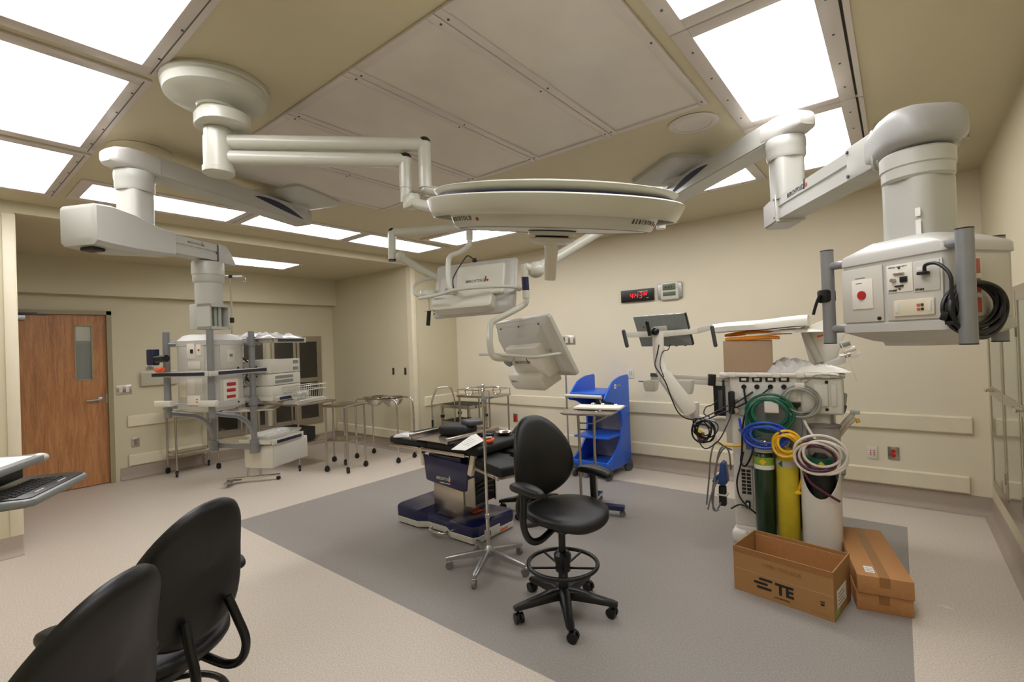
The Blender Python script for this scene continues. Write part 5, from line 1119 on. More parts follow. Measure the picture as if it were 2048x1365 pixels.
# ================================================================ instrument stands and steel tables
def frame_table(loc, rot, sx_, sy_, h, label, shelf_z=None, name='instrument_table', caster_m='blackp', rim=True, group=None, tm='steel', leg_r=0.0125, cat='table', wire=False):
    t_ = thing(name, label, cat, (loc[0], loc[1], 0), rot, group)
    MB().b2((-sx_/2, -sy_/2, h-0.03), (sx_/2, sy_/2, h), bev=0.004).build('tabletop', tm, t_)
    i_ = 0.03
    for sx in (-1, 1):
        for sy in (-1, 1):
            x, y = sx*(sx_/2-i_), sy*(sy_/2-i_)
            MB().cyl((x, y, 0.085), (x, y, h-0.02), leg_r, n=14).build('leg', 'steel', t_); caster(t_, x, y, 0.034, 25*sx*sy, m=caster_m)
    if shelf_z: MB().b2((-sx_/2+i_, -sy_/2+i_, shelf_z-0.02), (sx_/2-i_, sy_/2-i_, shelf_z), bev=0.003).build('lower_shelf', 'steel', t_)
    if wire:
        b_ = MB(); q = 0.075
        b_.tube([(-sx_/2+0.01, -sy_/2+0.01, h+q), (sx_/2-0.01, -sy_/2+0.01, h+q), (sx_/2-0.01, sy_/2-0.01, h+q), (-sx_/2+0.01, sy_/2-0.01, h+q)], 0.006, n=8, smooth=False, closed=True); b_.build('guard_rail', 'chrome', t_)
        for sx in (-1, 1):
            for sy in (-1, 1): MB().cyl((sx*(sx_/2-0.01), sy*(sy_/2-0.01), h), (sx*(sx_/2-0.01), sy*(sy_/2-0.01), h+q), 0.006, n=8).build('rail_post', 'chrome', t_)
    return t_
frame_table((-7.66, 2.40), 0, 0.42, 0.56, 0.90, 'narrow steel instrument table behind the left boom, nearest the oak door', 0.30)
frame_table((-6.80, 3.42), 8, 1.00, 0.62, 0.90, 'long steel back table behind the left boom shelves', 0.36)
frame_table((-5.83, 3.62), 18, 0.40, 0.42, 0.883, 'square steel table with lower shelf right of the left boom', 0.42)
t = thing('basin_stand', 'double basin stand of bent steel tube holding two steel bowls', 'basin stand', (-5.9, 4.30, 0), 10)
bh = 0.88
for y in (-0.17, 0.17):
    MB().tube([(-0.40, y, 0.10), (-0.40, y, bh-0.12), (-0.36, y, bh-0.02), (-0.28, y, bh), (0.28, y, bh), (0.36, y, bh-0.02), (0.40, y, bh-0.12), (0.40, y, 0.10)], 0.0125, n=12, k=5).build('bent_frame', 'chrome', t)
for x in (-0.40, 0.40):
    MB().cyl((x, -0.17, 0.22), (x, 0.17, 0.22), 0.01, n=10).build('cross_bar', 'chrome', t)
    for y in (-0.17, 0.17): caster(t, x, y, 0.032, 30)
MB().cyl((-0.40, 0, 0.22), (0.40, 0, 0.22), 0.01, n=10).build('cross_bar', 'chrome', t)
for x in (-0.18, 0.18): MB().tube([(x+0.165*math.cos(a), 0.165*math.sin(a), bh) for a in [2*PI*i/20 for i in range(20)]], 0.007, n=8, k=2, closed=True).build('bowl_ring', 'chrome', t)
for x, lb in ((-0.18, 'left'), (0.18, 'right')):
    a = R_(10); wx, wy = -5.9+x*math.cos(a), 4.30+x*math.sin(a)
    tag(MB().lathe([(0.0, -0.12), (0.08, -0.115), (0.13, -0.07), (0.158, 0.0), (0.168, 0.012), (0.172, 0.014), (0.164, 0.008), (0.15, 0.0), (0.12, -0.065), (0.07, -0.108), (0.0, -0.112)], n=36).build('steel_bowl', 'chrome', loc=(wx, wy, bh+0.007)), 'steel bowl resting in the %s ring of the basin stand' % lb, 'bowl')
pc_ = thing('paper_notice', 'white sheet in a sleeve hanging on the alcove wall behind the square steel table', 'notice', (-7.662, AY1, 0.359))
MB().box((0, -0.006, 0), (0.14, 0.008, 0.40), bev=0.002).build('sheet', 'panelg', pc_)
kb = tag(MB().b2((-0.24, -0.15, 0.0), (0.24, 0.15, 0.16), bev=0.004).build('step_stool_box', 'slot', loc=(-6.80, 3.42, 0.362), rotz=8), 'black box on the lower shelf of the long steel back table', 'box')
# instrument stand with foot base seen under the drawer unit
p1_ = (-6.30, 2.62)
t = thing('instrument_stand', 'steel instrument stand with pedal base showing below the left boom drawer', 'instrument stand', (p1_[0], p1_[1], 0), 55)
MB().b2((-0.30, -0.025, 0.05), (0.30, 0.025, 0.075), bev=0.004).build('base_bar', 'chrome', t); MB().b2((-0.28, -0.20, 0.05), (-0.20, 0.0, 0.065), bev=0.003).build('foot_bar', 'steel', t)
for x in (-0.06, 0.08): MB().cyl((x, 0, 0.06), (x, 0, 0.90), 0.0125, n=12).build('post', 'steel', t)
for x in (-0.28, 0.28): caster(t, x, 0, 0.026, 20)
MB().b2((-0.20, -0.03, 0.045), (-0.13, 0.05, 0.055)).build('foot_pedal', 'blackp', t); MB().b2((-0.30, -0.22, 0.90), (0.30, 0.22, 0.915), bev=0.004).build('tray', 'steel', t)
# Mayo stand in front of the blue cart
mx, my = -2.30, 3.93
t = thing('mayo_stand', 'steel instrument stand with flat tray and twin posts in front of the blue cart', 'instrument stand', (mx, my, 0), 13.392)
mz = 0.955
b = MB(); b.rr([(mz-0.012, 0.225, 0.30, 0.05, 0.06, 0.06), (mz+0.006, 0.245, 0.325, 0.06, 0.06, 0.06), (mz+0.009, 0.245, 0.325, 0.06, 0.06, 0.06), (mz-0.006, 0.218, 0.295, 0.05, 0.06, 0.06)]); b.build('tray', 'steel', t)
for x in (-0.075, 0.075): MB().tube([(x, 0, 0.08), (x, 0, mz-0.10), (x*1.5, 0.03, mz-0.02), (x*1.9, 0.08, mz-0.014)], 0.0135, n=12, k=5).build('post', 'steel', t)
MB().cyl((-0.075, 0, mz-0.12), (0.075, 0, mz-0.12), 0.007, n=8).build('cross_bar', 'steel', t); MB().cyl((-0.075, 0, mz-0.18), (0.075, 0, mz-0.18), 0.007, n=8).build('cross_bar', 'blackp', t)
MB().tube([(0.08, 0.0, mz-0.11), (0.20, 0.20, mz-0.05), (0.27, 0.34, mz-0.005)], 0.008, n=8).build('tray_brace', 'steel', t)
MB().b2((-0.28, -0.035, 0.055), (0.33, 0.035, 0.10), bev=0.008).build('base_foot', 'navy', t); MB().b2((-0.03, -0.03, 0.06), (0.03, 0.40, 0.09), bev=0.006).build('base_foot', 'chrome', t)
for x, y in ((-0.26, 0.0), (0.31, 0.0), (0.0, 0.38)): caster(t, x, y, 0.026, 30, m='greyc')
mt = math.atan2(.10, .42)
tag(MB().b2((-0.22, -0.11, 0), (0.23, 0.11, 0.022), bev=0.008).build('white_towel', 'foam', loc=(mx+0.06*math.cos(mt)-0.17*math.sin(mt)+0.02, my+0.17, mz+0.002), rotz=math.degrees(mt)), 'folded white towel on the tray of the instrument stand', 'towel')
for i, dx in enumerate((-0.13, -0.02, 0.12)):
    w = tag(MB().lathe([(0.0, 0.0), (0.022, 0.0), (0.024, 0.012), (0.016, 0.02), (0.0, 0.022)], n=14).build('tray_knob', 'chrome', loc=(mx+dx+0.02, my+0.34, mz+0.008)), 'small bright knob on the rear edge of the instrument tray', 'knob', 'bright knobs along the rear edge of the tray')

# ================================================================ blue cart
t = thing('blue_cart', 'bright blue plastic utility cart against the wall below the data plate', 'cart', (-2.86, 5.22, 0)); hw, hd = 0.235, 0.31
side = [(-hd+0.02, 0.10), (-hd, 0.13), (-hd+0.005, 0.20), (-hd+0.10, 0.23), (-hd+0.24, 0.30), (-hd+0.36, 0.42), (-hd+0.41, 0.56), (-hd+0.40, 0.70), (-hd+0.33, 0.81), (-hd+0.16, 0.885), (-hd+0.02, 0.905), (-hd-0.02, 0.93), (-hd+0.03, 0.99), (-hd+0.12, 1.06), (-hd+0.20, 1.12), (-hd+0.28, 1.145), (-hd+0.40, 1.17), (hd-0.03, 1.18), (hd, 1.16), (hd, 0.12), (hd-0.03, 0.10)]
for sx, nm_ in ((-1, 'side_panel'), (1, 'side_panel')): MB().prism(side, sx*hw-0.011, sx*hw+0.011, 'x', bev=0.003).build(nm_, 'blue', t)
for z, y0, nm_ in ((0.13, -hd+0.02, 'bottom_tray'), (0.47, -hd+0.06, 'shelf'), (0.74, -hd+0.12, 'shelf'), (0.985, -hd+0.0, 'top_shelf')): MB().b2((-hw+0.011, y0, z-0.012), (hw-0.011, hd-0.016, z+0.012), bev=0.004).build(nm_, 'blue', t)
MB().b2((-hw+0.011, hd-0.014, 0.13), (hw-0.011, hd-0.006, 1.0)).build('rear_panel', 'boomg', t); MB().b2((-hw+0.011, -hd+0.02, 0.13), (hw-0.011, -hd+0.04, 0.20), bev=0.004).build('front_lip', 'blue', t)
MB().cyl((-hw-0.03, -hd-0.03, 0.962), (hw-0.02, -hd-0.03, 0.962), 0.022, n=16).build('push_handle', 'white', t); MB().cyl((hw-0.05, -hd+0.10, 0.76), (hw-0.05, -hd-0.02, 0.93), 0.008, n=10).build('handle_brace', 'white', t)
for x in (-hw+0.03, hw+0.0):
    for y in (-hd+0.03, hd-0.06): caster(t, x, y, 0.058, 70 if x > 0 else 100, m='darkg', w=0.032)
lm = at_right(hw+0.0118, -0.06, 1.03)
MB().box((0, 0.03, 0), (0.05, 0.05, 0.0006)).xf(lm).build('square_emblem', 'paper', t); MB().box((0, 0.03, 0.0004), (0.026, 0.01, 0.0006)).box((0, 0.03, 0.0004), (0.01, 0.026, 0.0006)).xf(lm).build('emblem_cross', 'blue', t)
MB().box((0.095, 0.036, 0), (0.11, 0.022, 0.0006)).xf(lm).build('worn_lettering', 'bluegrey', t)

# ================================================================ corner: wire-rail table, step cart, hand cart
tw = frame_table((-4.58, 5.02), 0, 0.62, 0.46, 0.911, 'steel table with raised wire guard rail in front of the far corner', None, wire=True, caster_m='greyc')
t = thing('step_cart', 'black-topped two-shelf steel cart standing in the far corner', 'cart', (-5.195, 5.24, 0)); 
for z, nm_ in ((0.72, 'top_shelf'), (0.47, 'middle_shelf'), (0.22, 'bottom_shelf')):
    MB().b2((-0.30, -0.20, z-0.05), (0.30, 0.20, z), bev=0.005).build(nm_, 'steel', t); MB().b2((-0.28, -0.18, z), (0.28, 0.18, z+0.006)).build('black_mat', 'pad', t)
for x in (-0.28, 0.28):
    for y in (-0.185, 0.185):
        MB().b2((x-0.018, y-0.018, 0.03), (x+0.018, y+0.018, 0.72), bev=0.004).build('leg', 'steel', t)
        for z in (0.02, 0.27, 0.52): MB().cyl((x, y, z), (x, y, z+0.04), 0.032, n=14).build('rubber_foot', 'blackp', t)
t = thing('hand_truck', 'chrome bent-tube hand cart leaning by the corner guard', 'hand cart', (-5.30, 4.92, 0), 55)
MB().tube([(-0.17, 0.02, 0.06), (-0.17, 0.02, 0.60), (-0.17, 0.02, 0.78), (-0.12, -0.06, 0.95), (-0.08, -0.10, 1.0), (0.08, -0.10, 1.0), (0.12, -0.06, 0.95), (0.17, 0.02, 0.78), (0.17, 0.02, 0.60), (0.17, 0.02, 0.06)], 0.0125, n=12, k=5).build('handle_frame', 'chrome', t)
MB().b2((-0.2, -0.02, 0.08), (0.2, 0.20, 0.10), bev=0.004).build('platform', 'steel', t); MB().b2((-0.185, 0.0, 0.40), (-0.155, 0.03, 0.52)).build('label_plate', 'blackp', t)
for x in (-0.17, 0.17):
    for y in (0.02, 0.17): caster(t, x, y, 0.03, 10)

# ================================================================ anesthesia machine, seen from its back
AN = (-0.68, 3.95)
t = thing('anesthesia_machine', 'tall off-white anesthesia machine seen from behind with gauges and gas cylinders', 'anesthesia machine', (AN[0], AN[1], 0), 4)
am = t
XA0, XA1 = -0.336, 0.374
zs = 1.327          # top shelf
ZG0, ZG1 = 1.138, 1.307
zb = 1.024
xr = 0.379; xl = -0.34
# base trolley, column body, wide top section, shelf
MB().b2((xl+0.0, 0.0, 0.02), (xr-0.12, 0.62, 0.17), bev=0.03, seg=3).build('trolley_base', 'mwhite', t)
MB().b2((xl-0.025, -0.03, 0.02), (xl+0.10, 0.30, 0.13), bev=0.04, seg=4).build('base_bumper', 'mwhite', t)
for x in (xl+0.06, xr-0.09):
    for y in (0.05, 0.55): caster(t, x, y, 0.045, 20, m='darkg')
MB().b2((xl, 0.0, 0.15), (xl+0.19, 0.55, ZG1), bev=0.02, seg=3).build('left_pillar', 'mwhite', t)
MB().b2((xl+0.16, 0.10, 0.15), (xr-0.06, 0.55, ZG1), bev=0.01).build('rear_panel', 'boomg', t)
xm = 0.099
MB().b2((xm, 0.02, 0.15), (xr-0.08, 0.55, zb+0.05), bev=0.02, seg=3).build('right_pillar', 'panelg', t)
MB().b2((xl, -0.02, ZG0-0.03), (xr, 0.56, ZG1+0.0), bev=0.02, seg=3).build('upper_cabinet', 'mwhite', t)
xk0, zk0 = (0.125, 1.035); xk1, zk1 = (0.379, 1.29)
MB().b2((xk0, -0.035, zk0), (xk1, 0.3, zk1), bev=0.02, seg=3).build('ventilator_cover', 'offwhite', t)
x0, z0, x1, z1 = (0.206, 1.114, 0.318, 1.249)
MB().b2((x0, -0.052, z0-0.02), (x0+0.085, -0.03, z1+0.0), bev=0.008).build('raised_panel', 'offwhite', t); MB().b2((x0+0.10, -0.047, z0-0.02), (x0+0.135, -0.03, z1+0.0), bev=0.006).build('raised_panel', 'offwhite', t)
for q in [(0.284, 1.262), (0.281, 1.072)]: MB().cyl((q[0], -0.034, q[1]), (q[0], -0.040, q[1]), 0.011, n=16).build('cover_screw', 'slot', t)
# arched recess holding the hose hook
cxh, czh = (-0.056, 0.988)
pts = [(cxh+0.185*math.cos(a), czh+0.135*math.sin(a)) for a in [PI*i/20 for i in range(21)]]
MB().prism([(cxh+0.185, 0.62), *pts, (cxh-0.185, 0.62)], -0.026, -0.016, 'y').build('hose_recess', 'screenb', t)
hk = MB(); hx, hz = (-0.05, 1.089)
hk.cyl((hx, -0.02, hz), (hx, -0.10, hz), 0.024, n=16); hk.build('hook_stem', 'mwhite', t)
MB().box((hx, -0.105, hz), (0.095, 0.02, 0.098), bev=0.009, seg=3).build('hook_plate', 'mwhite', t)
# gauge panel with four black gauges and four connectors
x0, z0, x1, z1 = (-0.279, 1.138, 0.103, 1.297)
MB().b2((x0, -0.026, z0), (x1, -0.018, z1), bev=0.003).build('gauge_panel', 'paper', t)
for (gx, gz), (px_, pz) in zip([(-0.235, 1.275), (-0.147, 1.276), (-0.058, 1.278), (0.028, 1.279)], [(-0.237, 1.219), (-0.149, 1.221), (-0.06, 1.223), (0.026, 1.224)]):
    MB().box((gx, -0.032, gz), (0.066, 0.014, 0.036), bev=0.003).build('gauge', 'blackp', t); MB().box((gx, -0.0395, gz), (0.034, 0.002, 0.018)).build('gauge_window', 'paper', t)
    MB().cyl((px_, -0.024, pz), (px_, -0.042, pz), 0.017 if px_ < 0.2 else 0.014, n=18).build('socket', 'blackp' if gx < 0.08 else 'steel', t)
x0, z0, x1, z1 = (-0.284, 1.005, -0.2, 1.133)
MB().b2((x0, -0.024, z0), (x1, -0.012, z1), bev=0.003).build('side_plate', 'boomg', t)
x0, z0, x1, z1 = (-0.292, 0.291, -0.205, 0.612)
MB().b2((x0, -0.014, z0), (x1, 0.0, z1), bev=0.003).build('vent_plate', 'panelg', t)
zz0, zz1 = 0.403, 0.596
for c_ in range(2):
    for r_2 in range(7): MB().box((x0+(x1-x0)*(0.3+0.4*c_), -0.0155, zz0+(zz1-zz0)*(r_2+0.5)/7), (0.028, 0.003, (zz1-zz0)/7*0.72)).build('vent_slot', 'slot', t)
x0, z0, x1, z1 = (-0.273, 0.627, -0.194, 0.748)
MB().b2((x0, -0.03, z0), (x1, 0.0, z1), bev=0.006).build('outlet_housing', 'panelg', t)
px2, pz2 = (-0.241, 0.332)
MB().box((px2, -0.026, pz2), (0.035, 0.02, 0.06), bev=0.008).build('power_inlet', 'blackp', t); MB().box((px2, -0.038, pz2), (0.016, 0.006, 0.03)).build('inlet_face', 'paper', t)
for y_ in (0.62, 0.5, 0.38, 0.26): MB().cyl((xm-0.02, 0.02, y_), (xm-0.02, 0.012, y_), 0.006, n=8).build('bolt', 'darkg', t)
# shelf with moulded front edge
sx0, sx1 = -0.382, 0.363
MB().b2((sx0, -0.06, zs-0.035), (sx1, 0.52, zs), bev=0.014, seg=3).build('top_shelf', 'mwhite', t)
MB().cyl((sx0-0.025, -0.02, zs-0.018), (sx0+0.02, -0.02, zs-0.018), 0.016, r2=0.02, n=14).build('shelf_knob', 'mwhite', t); MB().cyl((sx1-0.02, -0.02, zs-0.018), (sx1+0.03, -0.02, zs-0.018), 0.018, r2=0.014, n=14).build('shelf_knob', 'mwhite', t)
for k in range(5):
    xx = sx0+(sx1-sx0)*(0.09+0.2*k); MB().box((xx, -0.061, zs-0.016), (0.055, 0.02, 0.038), bev=0.009).build('shelf_lug', 'mwhite', t)
# gas cylinders
def cylinder(px_, r_, zbot, ztop, m_, nm_):
    x = px_; y = -0.075
    g = MB().lathe([(0.0, zbot), (r_*0.9, zbot), (r_, zbot+0.012), (r_, ztop-0.10), (r_*0.85, ztop-0.05), (r_*0.45, ztop-0.01), (r_*0.3, ztop), (0.0, ztop)], (x, y, 0), 32).build(nm_, m_, t)
    MB().cyl((x, y, ztop-0.01), (x, y, ztop+0.05), 0.016, n=14).box((x, y+0.03, ztop+0.03), (0.05, 0.07, 0.05), bev=0.006).build('valve', 'chrome', g); return g, x, y
gz0, gz1 = 0.094, 0.748
gx = -0.116; yx = 0.031; wx = 0.23
g, x, y = cylinder(gx, 0.066, gz0, gz1+0.03, 'greent', 'green_gas_cylinder'); rr_ = 0.0672
zz = 0.69; MB().lathe([(rr_, zz-0.025), (rr_, zz+0.03)], (x, y, 0), 32).build('lime_label', 'lime', g)
MB().lathe([(rr_+0.0005, zz-0.055), (rr_+0.0005, zz-0.025)], (x, y, 0), 32).build('white_label', 'paper', g); MB().box((x, y-rr_-0.0005, zz+0.002), (0.035, 0.002, 0.035), rot=(0, 45, 0)).build('yellow_diamond', 'yellow', g)
zz = 0.766; MB().lathe([(rr_*0.99, zz-0.01), (rr_*0.97, zz+0.012)], (x, y, 0), 32).build('collar_label', 'offwhite', g)
g, x, y = cylinder(yx, 0.070, gz0-0.02, gz1+0.05, 'yellowt', 'yellow_gas_cylinder'); zz = 0.689
MB().lathe([(0.0712, zz-0.02), (0.0712, zz+0.022)], (x, y, 0), 32).build('silver_label', 'boomg', g); MB().box((x-0.028, y-0.067, zz+0.002), (0.03, 0.003, 0.03), rot=(0, 45, 22)).build('green_diamond', 'greenh', g); MB().b2((x-0.025, y-0.0725, zz+0.05), (x+0.025, y-0.068, zz+0.075)).build('paper_label', 'paper', g)
# white cylinder shroud on the right, cut open at an angle
zw0, zw1 = 0.086, 0.676
rg = []
for zt_, s_ in ((zw0, 0.95), (zw0+0.03, 1.0), (zw0+0.3, 1.03)): rg.append([(wx+0.115*s_*math.copysign(abs(math.cos(a))**0.8, math.cos(a)), -0.085+0.10*s_*math.copysign(abs(math.sin(a))**0.8, math.sin(a)), zt_) for a in [2*PI*i/40 for i in range(40)]])
rg.append([(wx+0.118*math.copysign(abs(math.cos(a))**0.8, math.cos(a)), -0.085+0.102*math.copysign(abs(math.sin(a))**0.8, math.sin(a)), zw1-0.19*max(0, -math.sin(a))**1.3*(1-0.15*abs(math.cos(a)))) for a in [2*PI*i/40 for i in range(40)]])
rg.append([((p[0]-wx)*0.93+wx, (p[1]+0.085)*0.93-0.085, p[2]) for p in rg[-1]]); rg.append([((p[0]-wx)*0.9+wx, (p[1]+0.085)*0.9-0.085, p[2]-0.08) for p in rg[-1]])
b = MB(); b.rings(rg, cap=False); b.bm.faces.new([v for v in list(b.bm.verts)[:40]]); b.build('cylinder_shroud', 'mwhite', t, ang=50)
MB().lathe([(0.0, zw0+0.02), (0.085, zw0+0.02), (0.085, zw1-0.02), (0.07, zw1+0.05), (0.03, zw1+0.10), (0.0, zw1+0.10)], (wx, -0.08, 0), 30).build('dark_gas_cylinder', 'cable', t)
zz = 0.719
MB().lathe([(0.0865, zz-0.02), (0.082, zz+0.03)], (wx, -0.08, 0), 30).build('green_label', 'greenh', t); MB().box((wx+0.012, -0.168, zz+0.0), (0.03, 0.002, 0.026), rot=(0, 45, 0)).build('yellow_diamond', 'yellow', t); MB().lathe([(0.0868, zz-0.05), (0.0868, zz-0.02)], (wx, -0.08, 0), 30).build('white_label', 'paper', t)
# foot of the right side, absorber canister and sage housing
cxx, czz = (0.252, 0.881); ctop = 0.96; cbot = 0.749
MB().lathe([(0.0, cbot), (0.098, cbot), (0.10, cbot+0.01), (0.10, ctop-0.01), (0.0, ctop-0.01)], (cxx, 0.02, 0), 36).build('absorber_canister', 'frost', t)
MB().lathe([(0.0, ctop-0.012), (0.106, ctop-0.012), (0.106, ctop), (0.0, ctop+0.01)], (cxx, 0.02, 0), 36).build('canister_lid', 'faint', t)
MB().cyl((cxx-0.03, 0.0, cbot+0.03), (cxx-0.03, 0.0, ctop-0.05), 0.018, n=12).build('canister_valve', 'sage', t); MB().lathe([(0.0, cbot+0.01), (0.09, cbot+0.01), (0.09, cbot+0.05), (0.0, cbot+0.05)], (cxx, 0.02, 0), 30).build('absorbent', 'whiteh', t)
hx0, hz1 = (0.344, 0.778); hx1, hz0 = (0.365, 0.463)
MB().rr([(hz0, 0.06, 0.12, 0.05, cxx+0.01, 0.16), (hz0+0.15, 0.085, 0.14, 0.06, cxx+0.035, 0.16), (hz1-0.05, 0.09, 0.14, 0.06, cxx+0.035, 0.16), (hz1+0.02, 0.07, 0.12, 0.06, cxx+0.02, 0.16)]).build('absorber_housing', 'sage', t, ang=50)
MB().rr([(hz0+0.15, 0.0865, 0.1415, 0.06, cxx+0.035, 0.16), (hz0+0.155, 0.0865, 0.1415, 0.06, cxx+0.035, 0.16)]).build('housing_seam', 'darkg', t)
# breathing outlets poking out on the right
hp_ = [(0.323, 0.15, 0.878), (0.379, 0.13, 0.967), (0.427, 0.12, 1.03)]
MB().tube(hp_, 0.016, n=12).build('breathing_port', 'mwhite', t); MB().tube([(a+0.012, b_, c-0.03) for a, b_, c in hp_], 0.012, n=10).build('breathing_port', 'beigep', t)
MB().box((hp_[-1][0]+0.012, hp_[-1][1], hp_[-1][2]+0.012), (0.055, 0.05, 0.028), bev=0.006).build('port_cap', 'sage', t); MB().cyl((hp_[-1][0]+0.02, hp_[-1][1], hp_[-1][2]-0.035), (hp_[-1][0]+0.03, hp_[-1][1], hp_[-1][2]-0.06), 0.014, n=12).build('yellow_port', 'yellowh', t)
# bits on the right of the cabinet
rt = (0.36, 1.169)
for k, (dx, dz, w_, h_, m_) in enumerate(((0.0, 0.06, 0.04, 0.10, 'greyh'), (0.01, -0.03, 0.05, 0.09, 'greyh'), (0.012, -0.10, 0.035, 0.07, 'darkg'))): MB().box((rt[0]+dx, 0.05, rt[1]+dz), (w_, 0.05, h_), rot=(0, 8*k, 0), bev=0.014).build('flow_sensor', m_, t)
# device bracket on the left: black power supplies, grey rail bracket
bx, bz = (-0.414, 1.125)
MB().b2((bx-0.05, 0.0, bz-0.14), (bx+0.035, 0.09, bz+0.145), bev=0.006).build('power_supply', 'blackp', t); MB().b2((bx-0.012, -0.012, bz-0.10), (bx+0.02, 0.0, bz+0.06), bev=0.003).build('supply_label', 'darkg', t)
b2x, b2z = (-0.325, 1.099)
MB().b2((b2x-0.022, -0.06, b2z-0.09), (b2x+0.02, 0.02, b2z+0.085), bev=0.012).build('power_brick', 'cable', t)
MB().b2((bx+0.03, 0.02, bz-0.35), (xl+0.02, 0.12, bz+0.16), bev=0.006).build('mounting_channel', 'panelg', t)
wa = [(-0.621, 0.12, 0.913), (-0.496, 0.08, 0.907), (-0.353, 0.05, 0.905)]
MB().box(((wa[0][0]+wa[2][0])/2, 0.08, (wa[0][2]+wa[2][2])/2), (wa[2][0]-wa[0][0]+0.04, 0.06, 0.10), rot=(0, 6, 0), bev=0.012).build('arm_mount', 'panelg', t)
# cabinet cords on the machine back
def cord(nm_, m_, r_, pts, parent=None, k=6): return MB().tube(pts, r_, n=8, k=k).build(nm_, m_, parent or t)
cord('power_cord', 'cable', 0.007, [(-0.234, -0.05, 1.206), (-0.225, -0.06, 1.125), (-0.202, -0.06, 1.015), (-0.179, -0.07, 0.87), (-0.183, -0.12, 0.751), (-0.235, -0.09, 0.639), (-0.271, -0.07, 0.657), (-0.259, -0.08, 0.753), (-0.249, -0.09, 0.905), (-0.226, -0.1, 1.019), (-0.198, -0.05, 1.069)])
cord('power_cord', 'cable', 0.006, [(-0.061, -0.05, 1.217), (-0.109, -0.07, 1.174), (-0.195, -0.06, 1.119), (-0.309, -0.05, 1.053), (-0.416, -0.02, 1.005), (-0.503, 0, 0.958)])
cord('power_cord', 'cable', 0.0055, [(-0.176, -0.04, 1.184), (-0.23, -0.05, 1.142), (-0.3, -0.05, 1.091), (-0.331, -0.04, 1.062)])
cord('power_cord', 'cable', 0.006, [(-0.243, -0.12, 0.745), (-0.279, -0.07, 0.618), (-0.31, -0.04, 0.494), (-0.293, -0.04, 0.384), (-0.232, -0.05, 0.317), (-0.186, -0.05, 0.284), (-0.18, -0.05, 0.274), (-0.224, -0.06, 0.314), (-0.293, -0.05, 0.33), (-0.359, -0.04, 0.286)])

# the arm-mounted display on the left of the machine
Q3 = [(-1.392, 3.55, 1.66), (0.995, -0.102, -0), (-0.045, -0.439, 0.897)]
c4 = Vector(Q3[0]); t = thing('arm_mounted_display', 'flat grey display seen from behind on a white jointed arm left of the anesthesia machine', 'display', tuple(c4)); m = frame_m((0, 0, 0), Q3[1], Q3[2])
def PD(p): return Vector(p)-c4
MB().rr([(-0.028, 0.207, 0.127, 0.008), (-0.004, 0.21, 0.13, 0.008), (0.0, 0.205, 0.125, 0.008)]).xf(m).build('display_back', 'screenb', t)
MB().b2((0.198, -0.13, -0.03), (0.212, 0.13, -0.002), bev=0.003).xf(m).build('side_edge', 'blackp', t); MB().rr([(-0.031, 0.20, 0.12, 0.004), (-0.0285, 0.20, 0.12, 0.004)]).xf(m).build('screen', 'slot', t)
for k in range(6): MB().box((-0.17+0.066*k, 0.128, -0.01), (0.045, 0.006, 0.012)).xf(m).build('top_vent', 'boomg', t)
for k in range(4): MB().box((-0.06+0.07*k, -0.131, -0.012), (0.02, 0.008, 0.014)).xf(m).build('port', 'blackp', t)
MB().b2((-0.05, -0.045, 0.0), (0.05, 0.045, 0.02), bev=0.004).xf(m).build('mount_plate', 'panelg', t); MB().box((-0.14, 0.04, 0.001), (0.02, 0.02, 0.001)).xf(m).build('rear_label', 'faint', t)
bl = [(-1.543, 3.249, 1.64), (-1.407, 3.359, 1.637), (-1.279, 3.462, 1.639), (-1.137, 3.576, 1.651), (-1.044, 3.586, 1.675)]; bl = [PD(p) for p in bl]
for a_, b_ in zip(bl, bl[1:]):
    d_ = b_-a_; c_ = (a_+b_)/2; mm_ = frame_m(c_, d_, (0, 0, 1)); MB().box((0, 0, 0), (d_.length+0.006, 0.042, 0.014), bev=0.003).xf(mm_).build('handle_bar', 'offwhite', t)
for p_, q_ in [((-1.543, 3.211, 1.665), (-1.527, 3.225, 1.56)), ((-1.029, 3.559, 1.671), (-1.014, 3.573, 1.542))]:
    MB().tube([PD(p_), PD(q_)], 0.014, n=12, smooth=False).sph(PD(p_), 0.014, 10).sph(PD(q_), 0.0145, 10).build('hand_grip', 'darkg', t)
jt = PD((-1.362, 3.343, 1.657))
MB().tube([PD((-1.397, 3.289, 1.723)), PD((-1.383, 3.301, 1.626))], 0.013, n=12, smooth=False).sph(PD((-1.397, 3.289, 1.723)), 0.014, 10).build('lever_grip', 'blackp', t)
MB().sph(jt, 0.030, 18).build('tilt_knob', 'blackp', t)
up = [PD(p) for p in [(-1.362, 3.395, 1.61), (-1.362, 3.397, 1.449), (-1.337, 3.392, 1.348)]]
MB().tube([up[0]+Vector((0, 0, 0.03)), up[0], up[1], up[2]], 0.040, n=14, k=4).build('upper_arm', 'mwhite', t)
lw = [PD(p) for p in [(-1.31, 3.375, 1.324), (-1.261, 3.416, 1.178), (-1.197, 3.468, 1.104)]]
b = MB(); dv = (lw[2]-lw[0]); fm = frame_m((lw[0]+lw[2])/2, dv, (0.626, -0.78, 0.0)); L_ = dv.length/2
poly = [(L_*math.copysign(1, math.cos(a))+0.05*math.cos(a), (0.055 if math.cos(a) > 0 else 0.045)*math.sin(a)) for a in [2*PI*i/28 for i in range(28)]]
fm2 = frame_m((lw[0]+lw[2])/2, dv, Vector((0, 0, 1)).cross(dv).cross(dv) * -1)
b.prism(poly, -0.035, 0.035, 'z', bev=0.008); b.xf(fm2).build('lower_arm', 'mwhite', t)
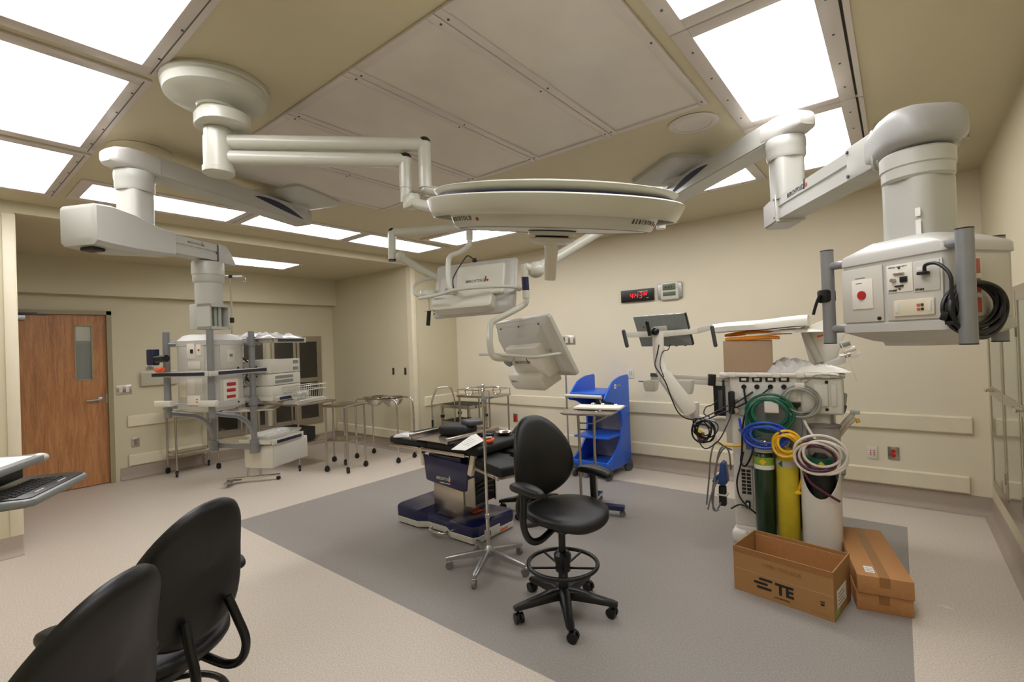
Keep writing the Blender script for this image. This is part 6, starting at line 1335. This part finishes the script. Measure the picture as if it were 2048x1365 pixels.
MB().box((-0.03, 0.0, -0.037), (0.022, 0.022, 0.003), rot=(0, 0, 20)).xf(fm2).build('warning_label', 'yellow', t); MB().box((0.03, 0.0, -0.039), (0.012, 0.06, 0.006), rot=(0, 0, -18)).xf(fm2).build('lock_lever', 'blackp', t)
pp = [PD(p) for p in [(-1.173, 3.551, 1.131), (-1.177, 3.549, 1.018), (-1.144, 3.576, 0.984), (-1.11, 3.757, 0.948)]]
MB().cyl(pp[0], pp[1], 0.036, n=20).build('pivot_post', 'panelg', t); MB().tube([pp[1], pp[2], pp[3]], 0.028, n=12).build('base_link', 'panelg', t)
cord('display_cable', 'cable', 0.0045, [PD(p) for p in [(-1.327, 3.321, 1.56), (-1.341, 3.311, 1.489), (-1.346, 3.281, 1.419), (-1.318, 3.279, 1.367), (-1.277, 3.287, 1.297), (-1.245, 3.313, 1.173), (-1.22, 3.36, 1.077), (-1.179, 3.419, 1.029), (-1.117, 3.495, 1.023), (-1.041, 3.594, 1.061), (-0.984, 3.703, 1.097)]], t)
cord('display_cable', 'cable', 0.0035, [PD(p) for p in [(-1.314, 3.498, 1.555), (-1.308, 3.439, 1.52), (-1.325, 3.375, 1.504), (-1.318, 3.304, 1.418), (-1.292, 3.3, 1.33)]], t)
# grey cross rail with two cups
cr = [(-1.552, 3.694, 1.316), (-1.018, 3.957, 1.265), (-1.02, 3.956, 1.207), (-1.554, 3.693, 1.244)]
c5 = Vector(cr[0]); t = thing('accessory_rail_arm', 'grey horizontal rail arm with two hanging cups left of the anesthesia machine', 'rail arm', tuple(c5))
e_ = Vector(cr[1])-c5
mm_ = frame_m(e_/2, e_, (0, 0, 1)); MB().box((0, 0, 0), (e_.length, 0.03, 0.012), bev=0.003).box((0, -0.035, 0), (e_.length, 0.035, 0.012), bev=0.003).xf(mm_).build('rail', 'panelg', t)
MB().box((-e_.length/2+0.03, 0.0, 0), (0.07, 0.03, 0.03), bev=0.004).xf(mm_).build('rail_end', 'darkg', t); MB().box((e_.length/2-0.14, -0.01, 0), (0.055, 0.09, 0.05), bev=0.006).xf(mm_).build('rail_block', 'blackp', t)
for q, lb in (((-1.526, 3.626, 1.243), 0), ((-1.284, 3.718, 1.241), 1)):
    q = Vector(q)-c5; w_ = 0.050 if lb == 0 else 0.055; MB().rr([(q.z-0.05-0.02*lb, w_*0.72, 0.04, 0.02, q.x, q.y), (q.z-0.03, w_*0.9, 0.05, 0.02, q.x, q.y), (q.z+0.035, w_, 0.055, 0.02, q.x, q.y), (q.z+0.035, w_*0.93, 0.049, 0.02, q.x, q.y), (q.z-0.03, w_*0.82, 0.042, 0.02, q.x, q.y)]).build('cup', 'offwhite', t)
MB().tube([Vector((-1.602, 3.565, 1.274))-c5, Vector((-1.531, 3.621, 1.267))-c5], 0.004, n=6, smooth=False).build('blue_pen', 'blueh', t)
# black cable bundle hanging under the arm
bp0 = (-1.1, 3.509, 0.937)
t = thing('cable_bundle', 'tangled bundle of thin black cables hanging between the display arm and the machine', 'cables', bp0)
for k in range(9):
    rx_, rz_ = 0.05+0.011*(k % 4), 0.05+0.009*((k*3) % 5); ox_, oz_ = 0.02*math.sin(k*2.1), 0.012*math.cos(k*1.7); tt = 0.4*math.sin(k)
    pts = [((ox_+rx_*math.cos(a)*math.cos(tt)-rz_*math.sin(a)*math.sin(tt))*0.95, 0.02*math.sin(a*2+k)+0.02*math.cos(k), oz_+rx_*math.cos(a)*math.sin(tt)+rz_*math.sin(a)*math.cos(tt)) for a in [2*PI*i/12 for i in range(12)]]
    MB().tube(pts, 0.0045, n=6, k=4, closed=True).build('loop', 'cable', t)
MB().box((-0.02, -0.03, 0.0), (0.03, 0.004, 0.02), rot=(0, 15, 0)).build('yellow_tag', 'yellow', t)
def PB(p): return Vector(p)-Vector(bp0)
cord('hanging_cable', 'cable', 0.0042, [PB(p) for p in [(-1.151, 3.467, 0.982), (-1.135, 3.507, 0.912), (-1.138, 3.531, 0.847), (-1.109, 3.555, 0.799), (-1.066, 3.589, 0.819), (-1.022, 3.623, 0.867), (-0.997, 3.694, 0.941), (-0.986, 3.767, 1.004), (-0.986, 3.83, 1.07)]], t)
cord('hanging_cable', 'cable', 0.0042, [PB(p) for p in [(-1.067, 3.56, 1.028), (-1.106, 3.554, 1.051), (-1.106, 3.605, 1.091), (-1.084, 3.687, 1.101), (-1.072, 3.786, 1.127)]], t)
# blue-green-yellow hoses: things hung on the machine
def hoseloop(px_, pz_, y_, rx_, rz_, n_, r_, m_, nm_, lb, cat, lead=None, jit=0.012, tilt=0.0, group=None):
    """world anchor from machine-local coordinates"""
    a_ = R_(4); wx_, wy_ = AN[0]+px_*math.cos(a_)-y_*math.sin(a_), AN[1]+px_*math.sin(a_)+y_*math.cos(a_)
    t_ = thing(nm_, lb, cat, (wx_, wy_, pz_), 4)
    for k in range(n_):
        s_ = 1-0.10*k*(1 if k % 2 else 0.7); pts = []
        for i in range(14):
            a = 2*PI*i/14; x_ = rx_*s_*math.cos(a)+jit*math.sin(k*2.3); z_ = rz_*s_*math.sin(a)-(rz_*(1-s_))*-0.2+jit*math.cos(k*1.9)
            pts.append((x_, -0.012*k*0.6+0.01*math.sin(a*2+k)+tilt*z_, z_))
        MB().tube(pts, r_, n=9, k=5, closed=True).build('hose_loop', m_, t_)
    return t_
def L2(t_, px_, pz_, y_, pts): return [(p[0]-px_, p[1]-y_, p[2]-pz_) for p in pts]
hx_, hz_ = (-0.066, 1.027)
t = hoseloop(hx_, hz_, -0.09, 0.155, 0.135, 5, 0.0095, 'greenh', 'green_hose', 'coiled green gas hose hung on the white hook of the machine back', 'hose')
cord('hose_lead', 'greenh', 0.0095, L2(t, hx_, hz_, -0.09, [(-0.139, -0.1, 1.133), (-0.188, -0.12, 1.079), (-0.214, -0.12, 0.993), (-0.188, -0.12, 0.896), (-0.126, -0.14, 0.886), (-0.179, -0.12, 0.871), (-0.245, -0.1, 0.885), (-0.278, -0.04, 0.894)]), t)
hx_, hz_ = (-0.09, 0.878)
t = hoseloop(hx_, hz_, -0.15, 0.145, 0.085, 4, 0.0095, 'blueh', 'blue_hose', 'coiled blue gas hose below the green hose on the machine back', 'hose')
cord('hose_lead', 'blueh', 0.0095, L2(t, hx_, hz_, -0.15, [(-0.277, -0.03, 0.976), (-0.266, -0.06, 0.936), (-0.245, -0.1, 0.885), (-0.224, -0.12, 0.82), (-0.179, -0.14, 0.773)]), t)
MB().cyl((-0.20, 0.12, 0.165), (-0.20, 0.08, 0.165), 0.018, n=14).build('hose_fitting', 'chrome', t)
hx_, hz_ = (0.043, 0.834)
t = hoseloop(hx_, hz_, -0.17, 0.085, 0.085, 4, 0.0095, 'yellowh', 'yellow_hose', 'coiled yellow hose around the top of the yellow cylinder', 'hose')
cord('hose_lead', 'yellowh', 0.0095, L2(t, hx_, hz_, -0.17, [(-0.002, -0.12, 0.899), (0.089, -0.1, 0.903), (0.116, -0.08, 0.842), (0.137, -0.1, 0.726), (0.127, -0.1, 0.621), (0.097, -0.1, 0.505)]), t)
cord('hose_lead', 'yellowh', 0.0095, L2(t, hx_, hz_, -0.17, [(-0.451, 0.02, 0.766), (-0.388, -0.02, 0.764), (-0.312, -0.05, 0.769), (-0.263, -0.05, 0.785), (-0.256, -0.04, 0.821)]), t)
fp = (0.09, 0.487); MB().lathe([(0.0, 0), (0.026, 0.0), (0.026, 0.01), (0.01, 0.02), (0.0, 0.02)], (fp[0]-hx_, 0.06, fp[1]-hz_), 16).build('hose_fitting', 'yellow', t)
hx_, hz_ = (0.127, 1.118)
t = hoseloop(hx_, hz_, -0.06, 0.12, 0.115, 4, 0.006, 'greyh', 'grey_tubing', 'coil of thin grey-green tubing hanging at the upper right of the machine back', 'tubing', jit=0.006)
cord('tubing_lead', 'greyh', 0.004, L2(t, hx_, hz_, -0.06, [(0.122, -0.06, 1.236), (0.165, -0.06, 1.262), (0.221, -0.09, 1.31), (0.279, -0.08, 1.316), (0.34, -0.06, 1.309), (0.39, -0.04, 1.294)]), t)
MB().b2((-0.035, -0.01, 0.10), (0.03, 0.02, 0.14), bev=0.008).build('hook', 'mwhite', t)
hx_, hz_ = (0.237, 0.779)
t = hoseloop(hx_, hz_, -0.20, 0.15, 0.125, 4, 0.0088, 'whiteh', 'white_hose', 'coiled white hose over the white cylinder shroud', 'hose', jit=0.02, tilt=-0.15)
cord('hose_lead', 'whiteh', 0.0088, L2(t, hx_, hz_, -0.20, [(0.145, -0.08, 0.994), (0.174, -0.1, 0.937), (0.214, -0.14, 0.879), (0.278, -0.16, 0.821), (0.346, -0.16, 0.795)]), t)
t = hoseloop(hx_-0.01, hz_-0.005, -0.185, 0.125, 0.095, 3, 0.0085, 'purple', 'purple_hose', 'dark purple hose tangled with the white hose, its end pointing down right', 'hose', jit=0.015)
cord('hose_lead', 'purple', 0.0085, L2(t, hx_-0.01, hz_-0.005, -0.185, [(0.13, -0.18, 0.709), (0.169, -0.21, 0.612), (0.251, -0.22, 0.55), (0.337, -0.2, 0.495)]), t)
# nerve-stimulator style blue device with grey cords on the left
dp = (-1.064, 3.772, 0.549)
t = thing('blue_pump', 'small blue wedge-shaped device hanging on the left side of the machine', 'medical device', dp, 4)
MB().prism([(-0.055, -0.03), (0.03, -0.05), (0.045, -0.03), (0.03, 0.11), (0.005, 0.12), (0.0, 0.03), (-0.05, -0.01)], -0.06, 0.06, 'y', bev=0.005).build('body', 'medblue', t)
MB().prism([(-0.056, -0.004), (-0.002, 0.036), (-0.004, 0.042), (-0.058, 0.004)], -0.05, 0.05, 'y').build('keypad', 'offwhite', t)
MB().b2((-0.02, -0.03, -0.21), (0.03, 0.03, -0.06), bev=0.012).build('adapter', 'blackp', t); MB().b2((-0.03, -0.035, -0.13), (0.04, 0.035, -0.12)).build('adapter_band', 'offwhite', t)
def PE(p):
    v = Vector(p)-Vector(dp); a_ = R_(-4); return (v.x*math.cos(a_)-v.y*math.sin(a_), v.x*math.sin(a_)+v.y*math.cos(a_), v.z)
for k, P in enumerate(([(-1.013, 3.876, 0.74), (-1.042, 3.788, 0.765), (-1.077, 3.735, 0.686), (-1.102, 3.716, 0.538), (-1.119, 3.704, 0.389), (-1.098, 3.721, 0.306), (-1.067, 3.746, 0.368)], [(-1.054, 3.856, 0.759), (-1.094, 3.772, 0.808), (-1.12, 3.726, 0.72), (-1.138, 3.713, 0.533), (-1.158, 3.698, 0.347)], [(-1.07, 3.716, 0.543), (-1.107, 3.674, 0.455), (-1.135, 3.653, 0.327)], [(-1.007, 3.818, 0.602), (-1.009, 3.789, 0.739), (-1.03, 3.746, 0.789), (-1.061, 3.722, 0.746), (-1.082, 3.706, 0.617), (-1.108, 3.687, 0.34), (-1.074, 3.715, 0.32)])):
    cord('grey_cord', 'greyc', 0.006, [PE(p) for p in P], t)
# things on the machine top
def onM(name, label, cat, x, y, z, rz=0):
    a_ = R_(4); return thing(name, label, cat, (AN[0]+x*math.cos(a_)-y*math.sin(a_), AN[1]+x*math.sin(a_)+y*math.cos(a_), z), 4+rz)
bx0_, bz0_ = (-0.396, 1.351); bx1_, bz1_ = (-0.063, 1.563)
bw = bx1_-bx0_; bh_ = bz1_-zs
w = onM('cardboard_box', 'plain brown cardboard box on top of the anesthesia machine', 'box', (bx0_+bx1_)/2, 0.13, zs+0.001, 9)
MB().b2((-bw/2, -0.15, 0), (bw/2, 0.15, bh_), bev=0.003).build('box_body', 'card3', w); MB().b2((-bw/2-0.0005, -0.03, bh_), (bw/2, 0.03, bh_+0.0015)).build('tape', 'tape', w)
def sheet_pad(w_, L1, W1, h, m_, nm_, sag=0.0, seed=1, bev=0.004):
    b_ = MB(); n = 12; rg_ = []
    for i in range(n+1):
        u = i/n; x_ = -L1/2+L1*u; zc = sag*math.sin(PI*u)+0.003*math.sin(seed+7*u); hh = h*(0.35+0.65*math.sin(PI*min(1, max(0, u*0.94+0.03)))**0.4)
        rg_.append([(x_, -W1/2, zc+hh*0.3), (x_, -W1/2+0.01, zc), (x_, W1/2-0.01, zc), (x_, W1/2, zc+hh*0.3), (x_, W1/2-0.02, zc+hh), (x_, -W1/2+0.02, zc+hh)])
    b_.rings(rg_); return b_.build(nm_, m_, w_, ang=50)
zt0 = zs+bh_+0.003
w = onM('padded_envelope', 'orange-brown padded envelope lying directly on the brown box', 'envelope', -0.185, 0.10, zt0, 4); sheet_pad(w, 0.36, 0.26, 0.034, 'brown', 'envelope', 0.002, 2)
w = onM('padded_envelope', 'orange-brown envelope wedged under the white foam bundle', 'envelope', -0.15, 0.11, zt0+0.037, -8); sheet_pad(w, 0.42, 0.22, 0.03, 'brown', 'envelope', 0.004, 5); MB().b2((-0.05, -0.118, 0.004), (0.12, -0.112, 0.012)).build('white_label', 'paper', w)
fx0, fz0 = (-0.448, 1.673); fx1, fz1 = (0.187, 1.699)
w = onM('foam_roll', 'long white foam-wrapped bundle lying across the envelopes', 'bundle', (fx0+fx1)/2, 0.10, zt0+0.060, 0); L_ = fx1-fx0
b_ = MB(); rg_ = []
slope = (fz1-fz0)/L_
for i in range(17):
    u = i/16; x_ = -L_/2+L_*u; hh = 0.066+0.008*u; zc = slope*(x_+L_/2)*0.9+0.005+0.003*math.sin(9*u)
    rg_.append([(x_, -0.15+0.004*math.sin(6*u), zc+0.004), (x_, 0.15, zc+0.0), (x_, 0.16, zc+hh*0.6), (x_, 0.13, zc+hh), (x_, 0.0, zc+hh*1.12), (x_, -0.13, zc+hh), (x_, -0.155, zc+hh*0.6)])
b_.rings(rg_).build('foam_wrap', 'foam', w, ang=50)
sheet = crumple('loose_flap', w, 'foam', 0.34, 0.30, 0.035, 21, loc=(L_/2-0.10, 0.0, slope*L_*0.75-0.035), n=16)
crumple('loose_flap', w, 'foam', 0.14, 0.16, 0.03, 4, loc=(0.02, -0.05, slope*L_*0.5+0.045), n=14)
# patient-monitor frame leaning at the back right of the machine top, wrapped in plastic
w = onM('wrapped_monitor', 'white plastic-wrapped monitor on a tilted bracket at the right of the machine top', 'monitor', 0.213, 0.16, zs+0.001)
P_ = [(0.143, 0.16, 1.65), (0.242, 0.16, 1.335), (0.2, 0.16, 1.482)]; ox_ = 0.213
MB().tube([(P_[0][0]-ox_, 0, P_[0][2]-zs), (P_[1][0]-ox_, 0, 0.06)], 0.024, n=10, smooth=False).build('support_strut', 'panelg', w)
q_ = [(0.124, 1.632), (0.283, 1.698), (0.4, 1.591), (0.32, 1.34), (0.193, 1.325)]
MB().prism([(a-ox_, b_-zs) for a, b_ in q_], 0.02, 0.06, 'y', bev=0.008).build('wrapped_screen', 'mwhite', w)
q2 = [(0.21, 1.359), (0.395, 1.439), (0.399, 1.39), (0.221, 1.32)]
MB().prism([(a-ox_, b_-zs) for a, b_ in q2], -0.10, -0.04, 'y', bev=0.005).build('hinge_arm', 'boomg', w)
MB().b2((-0.06, -0.10, 0.0), (0.10, 0.10, 0.05), bev=0.01).build('foot', 'panelg', w); q3 = (0.256, 1.582); MB().box((q3[0]-ox_, 0.012, q3[1]-zs), (0.05, 0.004, 0.012), rot=(0, -18, 0)).build('orange_tag', 'orange', w)
rp = (0.396, 1.48)
for k, (dx, dz, r_) in enumerate(((0.0, 0.03, 0.022), (0.03, -0.01, 0.018), (0.0, -0.05, 0.02), (0.06, -0.05, 0.015))): MB().cyl((rp[0]+dx-ox_-0.03, -0.08, rp[1]+dz-zs), (rp[0]+dx-ox_+0.03, -0.08, rp[1]+dz-zs+0.02), r_, n=12).build('hose_port', ('greyh', 'mwhite', 'steel', 'clear')[k], w)
MB().tube([(rp[0]-ox_-0.03, -0.1, rp[1]-zs+0.06), (rp[0]-ox_+0.01, -0.12, rp[1]-zs-0.04), (rp[0]-ox_+0.04, -0.12, rp[1]-zs-0.14), (rp[0]-ox_+0.06, -0.12, rp[1]-zs-0.22)], 0.003, n=6).build('thin_tube', 'whiteh', w)
w = onM('plastic_sheet', 'crumpled translucent plastic sheeting on the machine top beside the brown box', 'plastic sheet', 0.069, 0.10, zs+0.001, 5); crumple('plastic_wrap', w, 'poly', 0.34, 0.26, 0.10, 9, n=22)
w = onM('white_cloth', 'white plastic-wrapped drape lying at the front right of the machine top', 'drape', 0.243, 0.03, zs+0.001, -4); crumple('wrap', w, 'foam', 0.32, 0.17, 0.055, 15, n=20)

# ================================================================ boxes on the floor
t = thing('open_carton', 'open cardboard carton with bold black lettering in front of the machine', 'box', (-0.86, 3.24, 0), -9); bw, bd, bh_ = 0.545, 0.34, 0.275
th = 0.006
b = MB()
b.b2((0, 0, 0), (bw, th, bh_)); b.b2((0, bd-th, 0), (bw, bd, bh_)); b.b2((0, th, 0), (th, bd-th, bh_)); b.b2((bw-th, th, 0), (bw, bd-th, bh_)); b.b2((th, th, 0), (bw-th, bd-th, th)); b.build('box_walls', 'card', t)
MB().b2((0.0, -0.0012, bh_-0.035), (bw, 0.0, bh_)).build('tape', 'tape', t); MB().b2((0.0, -0.0016, bh_*0.50), (bw, 0.0, bh_*0.51)).build('crease', 'card3', t)
for nm_, lo_, hi_, rt_ in (('inner_flap', (0.01, 0.012, 0.05), (bw-0.01, 0.017, bh_-0.02), 0), ('inner_flap', (0.01, bd-0.017, 0.05), (bw-0.01, bd-0.012, bh_-0.02), 0)): MB().b2(lo_, hi_).build(nm_, 'card2', t)
text('OPEN THIS SIDE', 0.030, at_front(0.17, -0.0015, bh_*0.70), 'tape', t, bold=0.0004)
text('TE', 0.088, at_front(0.245, -0.0015, 0.055), 'ink', t, bold=0.0035)
text('connectivity', 0.018, at_front(0.235, -0.0015, 0.026), 'ink', t)
for k, (x0, x1) in enumerate(((0.157, 0.222), (0.127, 0.195), (0.143, 0.216))):
    zc = 0.114-0.026*k; pp_ = [(x0+0.006*math.cos(a) if math.cos(a) < 0 else x1+0.006*math.cos(a), zc+0.0075*math.sin(a)) for a in [2*PI*i/20 for i in range(20)]]; MB().prism(pp_, -0.0016, -0.0004, 'y').build('emblem_bar', 'ink', t)
for x0, z0, x1, z1 in ((0.478, 0.090, 0.500, 0.096), (0.480, 0.072, 0.498, 0.084)): MB().b2((x0, -0.0014, z0), (x1, -0.0002, z1)).build('print_mark', 'ink', t)
b = MB(); b.b2((0.43, -0.0014, 0.024), (0.525, -0.0002, 0.026)); b.build('print_line', 'tape', t)
MB().b2((bw, 0.06, 0.05), (bw+0.0012, 0.24, 0.15)).build('shipping_label', 'paper', t); MB().b2((bw, 0.02, 0.01), (bw+0.0014, 0.10, 0.05)).build('green_label', 'lime', t)
for k in range(4): MB().b2((bw+0.0012, 0.08, 0.065+0.02*k), (bw+0.0018, 0.20-0.02*(k % 2), 0.070+0.02*k)).build('label_print', 'faint', t)
bh2 = 0.1025
for k, (lb, dx, dy) in enumerate((('lower of two long brown cartons stacked beside the open carton', 0.0, 0.0), ('upper long brown carton with a white label, on top of its twin', 0.004, -0.012))):
    a_ = R_(12); t = thing('long_carton', lb, 'box', (-0.235+dx*math.cos(a_)-dy*math.sin(a_), 3.39+dx*math.sin(a_)+dy*math.cos(a_), bh2*k+(0.0005 if k else 0)), 12)
    MB().b2((0, 0, 0), (0.262, 0.80, bh2-0.001), bev=0.0025).build('box_body', 'card2', t)
    MB().b2((0.105, 0.0, bh2-0.001), (0.155, 0.80, bh2)).build('tape', 'tape', t); MB().b2((0.105, -0.001, bh2*0.45), (0.155, 0.0, bh2)).build('tape', 'tape', t)
    if k: MB().b2((0.05, 0.05, bh2), (0.095, 0.135, bh2+0.0008)).build('white_label', 'paper', t); [MB().b2((0.056, 0.065+0.02*q, bh2+0.0008), (0.09, 0.070+0.02*q, bh2+0.0012)).build('label_print', 'faint', t) for q in range(3)]
sm_ = (0.17, 3.68)
t = thing('floor_scuff', 'faint white scuff marks on the beige floor at the lower right', 'scuff mark', (sm_[0], sm_[1], 0))
for k in range(4): MB().tube([(0.02*math.cos(a)+0.012*k-0.02, 0.012*math.sin(a)+0.01*math.sin(k*2), 0.0008) for a in [0.4, 1.2, 2.0, 2.9]], 0.0016, n=6).build('mark', 'paper', t)

# ================================================================ keyboard workstation at the left edge
kz = 1.10
A1 = [(-2.81, 0.47), (-2.46, 0.26)]; tip = Vector(A1[0]); cor = Vector(A1[1]); fd = (cor-tip); fl_ = fd.length; ux_ = fd.normalized(); vy_ = Vector((ux_.y, -ux_.x))
if vy_.dot(Vector((-1, -0.2))) < 0: vy_ = -vy_
t = thing('computer_workstation', 'grey laptop-style computer workstation with black keyboard entering at the left edge', 'computer', (tip.x, tip.y, kz))
def kp(u, v): p = ux_*u+vy_*v; return (p.x, p.y)
ol = [kp(0.0, 0.0), kp(fl_*0.97, -0.005), kp(fl_+0.01, 0.02), kp(fl_+0.02, 0.10), kp(fl_+0.02, 0.42), kp(-0.05, 0.42), kp(-0.06, 0.12), kp(-0.04, 0.03)]
MB().prism(ol, -0.028, 0.0, 'z', bev=0.008).build('keyboard_tray', 'midg', t)
ol2 = [kp(0.005, 0.012), kp(fl_-0.02, 0.012), kp(fl_-0.012, 0.03), kp(fl_-0.01, 0.40), kp(-0.03, 0.40), kp(-0.035, 0.10), kp(-0.02, 0.03)]
MB().prism(ol2, 0.0, 0.004, 'z', bev=0.001).build('keyboard_deck', 'blackp', t)
b = MB(); aa = math.degrees(math.atan2(vy_.y, vy_.x))
b.box((0, 0, 0), (0.0165, 0.0155, 0.004), bev=0.0015); ks = b.build('key', 'slot', t); KM = ks.data; bpy.data.objects.remove(ks)
for r_i in range(5):
    for c_i in range(13):
        p = kp(0.05+(fl_-0.10)*c_i/12+0.004*r_i, 0.075+0.021*r_i); o = bpy.data.objects.new('key', KM); C.objects.link(o); o.parent = t; o.location = (p[0], p[1], 0.006); o.rotation_euler = (0, 0, R_(aa))
for u_ in (0.10, 0.26):
    q1_, q2_ = kp(u_, 0.035), kp(u_+0.06, 0.035); MB().tube([(q1_[0], q1_[1], 0.005), (q2_[0], q2_[1], 0.005)], 0.003, n=6, smooth=False).build('touchpad_button', 'boomg', t)
zu = 0.075
ol3 = [kp(0.045, 0.125), kp(fl_+0.16, 0.125), kp(fl_+0.16, 0.50), kp(-0.0, 0.50), kp(-0.0, 0.165)]
MB().prism(ol3, zu, zu+0.028, 'z', bev=0.006).build('upper_shelf', 'midg', t)
ol4 = [kp(0.065, 0.15), kp(fl_+0.14, 0.15), kp(fl_+0.14, 0.48), kp(0.01, 0.48)]
MB().prism(ol4, zu+0.028, zu+0.031, 'z').build('white_worktop', 'paper', t)
c_ = kp(0.03, 0.15); MB().sph((c_[0], c_[1], zu+0.014), (0.032, 0.032, 0.020), 20).build('corner_bumper', 'white', t)
ol5 = [kp(0.08, 0.18), kp(fl_, 0.18), kp(fl_, 0.46), kp(0.08, 0.46)]
MB().prism(ol5, 0.02, zu-0.006, 'z', bev=0.004).build('housing', 'blackp', t)
p = kp(fl_*0.55, 0.34); MB().cyl((p[0], p[1], -kz+0.07), (p[0], p[1], -0.02), 0.035, n=24).build('column', 'boomg', t)
for k in range(4):
    a = PI/2*k+0.4; MB().tube([(p[0], p[1], -kz+0.09), (p[0]+0.26*math.cos(a), p[1]+0.26*math.sin(a), -kz+0.07)], 0.024, n=10, smooth=False).cyl((p[0]+0.25*math.cos(a)-0.012, p[1]+0.25*math.sin(a), -kz+0.03), (p[0]+0.25*math.cos(a)+0.012, p[1]+0.25*math.sin(a), -kz+0.03), 0.03, n=16).build('base_leg', 'boomg', t)
